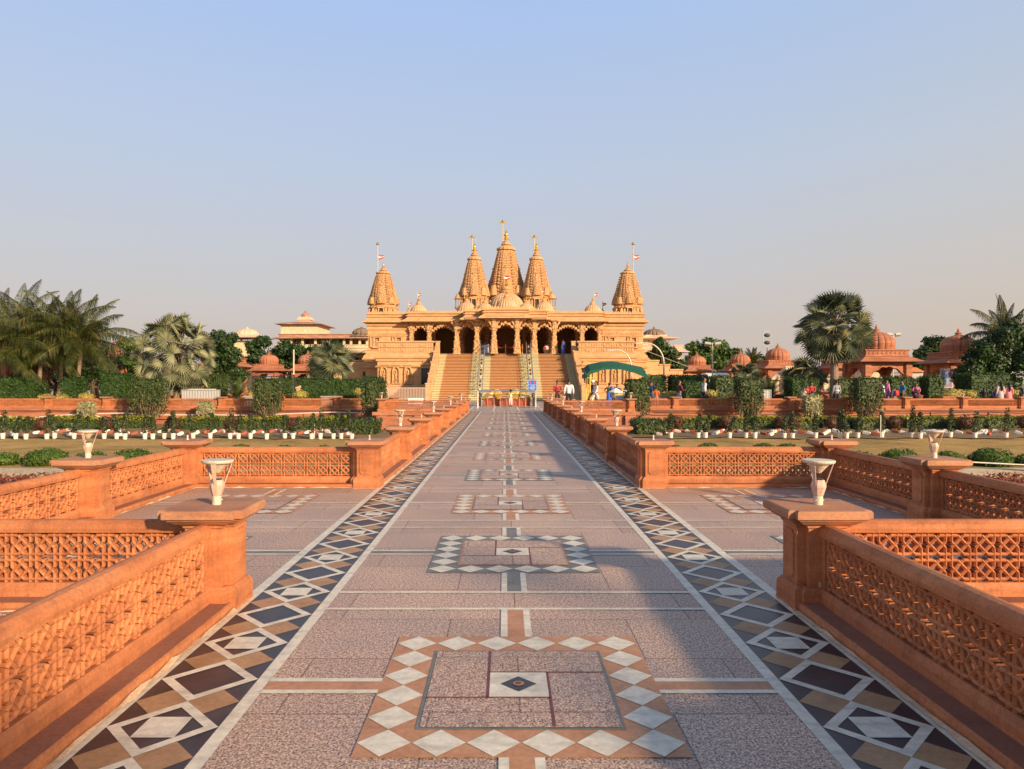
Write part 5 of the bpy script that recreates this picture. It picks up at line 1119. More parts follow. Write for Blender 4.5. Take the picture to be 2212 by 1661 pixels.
# ---------------------------------------------------------------- palms
def coconut(x, y, H, fr, nf, seed, label, lean=(0, 0), group=None, z=0.0, up=0.0):
    rnd = random.Random(seed); t = thing('coconut_palm', label, 'palm', (x, y, z), 0, group); b = MB()
    pts = [(lean[0] * u ** 1.5, lean[1] * u ** 1.5, H * u) for u in [i / 14 for i in range(15)]]
    rr = []
    b.tube(pts, [0.24 - 0.09 * min(1, i / 5) - 0.02 * i / 14 for i in range(15)], 10); b.build('trunk', M['trunk'], t)
    top = V(pts[-1]); g = MB()
    for k in range(nf):
        az = k * 2.39996 + rnd.uniform(-0.2, 0.2); el = radians(-25 + 105 * ((k + 0.5) / nf) ** 0.9 + up); L = fr * rnd.uniform(0.85, 1.1)
        d = V((cos(az) * cos(el), sin(az) * cos(el), sin(el))); p = top.copy(); rach = [p.copy()]; N = 22; side = d.cross(V((0, 0, 1))).normalized()
        for i in range(N):
            d = (d + V((0, 0, -0.040 - 0.055 * i / N)) * (1.0 if el > 0 else 0.6)).normalized(); p = p + d * L / N; rach.append(p.copy())
        g.tube([tuple(q_) for q_ in rach[::3]] + [tuple(rach[-1])], [0.045] + [0.03] * 6 + [0.012] * (len(rach[::3]) - 6), 4)
        for i in range(3, N + 1):
            u = i / N; ll = fr * 0.26 * sin(pi * min(1, 0.18 + 0.80 * u)) + 0.1
            for sd2 in (-1, 1):
                for sub in (0, 0.25, 0.5, 0.75):
                    q0 = rach[i - 1].lerp(rach[i], sub) if i <= N else rach[i]; tdir = (rach[i] - rach[i - 1]).normalized()
                    dr = (side * sd2 * 0.95 + tdir * 0.55 + V((0, 0, 0.05 + rnd.gauss(0, 0.08)))).normalized(); q1 = q0 + dr * ll * 0.38 + V((0, 0, -0.10 * ll)); q2 = q1 + (dr * 0.35 + V((rnd.gauss(0, .12), rnd.gauss(0, .12), -1.0))).normalized() * ll * 0.72 * rnd.uniform(0.7, 1.25)
                    wv = tdir * 0.020
                    o = len(g.v); g.v.extend([tuple(q0 - wv * 0.5), tuple(q0 + wv * 0.5), tuple(q1 + wv), tuple(q1 - wv), tuple(q2)]); g.f.append((o, o + 1, o + 2, o + 3)); g.f.append((o + 3, o + 2, o + 4)); g.m += [0, 0]
    g.build('fronds', M['coco'], t); return t
def fanpalm(x, y, H, R0, nl, seed, label, mat='fan', z=0.0, leafr=1.0, trunk=True, low=-50, tr=0.2, face=0.8):
    rnd = random.Random(seed); t = thing('fan_palm', label, 'palm', (x, y, z)); b = MB()
    b.tube([(0, 0, 0), (0.05, 0, H * 0.5), (0.0, 0, H)], [tr * 1.2, tr * 1.0, tr * 0.95], 12); b.build('trunk', M['trunk'], t); g = MB(); pt = MB()
    for k in range(nl):
        az = k * 2.39996; el = radians(low + (88 - low) * (k + 0.5) / nl); L = R0 * rnd.uniform(0.60, 0.74); c0 = V((0, 0, H)); d = V((cos(az) * cos(el), sin(az) * cos(el), sin(el)))
        c = c0 + d * L + V((0, 0, -0.05 * L)); pt.tube([tuple(c0), tuple(c0 + d * L * 0.55 + V((0, 0, 0.03))), tuple(c)], [0.04, 0.03, 0.02], 4)
        # blade plane: spreads beyond the petiole tip, tilted to face outwards and up
        tg = V((rnd.gauss(0, 1), rnd.gauss(0, 1), rnd.gauss(0, 1) - 0.5)); tg = (tg - d * tg.dot(d)).normalized()
        u = (d * rnd.uniform(0.35, 0.95) + tg * face).normalized(); nn = (d * 0.8 + V((0, 0, 0.35)) + V((rnd.gauss(0, .3), rnd.gauss(0, .3), 0))); nn = (nn - u * nn.dot(u)).normalized(); sdv = nn.cross(u).normalized()
        rl = leafr * rnd.uniform(0.85, 1.1); NS_ = 24; span = radians(290); prev = None
        for i in range(NS_):
            a0 = -span / 2 + span * i / NS_; a1 = -span / 2 + span * (i + 1) / NS_; am = (a0 + a1) / 2
            def pt_(a, r_, lift): 
                q_ = c + (u * cos(a) + sdv * sin(a)) * r_ + nn * (lift + 0.20 * (r_ / rl) * abs(sin(a * 0.5)) * rl); q_.z -= 0.05 * (r_ / rl) ** 2 * rl * (1.0 if el < 0.9 else 0.5); return tuple(q_)
            rr = rl * (0.72 + 0.28 * cos(a0 * 0.55)) ; o = len(g.v)
            g.v.extend([pt_(am, 0.02, 0), pt_(a0, rr * 0.52, -0.03), pt_(am, rr * 0.60, 0.05), pt_(a1, rr * 0.52, -0.03), pt_(am, rr * rnd.uniform(0.95, 1.08), -0.03)])
            g.f += [(o, o + 1, o + 2), (o, o + 2, o + 3), (o + 1, o + 4, o + 2), (o + 2, o + 4, o + 3)]; g.m += [0] * 4
    g.build('leaves', M[mat], t); pt.build('leaf_stalks', M['trunk'], t); return t
coconut(gx(84, 53), 53, 4.4, 4.4, 27, 1, 'coconut palm with the leftmost full trunk in the left grove', (0.2, 0), 'coconut palms of the left grove')
coconut(gx(128, 54), 54, 5.2, 4.5, 28, 2, 'coconut palm with the middle trunk of the left grove, tallest fronds', (0.35, 0), 'coconut palms of the left grove')
coconut(gx(166, 53.5), 53.5, 4.7, 4.3, 27, 3, 'coconut palm with the rightmost ringed trunk of the left grove', (0.4, 0), 'coconut palms of the left grove')
coconut(gx(30, 56), 56, 5.8, 4.6, 28, 4, 'tall dark coconut palm at the back of the left grove', (0.3, 0), 'coconut palms of the left grove')
coconut(gx(-20, 51), 51, 4.2, 4.4, 27, 5, 'coconut palm half outside the left edge', (0.3, 0), 'coconut palms of the left grove')
coconut(gx(2168, 59), 59, 5.4, 3.4, 24, 6, 'coconut palm rising over the dark trees at the right edge', (0.0, 0), None, 0, 12)
coconut(gx(1626, 112), 112, 4.6, 2.6, 20, 7, 'small distant palm between two pavilions on the right', (0, 0), None, 0, 25)
fanpalm(gx(381, 53), 53, 3.85, 3.25, 95, 11, 'huge round silvery fan palm left of the pavilions', 'fan', 0, 1.05, low=-80, face=0.7)
fanpalm(gx(714, 62), 62, 3.2, 1.9, 36, 12, 'blue-green fan palm in front of the cream building left of the temple', 'fand', 0, 1.15, low=-35)
fanpalm(gx(1801, 52), 52, 5.6, 2.8, 66, 13, 'tall fan palm with dark crown on a thick trunk, right of the temple', 'fand', 0, 1.15, low=-62, tr=0.26, face=0.55)
fanpalm(gx(1611, 64), 64, 1.9, 1.4, 20, 14, 'small pale fan palm in front of the second right pavilion', 'fand', 0, 0.95, low=-15, tr=0.1)
fanpalm(gx(1738, 62), 62, 2.0, 1.7, 22, 15, 'small spiky fan palm left of the tall fan palm', 'fand', 0, 1.1, low=-10, tr=0.1)
def cycad(px, Y, H, fr, seed, label):
    rnd = random.Random(seed); t = thing('feathery_palm', label, 'palm', (gx(px, Y), Y, 0)); g = MB(); b = MB(); b.tube([(0, 0, 0), (0, 0, H)], 0.1, 8); b.build('trunk', M['trunk'], t)
    for k in range(34):
        az = k * 2.39996; el = radians(5 + 78 * (k + 0.5) / 34); d = V((cos(az) * cos(el), sin(az) * cos(el), sin(el))); p = V((0, 0, H)); side = d.cross(V((0, 0, 1))).normalized(); N = 14; pr = p.copy()
        for i in range(N):
            d = (d + V((0, 0, -0.07))).normalized(); q_ = p + d * fr / N
            for sd2 in (-1, 1):
                ll = fr * 0.22 * sin(pi * (0.1 + 0.85 * i / N)); tip = p + (side * sd2 + d * 0.6).normalized() * ll + V((0, 0, 0.05)); o = len(g.v); g.v.extend([tuple(p), tuple(p + d * 0.05), tuple(tip)]); g.f.append((o, o + 1, o + 2)); g.m.append(0)
                tip = q_ + (side * sd2 + d * 0.6).normalized() * ll; m_ = (p + q_) / 2; o = len(g.v); g.v.extend([tuple(m_), tuple(m_ + d * 0.05), tuple(tip)]); g.f.append((o, o + 1, o + 2)); g.m.append(0)
            o = len(g.v); g.v.extend([tuple(p + side * 0.015), tuple(p - side * 0.015), tuple(q_ - side * 0.012), tuple(q_ + side * 0.012)]); g.f.append((o, o + 1, o + 2, o + 3)); g.m.append(0); p = q_
    g.build('fronds', M['cycad'], t)
cycad(512, 52, 0.5, 1.7, 31, 'dark feathery palm bush right of the silvery fan palm'); cycad(1664, 54, 0.5, 1.8, 32, 'feathery green palm bush on the right below the third pavilion'); cycad(155, 58, 1.4, 2.2, 33, 'shaded feathery palm behind the left palm trunks')
# ---------------------------------------------------------------- broadleaf trees
def tree(px, Y, blobs, label, mat='tree', leaf=0.17, dens=34, z=0.0, name='leafy_tree'):
    rnd = random.Random(int(px * 3 + Y)); x = gx(px, Y); t = thing(name, label, 'tree', (x, Y, z)); b = MB(); s = MB()
    zl = min(gz(py, Y) for _, py, _ in blobs) ; hx = sum(gx(bx, Y) - x for bx, _, _ in blobs) / len(blobs)
    s.tube([(0, 0, 0), (hx * 0.3, 0, max(1.0, zl * 0.6)), (hx * 0.6, 0, max(1.6, zl))], [0.24, 0.18, 0.13], 8)
    for bx, by, br in blobs:
        cx_, cz_, r_ = gx(bx, Y) - x, gz(by, Y) - z, br / F * Y; cy_ = rnd.uniform(-0.5, 0.5) * r_
        s.tube([(hx * 0.4, 0, max(1.2, zl * 0.7)), (cx_ * 0.6, cy_ * 0.5, cz_ * 0.75), (cx_, cy_, cz_)], [0.12, 0.08, 0.04], 6)
        # each bough is a cluster of ragged leaf clumps with gaps between them
        nc = max(13, int(11 * (r_ / 1.8)))
        for _ in range(nc):
            a = rnd.random() * 6.28; zz = rnd.uniform(-0.8, 1); q_ = sqrt(1 - min(1, zz * zz)); rr = r_ * rnd.uniform(0.4, 0.9); c = (cx_ + rr * q_ * cos(a), cy_ + rr * q_ * sin(a) * 0.8, cz_ + rr * zz * 0.85); cr = r_ * rnd.uniform(0.26, 0.46)
            leaf_ball(b, c, cr, cr, cr * 0.75, int(12.6 * cr * cr * dens), leaf, rnd, core=0.4, shell=0.9, lump=0.45)
        leaf_ball(b, (cx_, cy_, cz_), r_ * 0.82, r_ * 0.8, r_ * 0.78, int(12.6 * r_ * r_ * dens * 0.6), leaf, rnd, core=0.72, shell=0.3, lump=0.3)
    b.build('crown', M[mat], t); s.build('trunk', M['bark'], t); return t
tree(480, 60, [(478, 740, 30), (500, 770, 28), (470, 790, 34), (510, 808, 24), (455, 760, 26), (500, 730, 14)], 'dense rounded dark tree directly right of the silvery fan palm', dens=60, leaf=0.13)
tree(290, 66, [(285, 745, 24), (262, 775, 22), (300, 790, 26), (280, 812, 22)], 'scrubby tree between the coconut palms and the silvery fan palm', 'tree2', dens=40, leaf=0.12)
tree(575, 115, [(545, 750, 20), (570, 738, 18), (560, 772, 22), (535, 785, 20), (590, 765, 16)], 'broad dark tree behind the leftmost domed pavilion', dens=26, leaf=0.22)
tree(625, 114, [(615, 755, 24), (645, 760, 22), (630, 790, 26), (660, 780, 18), (605, 785, 20), (640, 815, 20)], 'dark tree behind the thin pole left of the temple', dens=26, leaf=0.22)
tree(690, 113, [(680, 760, 18), (700, 765, 16), (725, 752, 18), (690, 790, 20), (740, 775, 12)], 'dark tree below the balcony of the cream building', dens=26, leaf=0.22)
tree(1432, 92, [(1425, 752, 22), (1450, 762, 20), (1410, 768, 16), (1440, 785, 22), (1465, 790, 18), (1425, 738, 12), (1455, 812, 16)], 'tiered dark tree in front of the building just right of the temple', dens=30, leaf=0.2)
tree(1540, 122, [(1500, 752, 18), (1530, 748, 22), (1560, 758, 24), (1585, 770, 22), (1515, 775, 22), (1550, 790, 26), (1490, 782, 16), (1580, 800, 20)], 'wide light green tree behind the first two right pavilions', 'tree2', dens=24, leaf=0.26)
tree(1640, 115, [(1630, 788, 16), (1652, 780, 16), (1645, 800, 16)], 'small dark tree behind the small distant palm on the right', dens=24, leaf=0.24)
tree(1620, 126, [(1605, 775, 14), (1622, 796, 18), (1600, 800, 14)], 'far tree partly hidden by the second right pavilion', 'tree', dens=24, leaf=0.25)
tree(2010, 104, [(2025, 745, 26), (1995, 765, 22), (1975, 790, 20), (2040, 770, 24), (2010, 800, 26), (1965, 812, 14), (2050, 795, 18)], 'tall loose tree between the two large right pavilions', 'tree', dens=26, leaf=0.22)
tree(2140, 55, [(2120, 760, 34), (2160, 735, 34), (2200, 720, 34), (2100, 800, 30), (2150, 790, 36), (2200, 780, 40), (2185, 830, 34), (2095, 775, 18), (2130, 825, 26), (2230, 750, 34)], 'massive dark tree filling the right edge', 'tree', dens=55, leaf=0.13)
tree(2082, 60, [(2080, 800, 18), (2098, 818, 18), (2066, 815, 12)], 'small bright green tree left of the massive dark one', 'hedge', dens=60, leaf=0.12)
for i, (px, Y) in enumerate(((40, 66), (120, 68), (200, 67), (-25, 63))): tree(px, Y, [(px - 20, 800, 34), (px + 20, 795, 34), (px, 770, 30), (px + 30, 825, 26), (px - 28, 826, 26)], 'shaded dark tree behind the left palm trunks, %s from the left' % ORD[(i + 1) % 4], 'tree', dens=40, leaf=0.14)
# ================================================================ PAVILIONS, BUILDINGS, STREET FURNITURE
def chhatri(x, y, label, stone_='redfar', mat_d='redfar', sc=1.0):
    t = thing('domed_pavilion', label, 'pavilion', (x, y, 0), 0, 'domed red sandstone pavilions', sc); h = 1.62; m = M[stone_]
    b = MB(); b.sweep(rectp(-1.95, 1.95, -1.95, 1.95), [(0.1, 0), (0.1, 0.3), (0, 0.36), (0, 0.5)]); b.build('plinth', m, t)
    for sx in (-1, 1):
        for sy in (-1, 1):
            b = MB(); b.loft([[(sx * h + px, sy * h + py, z) for px, py in chamf(r_, r_ * 0.25)] for r_, z in ((0.24, 0.5), (0.24, 0.75), (0.16, 0.85), (0.13, 1.9), (0.22, 2.02), (0.22, 2.12), (0.3, 2.16), (0.3, 3.2))]); b.build('column', m, t)
    for k in range(4):     # cusped arch screens between the columns
        an = k * pi / 2; ca, sa = cos(an), sin(an); b = MB(); N = 36; lo = []
        for i in range(N + 1):
            u = -1 + 2 * i / N; z = 2.15 + 0.72 * (1 - abs(u) ** 2.2) + 0.10 * abs(sin(4.5 * pi * (u + 1) / 2)) - 0.05; lo.append((u * 1.34, z))
        rings = []
        for (xx, z) in lo: rings.append([(xx * ca - d_ * sa, xx * sa + d_ * ca, zz) for d_, zz in ((-h - 0.12, z), (-h - 0.12, 3.2), (-h + 0.12, 3.2), (-h + 0.12, z))])
        b.loft(rings)
        rings = []
        for (xx, z) in lo: rings.append([(xx * ca - d_ * sa, xx * sa + d_ * ca, zz) for d_, zz in ((-h - 0.12, z), (-h - 0.17, z + 0.02), (-h - 0.17, z + 0.12), (-h - 0.12, z + 0.14))])
        b.loft(rings); b.build('cusped_arch', m, t)
    b = MB(); b.sweep(rectp(-1.85, 1.85, -1.85, 1.85), [(0, 3.2), (0.02, 3.36), (0.62, 3.30), (0.64, 3.35), (0.05, 3.66), (0.05, 3.70)]); b.build('eave', m, t)
    b = MB(); b.sweep(rectp(-1.68, 1.68, -1.68, 1.68), [(0, 3.7), (0.06, 3.74), (0.06, 3.84), (0, 3.88), (0, 4.14), (0.1, 4.2), (0.1, 4.28), (0.0, 4.30)])
    for k in range(4):
        an = k * pi / 2; ca, sa = cos(an), sin(an)
        for i in range(9): xx = -1.4 + 0.35 * i; b.loft([[((xx + r_ * cos(a)) * ca + d_ * sa, (xx + r_ * cos(a)) * sa - d_ * ca, 4.01 + r_ * sin(a)) for a in [j * pi / 2 for j in range(4)]] for d_, r_ in ((1.68, 0.13), (1.72, 0.11))])
    b.build('frieze', m, t)
    b = MB(); r = 1.38; prof = [(r * 0.98, 4.28), (r * 0.98, 4.4), (r * 1.02, 4.42), (r * 1.02, 4.47), (r * 0.96, 4.5), (r * 1.01, 4.66)]
    for k in range(1, 10): tt = k / 9 * 1.36; prof.append((r * 1.05 * cos(tt) ** 0.8, 4.66 + r * 0.80 * sin(tt)))
    b.lathe(prof, n=96, mod=rib(16, 0.06)); b.build('dome', M[mat_d], t)
    b = MB(); b.lathe([(0.36, 5.70), (0.38, 5.75), (0.25, 5.82), (0.22, 5.9), (0.3, 5.94), (0.2, 6.0), (0.1, 6.06), (0.14, 6.14), (0.05, 6.22), (0.07, 6.27), (0.01, 6.42)], n=16); b.build('finial', M[mat_d], t)
    return t
for (px, Y, lb) in ((581, 107, 'small domed red pavilion farthest left of those seen clear of the trees'), (665, 107, 'domed red pavilion half hidden by the blue-green fan palm'),
                    (1504.8, 112, 'small domed red pavilion nearest the temple on the right'), (1599, 105, 'domed red pavilion behind the small pale fan palm'), (1680, 87, 'domed red pavilion left of the tall fan palm'),
                    (1818, 86, 'domed red pavilion seen through the tall fan palm'), (1893, 59, 'large domed red pavilion just right of the tall fan palm'), (2070, 63, 'large domed red pavilion beside the massive dark tree'),
                    (262, 72, 'domed red pavilion hidden between coconut palms and silvery fan palm'), (86, 59, 'red pavilion in shade behind the coconut trunks'), (486, 78, 'domed red pavilion mostly hidden by the dense rounded tree')):
    chhatri(gx(px, Y), Y, lb)
# ---- cream building left of the temple
def win(b, x0, x1, y, z0, z1, p):
    w_ = MB(); w_.box(x0, x1, y - 0.04, y - 0.01, z0, z1); o = w_.build('window', M['glass'], p); f = MB()
    for (a, c, d_, e) in ((x0 - 0.12, x0, z0 - 0.1, z1 + 0.1), (x1, x1 + 0.12, z0 - 0.1, z1 + 0.1), (x0, x1, z1, z1 + 0.1), (x0 - 0.1, x1 + 0.1, z0 - 0.22, z0 - 0.1), ((x0 + x1) / 2 - 0.03, (x0 + x1) / 2 + 0.03, z0, z1)): f.box(a, c, y - 0.1, y - 0.005, d_, e)
    f.box(x0 - 0.3, x1 + 0.3, y - 0.5, y - 0.005, z1 + 0.3, z1 + 0.4)
    f.build('window_frame', M['bcream'], o)
Yb = 120; t = thing('cream_building', 'long cream building with domed roof tower behind the trees left of the temple', 'building', (0, Yb, 0))
def L(px): return gx(px, Yb)
def Z(py): return gz(py, Yb)
b = MB(); b.box(L(596), L(800), 3.0, 18, 0, Z(751)); b.build('wall', M['bcream'], t)
b = MB(); b.box(L(596), L(800), 5.5, 18, Z(751), Z(729)); b.build('upper_wall', M['bpink'], t)
b = MB(); b.box(L(590), L(803), -0.6, 18.4, Z(731), Z(728)); b.sweep(rectp(L(600), L(770), 0.6, 17), [(0, Z(728)), (0, Z(723)), (0.15, Z(722)), (0.15, Z(720.5))]); b.build('roof_slab', M['broof'], t)
b = MB(); b.sweep(rectp(L(598), L(805), 0, 18), [(0.9, Z(762)), (0.9, Z(760)), (0.1, Z(755)), (0.1, Z(752)), (0.25, Z(752)), (0.25, Z(750)), (0.1, Z(750)), (0.1, Z(746)), (0.2, Z(745)), (0.2, Z(744))]); b.build('balcony', M['bcream'], t)
for px in (605, 628, 652, 680, 712, 742, 757, 776, 792): b = MB(); b.box(L(px) - 0.18, L(px) + 0.18, 0.3, 0.66, Z(744), Z(729)); b.build('verandah_post', M['bcream'], t)
for px in (615, 640, 700, 722, 766, 784): win(b, L(px) - 0.6, L(px) + 0.6, 5.5, Z(743), Z(733), t)
for px in (610, 645, 677, 725, 769): win(b, L(px) - 1.2, L(px) + 1.2, 3.0, Z(782) if px > 700 else Z(785), Z(771), t)
b = MB(); b.box(L(601), L(681), 1.4, 10, Z(721), Z(698)); b.build('tower_room', M['bcream'], t)
b = MB(); b.sweep(rectp(L(601), L(681), 1.4, 10), [(0.9, Z(699)), (0.9, Z(697.6)), (-2.2, Z(690.5))]); b.build('tower_roof', M['broof'], t)
xk = L(640.5); rk = 14 * Yb / F; b = MB(); b.sweep(rectp(xk - rk, xk + rk, 5.5 - rk, 5.5 + rk), [(-0.1, Z(692)), (-0.1, Z(687)), (0.1, Z(686)), (0.1, Z(682)), (-0.1, Z(681)), (-0.1, Z(679))]); cu = b.build('cupola_base', M['bpink'], t)
b = MB(); rd = 9.6 * Yb / F; b.lathe([(rd, Z(681)), (rd * 1.02, Z(677))] + [(rd * cos(k / 8 * 1.35), Z(677) + rd * 0.95 * sin(k / 8 * 1.35)) for k in range(1, 9)] + [(0.14, Z(666.5)), (0.2, Z(666)), (0.02, Z(663))], xk, 5.5, 72, mod=rib(12, 0.07)); b.build('cupola_dome', M['broof'], cu)
xk = L(777.5); b = MB(); b.lathe([(1.6, Z(727)), (2.1, Z(726.5)), (2.1, Z(725)), (1.5, Z(722))] + [(1.65 * cos(k / 8 * 1.4), Z(722) + 1.2 * sin(k / 8 * 1.4)) for k in range(1, 9)] + [(0.02, Z(702.5))], xk, 1.5, 72, mod=rib(12, 0.08)); b.build('corner_dome', M['darkdome'], t)
t = thing('cream_kiosk', 'small cream domed roof kiosk rising behind the dense dark tree on the left', 'building', (gx(534, 125), 125, 0)); Y2 = 125
b = MB(); b.box(-1.9, 1.9, -1.9, 1.9, 0, gz(737, Y2)); b.build('wall', M['bcream'], t)
for sx in (-1, 1):
    for sy in (-1, 1): b = MB(); b.box(sx * 1.6 - 0.15, sx * 1.6 + 0.15, sy * 1.6 - 0.15, sy * 1.6 + 0.15, gz(737, Y2), gz(731, Y2)); b.build('post', M['bcream'], t)
b = MB(); b.sweep(rectp(-2.0, 2.0, -2.0, 2.0), [(1.6, gz(731, Y2)), (1.6, gz(730, Y2)), (0, gz(726, Y2)), (0, gz(723, Y2)), (-0.1, gz(722.5, Y2))]); b.build('eave', M['bpink'], t)
b = MB(); b.lathe([(1.95, gz(723, Y2))] + [(1.95 * cos(k / 8 * 1.4), gz(723, Y2) + 1.05 * sin(k / 8 * 1.4)) for k in range(1, 9)] + [(0.02, gz(706, Y2))], n=72, mod=rib(12, 0.08)); b.build('dome', M['bpink'], t)
# ---- building right of the temple
Yb = 112; t = thing('cream_building', 'pinkish cream building with soot-stained dome behind trees right of the temple', 'building', (0, Yb, 0))
b = MB(); b.box(L(1388), L(1478), 2, 16, 0, Z(756)); b.build('wall', M['bcream'], t)
b = MB(); b.sweep(rectp(L(1386), L(1480), 1.4, 16), [(0, Z(762)), (0.9, Z(760)), (0.9, Z(759)), (0, Z(753)), (0, Z(747)), (0.15, Z(746)), (0.15, Z(744))]); b.build('parapet', M['bpink'], t)
b = MB(); b.box(L(1386), L(1408), 3, 12, Z(746), Z(727)); b.box(L(1384), L(1410), 2.5, 12.5, Z(727), Z(723)); b.build('upper_wall', M['bcream'], t)
for px in (1395, 1420, 1462): win(b, L(px) - 0.7, L(px) + 0.7, 2, Z(790), Z(775), t)
xk = L(1427); b = MB(); b.sweep(rectp(xk - 1.6, xk + 1.6, 3.4, 6.6), [(-0.2, Z(746)), (-0.2, Z(731)), (1.7, Z(729)), (1.7, Z(727.5)), (0.1, Z(723)), (0.1, Z(720))]); kk = b.build('kiosk', M['bpink'], t)
b = MB(); b.lathe([(1.85, Z(721))] + [(1.85 * cos(k / 8 * 1.42), Z(721) + 1.15 * sin(k / 8 * 1.42)) for k in range(1, 9)] + [(0.12, Z(705)), (0.16, Z(703)), (0.02, Z(699))], xk, 5, 96, mod=rib(16, 0.08)); b.build('kiosk_dome', M['darkdome'], kk)
b = MB(); b.tube([(L(1409), 5, Z(727)), (L(1413), 5, Z(691))], 0.04, 5); b.build('antenna', M['grey'], t)
# ---- far pale sheds, stalls and playground pieces seen through the pavilions on the right
for (pa, pc, py0, Y, lb, mt, rf) in ((1780, 1855, 806, 112, 'long low pale shed seen through the tall fan palm pavilion', 'bcream', 'concrete'), (1860, 2000, 804, 112, 'long low pale shed with arched grey roof behind the large pavilion', 'bcream', 'concrete'), (1530, 1572, 806, 92, 'small white pillared parapet wall behind the right-hand pole', 'white', 'white'), (1660, 1700, 812, 98, 'low cream wall behind the third right pavilion', 'bcream', 'bcream')):
    t = thing('low_shed', lb, 'shed', (gx((pa + pc) / 2, Y), Y, 0)); hw = (pc - pa) / 2 / F * Y; zt = gz(py0, Y); b = MB(); b.box(-hw, hw, 0, 3, 0, zt - 0.5); b.build('wall', M[mt], t)
    b = MB(); b.loft([[(x, 1.5 + 2.0 * -cos(a), zt - 0.5 + 0.55 * sin(a)) for a in [pi * k / 8 for k in range(9)]] for x in (-hw - 0.2, hw + 0.2)]); b.build('roof', M[rf], t)
    n = max(3, int(hw * 2 / 2.2))
    for i in range(n + 1): b = MB(); x = -hw + 2 * hw * i / n; b.box(x - 0.12, x + 0.12, -0.12, -0.002, 0, zt - 0.52); b.build('post', M['grey'], t)
for (px, Y, w_, py0, py1, lb, roof) in ((1722, 80, 22, 790, 830, 'yellow-walled hut behind the small spiky palm', 'bcream'), (1981, 72, 13, 793, 822, 'small grey stall with bright orange gable roof', 'orange'), (1883, 74, 17, 792, 818, 'small stall with red gable roof behind the large pavilion', 'signred')):
    if roof == 'orange': M['orange'] = plain('orange_roof', (0.75, 0.22, 0.05), 0.7)
    t = thing('stall', lb, 'stall', (gx(px, Y), Y, 0)); hw = w_ / F * Y; z0, z1 = gz((py0 + py1) / 2 - 4, Y), gz(py0, Y); b = MB(); b.box(-hw, hw, 0, 2, 0, z0)
    b.build('wall', M['bcream' if roof != 'orange' else 'grey'], t); b = MB(); b.loft([[(-hw * 1.15, -0.3, z0), (hw * 1.15, -0.3, z0), (hw * 0.8, 1, z1), (-hw * 0.8, 1, z1)], [(-hw * 1.15, 2.3, z0), (hw * 1.15, 2.3, z0), (hw * 0.8, 1.02, z1), (-hw * 0.8, 1.02, z1)]]); b.build('gable_roof', M[roof], t)
t = thing('garden_arch', 'white horseshoe arch seen through the large pavilion', 'arch', (gx(1905, 76), 76, 0)); b = MB()
for sx in (-1, 1): b.box(sx * 0.42 - 0.1, sx * 0.42 + 0.1, -0.15, 0.15, 0, 2.6)
b.loft([[(0.52 * r_ * cos(a), y_, 2.6 + 0.6 * r_ * sin(a)) for r_, y_ in ((0.62, -0.15), (1, -0.15), (1, 0.15), (0.62, 0.15))] for a in [pi * k / 12 for k in range(13)]]); b.build('arch_ring', M['white'], t)
# picture panels
for i, (px, c) in enumerate(((2044, (0.30, 0.22, 0.30)), (2069, (0.32, 0.20, 0.16)))):
    Y = 60; t = thing('picture_panel', ['framed panel with a blue figure left of the plain one near the dark tree', 'framed weathered brown panel beside the blue-figure one'][i], 'panel', (gx(px, Y), Y, 0)); b = MB(); z0, z1 = gz(836, Y), gz(798, Y); b.box(-0.42, 0.42, 0, 0.04, z0, z1); pn = b.build('panel', cloth(c), t)
    b = MB(); b.box(-0.48, -0.42, -0.03, 0.06, 0, z1 + 0.06); b.box(0.42, 0.48, -0.03, 0.06, 0, z1 + 0.06); b.box(-0.42, 0.42, -0.03, 0.06, z1, z1 + 0.06); b.box(-0.42, 0.42, -0.03, 0.06, z0 - 0.06, z0); b.build('frame', M['grey'], t)
    b = MB(); zc = (z0 + z1) / 2
    if i == 0: b.loft([[(r_ * cos(k * pi / 4), -0.012, z + 0 * k) if False else (r_ * cos(k * pi / 4), -0.004 - 0.012 * abs(sin(k * pi / 4)), z) for k in range(8)] for r_, z in ((0.10, zc - 0.5), (0.22, zc - 0.3), (0.16, zc), (0.24, zc + 0.2), (0.08, zc + 0.32), (0.12, zc + 0.42), (0.05, zc + 0.52))]); b.build('painted_figure', M['lblue'], pn)
    else: b.box(-0.25, 0.25, -0.008, -0.001, zc + 0.2, zc + 0.5); b.box(-0.2, 0.2, -0.008, -0.001, zc - 0.4, zc - 0.1); b.build('faded_patch', M['bpink'], pn)
# street lamps and poles
def curved_lamp(px, Y, py_top, reach, lb):
    x = gx(px, Y); zt = gz(py_top, Y); t = thing('street_lamp', lb, 'street lamp', (x, Y, 0)); b = MB(); pts = [(0, 0, 0), (0, 0, zt * 0.35), (0, 0, zt * 0.66)]
    for k in range(1, 9): a = pi / 2 * k / 8 * 1.15; pts.append((-reach * (1 - cos(a)) , 0, zt * 0.66 + zt * 0.34 * sin(min(a, pi / 2))))
    b.tube(pts, [0.085, 0.075, 0.07] + [0.06] * 8, 10); b.build('pole', M['lampcream'], t); e = pts[-1]
    b = MB(); b.loft([[(e[0] - d_, w_ * cy, e[2] + w_ * 0.5 * cz_ - 0.03 * d_) for cy, cz_ in ((-1, -1), (1, -1), (0.8, 1), (-0.8, 1))] for d_, w_ in ((0, 0.06), (0.15, 0.12), (0.55, 0.13), (0.75, 0.05))]); b.build('lamp_head', M['grey'], t)
curved_lamp(1434, 62, 741, 1.5, 'curved cream street lamp standing clear right of the temple')
curved_lamp(1364, 66, 756, 1.3, 'curved cream street lamp behind the green canopy')
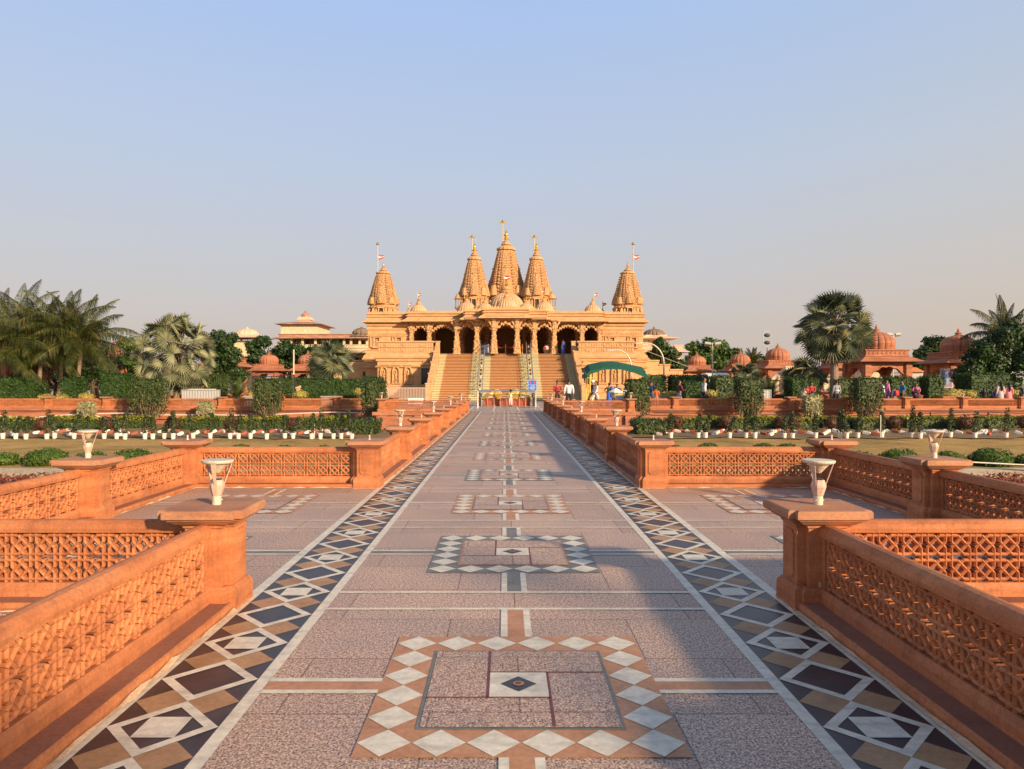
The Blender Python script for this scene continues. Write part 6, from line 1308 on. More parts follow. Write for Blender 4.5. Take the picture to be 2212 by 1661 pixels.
def pole(px, Y, py_top, lb, head):
    zt = gz(py_top, Y); t = thing('light_pole' if head else 'pole', lb, 'pole', (gx(px, Y), Y, 0)); b = MB(); b.tube([(0, 0, 0), (0, 0, zt)], 0.06 if Y < 90 else 0.09, 8); b.build('shaft', M['lampcream'] if head != 3 else M['grey'], t)
    if head == 1:
        for sx in (-1, 1): b = MB(); b.obox((sx * 0.42, -0.1, zt - 0.05), (0.24, 0, 0.03 * sx), (0, 0.12, -0.08), (0, 0.03, 0.1)); b.build('floodlight', M['grey'], t)
        b = MB(); b.box(-0.45, 0.45, -0.03, 0.03, zt, zt + 0.06); b.build('crossarm', M['grey'], t)
    if head == 2:
        b = MB(); h_ = 1.9
        for (a, c, d_, e) in ((-0.5, -0.44, zt, zt + h_), (0.44, 0.5, zt, zt + h_), (-0.5, 0.5, zt, zt + 0.06), (-0.5, 0.5, zt + h_ - 0.06, zt + h_)): b.box(a, c, -0.03, 0.03, d_, e)
        b.build('lamp_frame', M['grey'], t)
        for k in range(2): b = MB(); b.ball((0, 0, zt + 0.5 + 0.9 * k), 0.3, 10, 6, 1.3, 0.6, 0.8); b.build('floodlight', M['dark'], t)
pole(634.5, 60, 755, 'thin pale pole left of the temple in front of the dark trees', 0)
pole(1539, 60, 742, 'thin pole with small floodlights behind the long right hedge', 1)
pole(1657, 88, 749, 'short mast with two dark floodlights in a square frame', 2)
pole(1929, 70, 722, 'tall mast with twin floodlights right of the large pavilion', 1)
pole(1735, 90, 790, 'distant slim grey pole behind the spiky fan palm', 3)
# white gate-like railing, screens, railings
def railing(pa, pc, py0, py1, Y, lb, mat, n, name='railing', cat='railing'):
    x0, x1 = gx(pa, Y), gx(pc, Y); z0, z1 = gz(py1, Y), gz(py0, Y); t = thing(name, lb, cat, ((x0 + x1) / 2, Y, 0)); w_ = (x1 - x0) / 2
    for nm, z in (('top_rail', z1), ('bottom_rail', z0)): b = MB(); b.box(-w_, w_, -0.04, 0.04, z - 0.035, z + 0.035); b.build(nm, M[mat], t)
    for i in range(n): b = MB(); x = -w_ + 2 * w_ * (i + 0.5) / n; b.box(x - 0.03, x + 0.03, -0.025, 0.025, z0 + 0.036, z1 - 0.036); b.build('bar', M[mat], t)
    for x in (-w_ + 0.03, w_ - 0.03): b = MB(); b.box(x - 0.05, x + 0.05, -0.055, 0.055, 0, z1 + 0.06); b.build('end_post', M[mat], t)
railing(835, 921, 838, 862, 60, 'pale pink barred metal gate at the left foot of the temple stairs', 'lampw', 26, 'barred_gate', 'gate')
railing(546, 604, 813, 832, 58, 'thin dark two-bar railing behind the left topiary', 'dark', 5)
railing(606, 636, 811, 830, 58.5, 'thin dark railing around the pale pole on the left', 'dark', 3)
for (pa, pc, py0, py1, Y, lb) in ((393, 476, 843, 866, 47.6, 'ribbed pale grey metal screen behind the wall below the silvery fan palm'), (1644, 1666, 843, 864, 47.8, 'small ribbed grey metal screen right of the right-hand tall topiary')):
    x0, x1 = gx(pa, Y), gx(pc, Y); w_ = (x1 - x0) / 2; z1 = gz(py0, Y); t = thing('metal_screen', lb, 'screen', ((x0 + x1) / 2, Y, 0)); b = MB(); n = int(w_ * 2 / 0.09); pts = []
    for i in range(n + 1): pts.append((-w_ + 2 * w_ * i / n, 0.02 * (i % 2)))
    for (xa, ya), (xc, yc_) in zip(pts, pts[1:]): b.quad((xa, ya, 0.1), (xc, yc_, 0.1), (xc, yc_, z1), (xa, ya, z1))
    b.build('sheet', M['grey'], t); b = MB(); b.box(-w_, w_, -0.03, 0.05, z1, z1 + 0.04); b.box(-w_, -w_ + 0.04, -0.03, -0.002, 0, z1); b.box(w_ - 0.04, w_, -0.03, -0.002, 0, z1); b.build('frame', M['grey'], t)
t = thing('garden_bench', 'cream slatted bench behind the grey metal screen on the left', 'bench', (gx(436, 49.5), 49.5, 0)); b = MB(); z_ = gz(840, 49.5)
b.box(-0.95, 0.95, 0, 0.06, z_ - 0.05, z_); 
for i in range(16): b.box(-0.9 + 0.12 * i - 0.03, -0.9 + 0.12 * i + 0.03, 0.0, 0.05, 0.5, z_ - 0.05)
b.build('backrest', M['lampcream'], t); b = MB(); b.box(-0.95, 0.95, -0.5, 0.0, 0.42, 0.48); b.build('seat', M['lampcream'], t)
for sx in (-1, 1):
    for yy in (-0.45, 0.0): b = MB(); b.box(sx * 0.88 - 0.04, sx * 0.88 + 0.04, yy, yy + 0.06, 0, 0.42); b.build('leg', M['lampcream'], t)
# pale ramps and low stepped walls by the left of the temple
for (pa, pc, py0, Y, lb) in ((722, 790, 836, 55, 'pale stone ramp wall rising toward the temple on the left'), (561, 600, 842, 53, 'pale stepped seating behind the left topiary'), (640, 662, 830, 57, 'low pale stone block by the thin pole'), (690, 740, 801, 76, 'brown stone wall with a stair rail beside the temple wing on the left')):
    x0, x1 = gx(pa, Y), gx(pc, Y); t = thing('low_wall', lb, 'wall', ((x0 + x1) / 2, Y, 0)); w_ = (x1 - x0) / 2; zt = gz(py0, Y); b = MB(); b.loft([[(x, 0, 0), (x, 0.5, 0), (x, 0.5, z), (x, 0, z)] for x, z in ((-w_, zt - 0.35), (w_, zt))]); b.build('wall_body', M['temple'], t)
    b = MB(); b.loft([[(x, -0.06, z), (x, 0.56, z), (x, 0.56, z + 0.1), (x, -0.06, z + 0.1)] for x, z in ((-w_ - 0.05, zt - 0.35), (w_ + 0.05, zt))]); b.build('coping', M['bpink'], t)
t = thing('stone_wall', 'shadowed brown stone wall with a dark doorway left of the temple wing', 'wall', (gx(762, 78), 78, 0)); b = MB(); x1 = 2.1; zt = gz(785, 78); b.box(-2.6, x1, 0, 0.6, 0, zt); b.build('wall_body', M['temple'], t)
b = MB(); b.box(-2.65, x1, -0.08, 0.68, zt, zt + 0.12); b.build('coping', M['bpink'], t); b = MB(); b.box(1.1, 1.7, -0.03, -0.004, 0, zt - 0.9); b.build('doorway', M['dark'], t)
b = MB(); b.box(-0.2, 0.7, -0.1, -0.04, 1.1, 1.75); sg = b.build('sign_plate', M['white'], t); b = MB()
for k in range(3): b.box(-0.1, 0.6 - 0.12 * k, -0.106, -0.101, 1.22 + 0.16 * k, 1.28 + 0.16 * k)
b.build('lettering', M['dark'], sg)
for (px, py, Y, lb) in ((898, 866, 52, 'small white notice plate on the plaza left of the stairs'), (1348, 861, 44.5, 'small white notice plate behind the right-hand row of piers')):
    t = thing('notice_plate', lb, 'sign', (gx(px, Y), Y, 0)); z_ = gz(py, Y); b = MB(); b.box(-0.55, 0.55, -0.02, 0.02, z_ - 0.22, z_ + 0.2); pl = b.build('plate', M['white'], t); b = MB()
    for k in range(3): b.box(-0.4, 0.4 - 0.2 * k, -0.028, -0.022, z_ + 0.06 - 0.1 * k, z_ + 0.10 - 0.1 * k)
    b.build('lettering', M['grey'], pl)
    for sx in (-1, 1): b = MB(); b.box(sx * 0.4 - 0.02, sx * 0.4 + 0.02, -0.01, 0.03, 0, z_ - 0.22); b.build('leg', M['grey'], t)
# green canopy on gilded posts
Yc = 57.5; t = thing('green_canopy', 'dark green canvas canopy on thin gilded posts right of the stairs', 'canopy', (gx(1327, Yc), Yc, 0)); b = MB()
cp = [(1262, 800), (1270, 793), (1296, 787.5), (1320, 787), (1334, 787.5), (1362, 793.5), (1387, 799), (1392, 806)]
pts = [(gx(px, Yc) - t.location.x, gz(py, Yc)) for px, py in cp]
xm = max(abs(x) for x, z in pts)
rings = []
for yy, drop in ((-1.6, -0.42), (-0.8, -0.10), (0, 0.10), (1.5, 0.0)): rings.append([(x, yy, z + drop + 0.12) for x, z in pts] + [(x, yy, z + drop + 0.08) for x, z in pts[::-1]])
b.loft(rings)
# scalloped valances at both ends
for sx, (xa, za) in ((-1, pts[0]), (1, pts[-1])): b.box(xa - 0.02, xa + 0.02, -1.585, 1.5, za - 0.62, za - 0.32)
b.loft([[(x, -1.62, z - 0.31), (x, -1.62, z - 0.42 - 0.26 * abs(x / xm) ** 3), (x, -1.59, z - 0.42 - 0.26 * abs(x / xm) ** 3), (x, -1.59, z - 0.31)] for x, z in pts])
b.build('canvas', M['canvas'], t)
for px in (1270, 1284, 1388):
    for yy in (-1.4, 1.3): b = MB(); x = gx(px, Yc) - t.location.x; b.tube([(x, yy, 0), (x, yy, gz(802, Yc))], 0.045, 8); b.build('post', M['goldpaint'], t)
t = thing('gilded_grille', 'tall gilded barred grille under the left end of the green canopy', 'grille', (gx(1276, Yc - 1.0), Yc - 1.4, 0)); 
for i in range(7): b = MB(); x = -0.42 + 0.14 * i; b.tube([(x, 0, 0.05), (x, 0, 2.0)], 0.02, 5); b.build('bar', M['goldpaint'], t)
b = MB(); b.box(-0.45, 0.45, -0.03, 0.03, 2.0, 2.06); b.box(-0.45, 0.45, -0.03, 0.03, 0.9, 0.95); b.build('crossbars', M['goldpaint'], t)
# white octagonal stone lantern
t = thing('stone_lantern', 'white octagonal stone lantern post in front of the women in blue saris', 'lantern', (gx(1330, 47), 47, 0)); b = MB(); b.lathe([(0.36, 0), (0.36, 0.1), (0.30, 0.14), (0.30, 0.2), (0.26, 0.24), (0.26, 0.85), (0.30, 0.9), (0.30, 0.95)], n=8, a0=pi / 8); b.build('lantern_base', M['bcream'], t)
b = MB(); b.lathe([(0.30, 0.95), (0.46, 1.0), (0.47, 1.06), (0.2, 1.22), (0.05, 1.3)], n=8, a0=pi / 8); b.build('lantern_roof', M['white'], t)
for k in range(4): a = -pi / 2 + (k - 1.5) * pi / 4 ; b = MB(); b.obox((0.245 * cos(a), 0.245 * sin(a), 0.6), (-0.05 * sin(a), 0.05 * cos(a), 0), (0.012 * cos(a), 0.012 * sin(a), 0), (0, 0, 0.16)); b.build('lantern_opening', M['dark'], t)
# planters
for (px, Y, w_, lb, fm) in ((1450, 53.5, 0.9, 'long pale stone planter with yellow flowers behind the street lamp', 'yellow'), (543, 50.5, 0.35, 'small stone planter with yellow plant left of the left topiary', 'yellow'), (2058, 48.5, 0.8, 'red sandstone planter under the long yellow bush', 'yellow'), (715, 50, 0.6, 'grey stone planter box left of the dark topiary', 'hedge')):
    t = thing('stone_planter', lb, 'planter', (gx(px, Y), Y, 0)); b = MB(); b.sweep(rectp(-w_, w_, -0.3, 0.3), [(0.05, 0), (0.05, 0.1), (0, 0.14), (0, 0.62), (0.06, 0.66), (0.06, 0.74)]); b.build('planter_box', M['plaza' if 'red' not in lb else 'redfar'], t)
    b = MB(); rnd = random.Random(3); leaf_ball(b, (0, 0, 0.8), w_ * 0.9, 0.3, 0.22, int(400 * w_) + 150, 0.06, rnd); b.build('foliage', M[fm], t)
# bird in the sky? (none) ; overhead wires between floodlight masts
t = thing('overhead_wire', 'thin overhead wire running right from the twin-floodlight mast', 'wire', (gx(1929, 70), 70, 0)); b = MB(); b.tube([(0, 0, gz(771, 70)), (3, 1, gz(773, 70)), (6.3, 2, gz(772, 70))], 0.02, 4); b.build('wire_strand', M['dark'], t)
# ================================================================ PEOPLE
def skin_obj(name, verts, edges, radii, mat, parent, root=0, sub=1):
    me = bpy.data.meshes.new(name); me.from_pydata([tuple(v) for v in verts], edges, []); me.materials.append(mat)
    o = bpy.data.objects.new(name, me); COL.objects.link(o); o.parent = parent
    sk = o.modifiers.new('skin', 'SKIN'); sk.use_smooth_shade = True
    lay = me.skin_vertices[0].data if me.skin_vertices else None
    if lay is None:
        me.attributes; bm_ = None
    for i, r_ in enumerate(radii):
        rr = r_ if isinstance(r_, tuple) else (r_, r_); me.skin_vertices[0].data[i].radius = rr
    me.skin_vertices[0].data[root].use_root = True
    ss = o.modifiers.new('sub', 'SUBSURF'); ss.levels = sub; ss.render_levels = sub
    return o
def skin_safe(name, verts, edges, radii, mat, parent, root=0, sub=1):
    import bmesh
    me = bpy.data.meshes.new(name); bm = bmesh.new(); ly = bm.verts.layers.skin.verify(); vs_ = []
    for i, v in enumerate(verts):
        bv = bm.verts.new(tuple(v)); rr = radii[i] if isinstance(radii[i], tuple) else (radii[i], radii[i]); bv[ly].radius = rr; bv[ly].use_root = (i == root); vs_.append(bv)
    for a, c in edges: bm.edges.new((vs_[a], vs_[c]))
    bm.to_mesh(me); bm.free(); me.materials.append(mat); o = bpy.data.objects.new(name, me); COL.objects.link(o); o.parent = parent
    sk = o.modifiers.new('skin', 'SKIN'); sk.use_smooth_shade = True; ss = o.modifiers.new('sub', 'SUBSURF'); ss.levels = sub; ss.render_levels = sub
    return o
def person(x, y, z, H, rz, label, top=(0.7, 0.7, 0.7), legs=(0.05, 0.05, 0.07), pose='stand', dress=None, hair='short', extra=None, sleeve=0.6, group=None):
    """faces +Y locally. pose: stand, walk, sit, akimbo, hold"""
    t = thing('person', label, 'person', (x, y, z), rz, group); k = H / 1.7
    child = H < 1.4; hs = 1.18 if child else 1.0
    J = {}
    pel = V((0, 0, 0.92)); che = V((0, 0.0, 1.24)); nek = V((0, -0.01, 1.42)); 
    def leg(s, sw):
        hip = pel + V((s * 0.09, 0, -0.04)); knee = V((s * 0.10, sw * 0.22 + 0.02, 0.50)); ank = V((s * 0.10, sw * 0.36 - (0.06 if sw < 0 else 0), 0.09 + (0.05 if sw < 0 else 0))); toe = ank + V((s * 0.02, 0.16, -0.05)); return hip, knee, ank, toe
    dz = 0.0
    if pose == 'sit':
        dz = -0.42; pel = V((0, 0, 0.50)); che = V((0, 0.03, 0.82)); nek = V((0, 0.04, 1.0))
        lg = {s: (pel + V((s * 0.09, 0.02, 0)), V((s * 0.12, 0.42, 0.50)), V((s * 0.12, 0.44, 0.09)), V((s * 0.13, 0.60, 0.04))) for s in (-1, 1)}
    else:
        sw = 0.9 if pose == 'walk' else 0.0; lg = {s: leg(s, sw * s) for s in (-1, 1)}
    def arm(s):
        sh = nek + V((s * 0.185, 0, -0.06))
        if pose == 'akimbo': el_ = sh + V((s * 0.17, -0.06, -0.22)); wr = pel + V((s * 0.17, 0.03, 0.08))
        elif pose in ('hold', 'sit'): el_ = sh + V((s * 0.06, 0.04, -0.27)); wr = sh + V((-s * 0.06, 0.26, -0.30))
        elif pose == 'walk': el_ = sh + V((s * 0.07, -0.10 * s, -0.26)); wr = sh + V((s * 0.08, 0.10 - 0.16 * s, -0.48))
        elif pose == 'barrier': el_ = sh + V((s * 0.15, 0.12, -0.16)); wr = sh + V((s * 0.20, 0.36, -0.12))
        else: el_ = sh + V((s * 0.06, -0.02, -0.28)); wr = sh + V((s * 0.07, 0.07, -0.52))
        d = (wr - el_).normalized(); hand = wr + d * 0.08; return sh, el_, wr, hand, d
    vs_ = [pel, pel.lerp(che, 0.5), che, nek - V((0, 0, 0.03)), nek + V((0, 0.0, 0.035)), nek + V((0, 0.012, 0.10)), nek + V((0, 0.015, 0.17)), nek + V((0, 0.0, 0.24))]
    rd = [(0.14, 0.10), (0.125, 0.09), (0.155, 0.10), (0.085, 0.075), (0.062, 0.062), (0.084 * hs, 0.098 * hs), (0.096 * hs, 0.112 * hs), (0.068 * hs, 0.08 * hs)]
    ed = [(i, i + 1) for i in range(7)]
    o_nose = len(vs_); vs_.append(vs_[6] + V((0, 0.105, -0.03))); rd.append(0.014); ed.append((6, o_nose))
    for s in (-1, 1):
        sh, el_, wr, hand, d = arm(s); b0 = len(vs_); vs_ += [sh, el_, wr, hand]; rd += [0.052, 0.038, 0.026, (0.034, 0.018)]; ed += [(2, b0), (b0, b0 + 1), (b0 + 1, b0 + 2), (b0 + 2, b0 + 3)]
        lat = d.cross(V((1, 0, 0))).normalized()
        for f, (off, ln) in enumerate(((-0.030, 0.055), (-0.010, 0.07), (0.010, 0.066), (0.028, 0.05))):
            i_ = len(vs_); vs_ += [hand + lat * off + d * 0.035, hand + lat * off * 1.15 + d * (0.035 + ln) + V((0, 0.012, 0))]; rd += [0.0095, 0.007]; ed += [(b0 + 3, i_), (i_, i_ + 1)]
        i_ = len(vs_); vs_ += [wr + d * 0.05 - lat * 0.04, wr + d * 0.085 - lat * 0.055]; rd += [0.011, 0.008]; ed += [(b0 + 2, i_), (i_, i_ + 1)]
        hip, kn, an, toe = lg[s]; b0 = len(vs_); vs_ += [hip, kn, an, toe]; rd += [0.085, 0.055, 0.038, (0.04, 0.025)]; ed += [(0, b0), (b0, b0 + 1), (b0 + 1, b0 + 2), (b0 + 2, b0 + 3)]
    skin_safe('body', [v * k for v in vs_], ed, [(r_[0] * k, r_[1] * k) if isinstance(r_, tuple) else r_ * k for r_ in rd], M['skin'], t)
    # upper garment
    vs2 = [pel + V((0, 0, -0.06 if pose != 'sit' else 0)), pel.lerp(che, 0.5), che, nek - V((0, 0, 0.035))]; rd2 = [(0.168, 0.128), (0.152, 0.115), (0.175, 0.122), (0.09, 0.075)]; ed2 = [(0, 1), (1, 2), (2, 3)]
    for s in (-1, 1):
        sh, el_, wr, hand, d = arm(s); b0 = len(vs2); vs2 += [sh, sh.lerp(el_, 0.9) if sleeve < 1 else el_] + ([el_.lerp(wr, 0.92)] if sleeve >= 1 else []); rd2 += [0.07, 0.058] + ([0.042] if sleeve >= 1 else []); ed2 += [(2, b0), (b0, b0 + 1)] + ([(b0 + 1, b0 + 2)] if sleeve >= 1 else [])
    skin_safe('shirt', [v * k for v in vs2], ed2, [(r_[0] * k, r_[1] * k) if isinstance(r_, tuple) else r_ * k for r_ in rd2], cloth(top), t, root=1)
    if dress is None:
        vs3 = [pel + V((0, 0, -0.005)), pel + V((0, 0, 0.10))]; rd3 = [(0.148, 0.115), (0.138, 0.105)]; ed3 = [(0, 1)]
        for s in (-1, 1):
            hip, kn, an, toe = lg[s]; b0 = len(vs3); vs3 += [hip, kn, kn.lerp(an, 0.93)]; rd3 += [0.102, 0.074, 0.058]; ed3 += [(0, b0), (b0, b0 + 1), (b0 + 1, b0 + 2)]
        skin_safe('trousers', [v * k for v in vs3], ed3, [(r_[0] * k, r_[1] * k) if isinstance(r_, tuple) else r_ * k for r_ in rd3], cloth(legs), t)
        for s in (-1, 1):
            an, toe = lg[s][2], lg[s][3]; b = MB(); b.tube([(an + V((0, -0.05, -0.05))) * k, (an + V((0, 0.04, -0.045))) * k, toe * k], [0.045 * k, 0.05 * k, 0.035 * k], 8); b.build('shoe', M['dark'], t)
    else:
        b = MB(); N = 28
        def ring(rx, ry, z, wv, cy=0): return [((rx * (1 + wv * cos(7 * 2 * pi * i / N + z * 5))) * cos(2 * pi * i / N) * k, (cy + ry * (1 + wv * cos(7 * 2 * pi * i / N)) * sin(2 * pi * i / N)) * k, z * k) for i in range(N)]
        if pose == 'sit': b.loft([ring(0.17, 0.13, 0.72, 0.0, 0.02), ring(0.20, 0.20, 0.52, 0.03, 0.06), ring(0.24, 0.34, 0.44, 0.05, 0.2), ring(0.24, 0.18, 0.14, 0.06, 0.42)])
        else: b.loft([ring(0.155, 0.12, 1.08, 0.0), ring(0.18, 0.145, 0.92, 0.02), ring(0.20, 0.17, 0.6, 0.05), ring(0.23, 0.21, 0.25, 0.07), ring(0.25, 0.23, 0.04, 0.09)])
        b.build('skirt', cloth(dress), t, smooth=True)
    # hair
    hc = (nek + V((0, -0.014, 0.185))) * k; b = MB(); b.ball(tuple(hc), 0.104 * k * hs, 14, 10, 0.90, 1.04, 1.0); hv = []
    for v in b.v:     # pull the cap off the face
        q_ = V(v); 
        if q_.y > hc.y + 0.005 * k and q_.z < hc.z + 0.045 * k * hs: q_.y = hc.y + 0.005 * k
        if q_.z < hc.z - 0.055 * k and hair == 'short': q_.z = hc.z - 0.055 * k
        hv.append(tuple(q_))
    b.v = hv
    if hair == 'long': b.tube([hc + V((0, -0.06, 0)) * k, hc + V((0, -0.10, -0.15)) * k, hc + V((0, -0.12, -0.36)) * k, hc + V((0, -0.10, -0.52)) * k], [0.09 * k, 0.085 * k, 0.07 * k, 0.03 * k], 10)
    if hair == 'bun': b.ball(tuple(hc + V((0, -0.11, -0.02)) * k), 0.045 * k, 8, 6)
    if hair == 'curly':
        rnd = random.Random(4)
        for _ in range(60): a, e_ = rnd.random() * 6.28, rnd.uniform(-0.2, 1.5); leafq(b, hc + V((cos(a) * cos(e_) * 0.12, sin(a) * cos(e_) * 0.12 - 0.02, sin(e_) * 0.12)) * k, V((cos(a), sin(a), 0.5)), 0.05 * k, rnd)
    b.build('hair', M['hair'], t, smooth=True)
    # eyes
    b = MB()
    for s in (-1, 1): b.ball(tuple((nek + V((s * 0.030, 0.097 * hs, 0.165))) * k), 0.011 * k, 6, 4)
    b.build('eyes', M['hair'], t)
    if extra and 'cap' in extra: b = MB(); b.ball(tuple(hc + V((0, 0, 0.02)) * k), 0.118 * k, 12, 8, 0.95, 1.05, 0.9); b.build('cap', M['white'], t, smooth=True)
    if extra and 'mask' in extra: b = MB(); b.ball(tuple((nek + V((0, 0.07, 0.125))) * k), 0.05 * k * hs, 8, 6, 1.1, 0.8, 0.9); b.build('face_mask', M['white'], t, smooth=True)
    if extra and 'drape' in extra:
        c2 = extra['drape']; b = MB(); pr = []
        for i in range(9):
            u = i / 8; p = V((-0.20 + 0.40 * u, 0.125 * sin(pi * u) + 0.02, 1.0 + 0.42 * u)) if u < 1 else V((0.19, -0.02, 1.43))
            pr.append([tuple((p + V((0, 0, 0.09)) + dz * V((0, 0, 1))) * k), tuple((p + V((0, 0.02, 0.09)) + dz * V((0, 0, 1))) * k), tuple((p + V((0, 0.03, -0.09)) + dz * V((0, 0, 1))) * k), tuple((p + V((0, 0, -0.09)) + dz * V((0, 0, 1))) * k)])
        b.loft(pr); bk = []
        for i in range(7):
            u = i / 6; bk.append([tuple((V((0.20 - 0.02 * u + dx, -0.11 - 0.05 * sin(u * 2) + dy, 1.44 - 0.75 * u)) + dz * V((0, 0, 1))) * k) for dx, dy in ((-0.10, 0), (0.05, 0.01), (0.05, -0.015), (-0.10, -0.02))])
        b.loft(bk); b.build('sari_drape', cloth(c2), t, smooth=True)
    if extra and 'bag' in extra: b = MB(); b.box(-0.15 * k, 0.15 * k, -0.26 * k, -0.13 * k, 1.0 * k, 1.38 * k); b.box(-0.11 * k, 0.11 * k, -0.30 * k, -0.262 * k, 1.03 * k, 1.2 * k); b.build('backpack', cloth(extra['bag']), t)
    if extra and 'stripe' in extra:
        b = MB(); b.lathe([(0.175 * k, 1.02 * k), (0.178 * k, 1.1 * k)], n=16, cap0=False, cap1=False); b.build('shirt_band', cloth(extra['stripe']), t)
    return t
def at_px(px, head_py, Y, z=0.0): return gx(px, Y), Y, z, (gz(head_py, Y) - z) * 0.985
SEATN = [0]
def P(px, hy, Y, rz, label, z=0.0, **kw):
    x, y, z, H = at_px(px, hy, Y, z)
    if kw.get('pose') == 'sit':
        H = H / 0.76; k = H / 1.7; SEATN[0] += 1; t = thing('sandstone_bench', 'low red bench with a person seated, %s such bench from the left' % ORD[SEATN[0] - 1], 'bench', (x, y, 0), rz); hs_ = z + (0.50 - 0.085) * k
        b = MB(); b.sweep(rectp(-0.34, 0.34, -0.34, 0.22 * k), [(0, 0), (0, hs_ - 0.07), (0.03, hs_ - 0.05), (0.03, hs_)]); b.build('seat_block', M['redfar'], t)
        b = MB(); b.box(-0.34, 0.34, 0.22 * k + 0.035, 0.85 * k, 0, z + 0.012); b.build('foot_step', M['redfar'], t)
    return person(x, y, z, H, rz, label, **kw)
BL_ = (0.04, 0.13, 0.52)
P(1103, 841, YE - 0.45, 0, 'small child in yellow-green top and white trousers leaning on the steel barrier', top=(0.45, 0.55, 0.10), legs=(0.75, 0.68, 0.62), pose='barrier', hair='curly', extra={'stripe': (0.85, 0.85, 0.85)})
P(1204.5, 821, 46.5, pi + 0.2, 'boy in maroon long-sleeved top with white mask and folded arms', top=(0.34, 0.035, 0.05), legs=(0.03, 0.03, 0.04), pose='hold', sleeve=1, extra={'mask': 1})
P(1229, 818, 45.2, 0, 'broad man in white shirt and black trousers seen from behind near the stairs', top=(0.78, 0.76, 0.76), legs=(0.02, 0.02, 0.025), sleeve=1)
P(1287, 822, 50, pi / 2 + 0.5, 'walking woman in white tunic and trousers carrying a brown bag', top=(0.78, 0.70, 0.62), legs=(0.76, 0.70, 0.64), pose='walk', sleeve=1, hair='long')
P(1280, 820, 51.2, pi / 2 + 0.4, 'person in white cap and dark clothes just behind the walking woman', top=(0.06, 0.05, 0.10), legs=(0.04, 0.05, 0.06), sleeve=1, pose='walk', extra={'cap': 1})
P(1316, 826, 49.5, 0.0, 'woman in blue patterned sari with dark green blouse, seen from behind', top=(0.03, 0.05, 0.03), dress=BL_, pose='akimbo', hair='bun', extra={'drape': BL_})
P(1333, 828, 50.5, pi - 0.3, 'woman in blue sari facing the viewer behind the stone lantern', top=(0.05, 0.06, 0.16), dress=BL_, pose='akimbo', extra={'drape': BL_}, hair='bun')
P(1353, 828, 53.5, 0.6, 'person in pale clothes partly hidden behind the rounded dark topiary', top=(0.70, 0.68, 0.64), legs=(0.6, 0.6, 0.6), sleeve=1)
P(1407, 820, 48.3, -0.5, 'bearded man in navy t-shirt and blue jeans beside the child in orange', top=(0.02, 0.03, 0.09), legs=(0.10, 0.16, 0.26), pose='stand')
P(1418, 835, 47.8, -0.3, 'child in bright orange t-shirt beside the man in navy', top=(0.80, 0.15, 0.02), legs=(0.4, 0.35, 0.3))
P(1393, 831, 51.5, 1.0, 'person with white head covering behind the man in navy', top=(0.70, 0.70, 0.70), legs=(0.3, 0.3, 0.35), extra={'cap': 1})
P(1468, 820, 48.6, -1.2, 'man in dark maroon checked shirt and pale jeans looking down', top=(0.13, 0.03, 0.04), legs=(0.36, 0.42, 0.50), pose='hold', sleeve=1)
P(1521.5, 814, 47.4, -1.4, 'tall man in pale blue shirt and black trousers walking right behind the balustrade', top=(0.58, 0.62, 0.66), legs=(0.03, 0.03, 0.035), pose='walk', sleeve=1)
SEAT = 0.32
P(1753, 824, 49.0, pi - 0.2, 'woman in red top and dark skirt standing behind the seated family on the right', top=(0.45, 0.03, 0.03), dress=(0.04, 0.04, 0.07), hair='long', pose='hold', sleeve=1)
P(1735.5, 836, 47.7, -1.2, 'small child in white top seated at the left of the woman in red', top=(0.78, 0.70, 0.66), legs=(0.5, 0.42, 0.15), pose='sit', z=0.42)
P(1743, 831, 48.4, pi, 'child in red and black seated beside the woman in red', top=(0.40, 0.04, 0.04), legs=(0.04, 0.04, 0.05), pose='sit', z=0.42)
P(1807, 820, 47.2, 0.2, 'man in grey striped shirt leaning by the tall fan palm trunk', top=(0.28, 0.29, 0.33), legs=(0.02, 0.02, 0.03), pose='stand', sleeve=1, extra={'stripe': (0.75, 0.72, 0.70)})
P(1901, 819, 47.6, -1.0, 'young man in white shirt and dark trousers right of the broad topiary', top=(0.80, 0.78, 0.74), legs=(0.05, 0.05, 0.06), pose='stand', sleeve=1)
P(1915, 819, 47.9, -1.3, 'woman in mauve sari with pink shawl and black mask', top=(0.50, 0.20, 0.32), dress=(0.24, 0.23, 0.42), hair='bun', extra={'drape': (0.52, 0.14, 0.32)}, sleeve=1)
P(1932, 834, 47.3, 0.4, 'child with red and blue backpack between the woman in mauve and the man in blue', top=(0.10, 0.20, 0.42), legs=(0.2, 0.2, 0.25), extra={'bag': (0.6, 0.05, 0.05)})
P(1949, 820, 47.7, pi / 2, 'man in teal-blue shirt and white mask facing left', top=(0.02, 0.16, 0.38), legs=(0.02, 0.02, 0.03), extra={'mask': 1}, sleeve=0.5)
P(1979, 826, 47.5, pi - 0.3, 'seated woman in black with pink top holding a child on the pier', top=(0.75, 0.15, 0.38), dress=(0.10, 0.03, 0.04), pose='sit', hair='long', z=0.45, extra={'drape': (0.12, 0.03, 0.04)})
P(2126, 835, 47.6, -0.6, 'person in black seated left of the couple on the wall at far right', top=(0.02, 0.02, 0.02), legs=(0.03, 0.03, 0.03), pose='sit', z=0.28, hair='long')
P(2146, 834, 47.8, -0.4, 'person in navy with red collar seated next to the person in black', top=(0.03, 0.05, 0.15), legs=(0.04, 0.04, 0.06), pose='sit', z=0.28)
P(2161, 823, 47.2, 0.1, 'woman with long black hair in pale lace dress, seen from behind', top=(0.62, 0.50, 0.46), dress=(0.55, 0.42, 0.40), hair='long', sleeve=1)
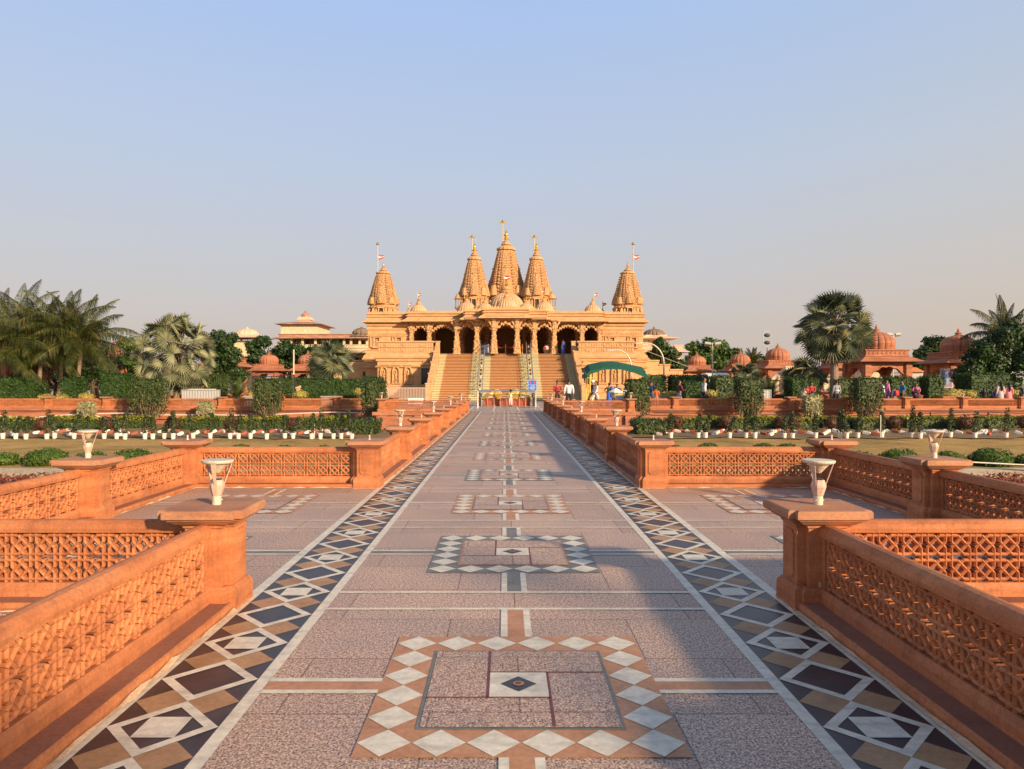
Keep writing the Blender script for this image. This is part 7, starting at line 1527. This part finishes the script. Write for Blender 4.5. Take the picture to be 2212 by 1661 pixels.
P(2179, 825, 47.3, -0.1, 'woman with long black hair in pink dress beside the one in pale lace', top=(0.75, 0.27, 0.30), dress=(0.74, 0.26, 0.30), hair='long', sleeve=1)
P(2207, 836, 47.5, 0.6, 'person in black seated at the extreme right edge', top=(0.02, 0.02, 0.02), legs=(0.02, 0.02, 0.02), pose='sit', z=0.28, hair='long')
P(1216, 733, 74.75, 1.0, 'woman in blue sari standing at the top right of the temple stairs', z=FZ, top=(0.06, 0.08, 0.16), dress=BL_, extra={'drape': BL_}, hair='bun')
P(1181, 742, 79.5, 0.4, 'visitor in white shirt inside the dark hall right of centre', z=FZ, top=(0.7, 0.7, 0.7), legs=(0.05, 0.05, 0.06), sleeve=1)
P(1177, 744, 78.8, 0.4, 'visitor in red inside the dark hall right of centre', z=FZ, top=(0.4, 0.03, 0.04), legs=(0.05, 0.05, 0.06), sleeve=1)
# ---- trees behind and to the right of the viewer; their loose crowns cast the dappled shade on the walkway
def shade_tree(x, y, blobs, lb, seed):
    rnd = random.Random(seed); t = thing('leafy_tree', lb, 'tree', (x, y, -1.0)); b = MB(); s = MB(); s.tube([(0, 0, 0), (0.1, 0, 2.2), (0, 0.1, 4.4)], [0.2, 0.15, 0.1], 8)
    for bx, by, bz, br in blobs:
        s.tube([(0, 0, 3.0), (bx * 0.6, by * 0.6, bz * 0.85), (bx, by, bz)], [0.09, 0.06, 0.02], 5)
        leaf_ball(b, (bx, by, bz), br, br, br * 0.8, int(330 * br * br), 0.11, rnd, core=0, shell=0.9, lump=0.3)
    b.build('crown', M['tree'], t); s.build('trunk', M['bark'], t)
shade_tree(9.8, -6.0, [(0, 0, 5.5, 0.55), (0.9, 0.3, 5.1, 0.6), (1.7, -0.2, 5.6, 0.7), (1.0, 0.9, 6.4, 0.5)], 'leafy tree behind the viewer on the right, shading the near walkway', 1)
shade_tree(6.2, -5.8, [(0, 0, 5.2, 0.5), (-0.3, -0.4, 5.8, 0.4)], 'small leafy tree behind the viewer shading the near left balustrade', 2)
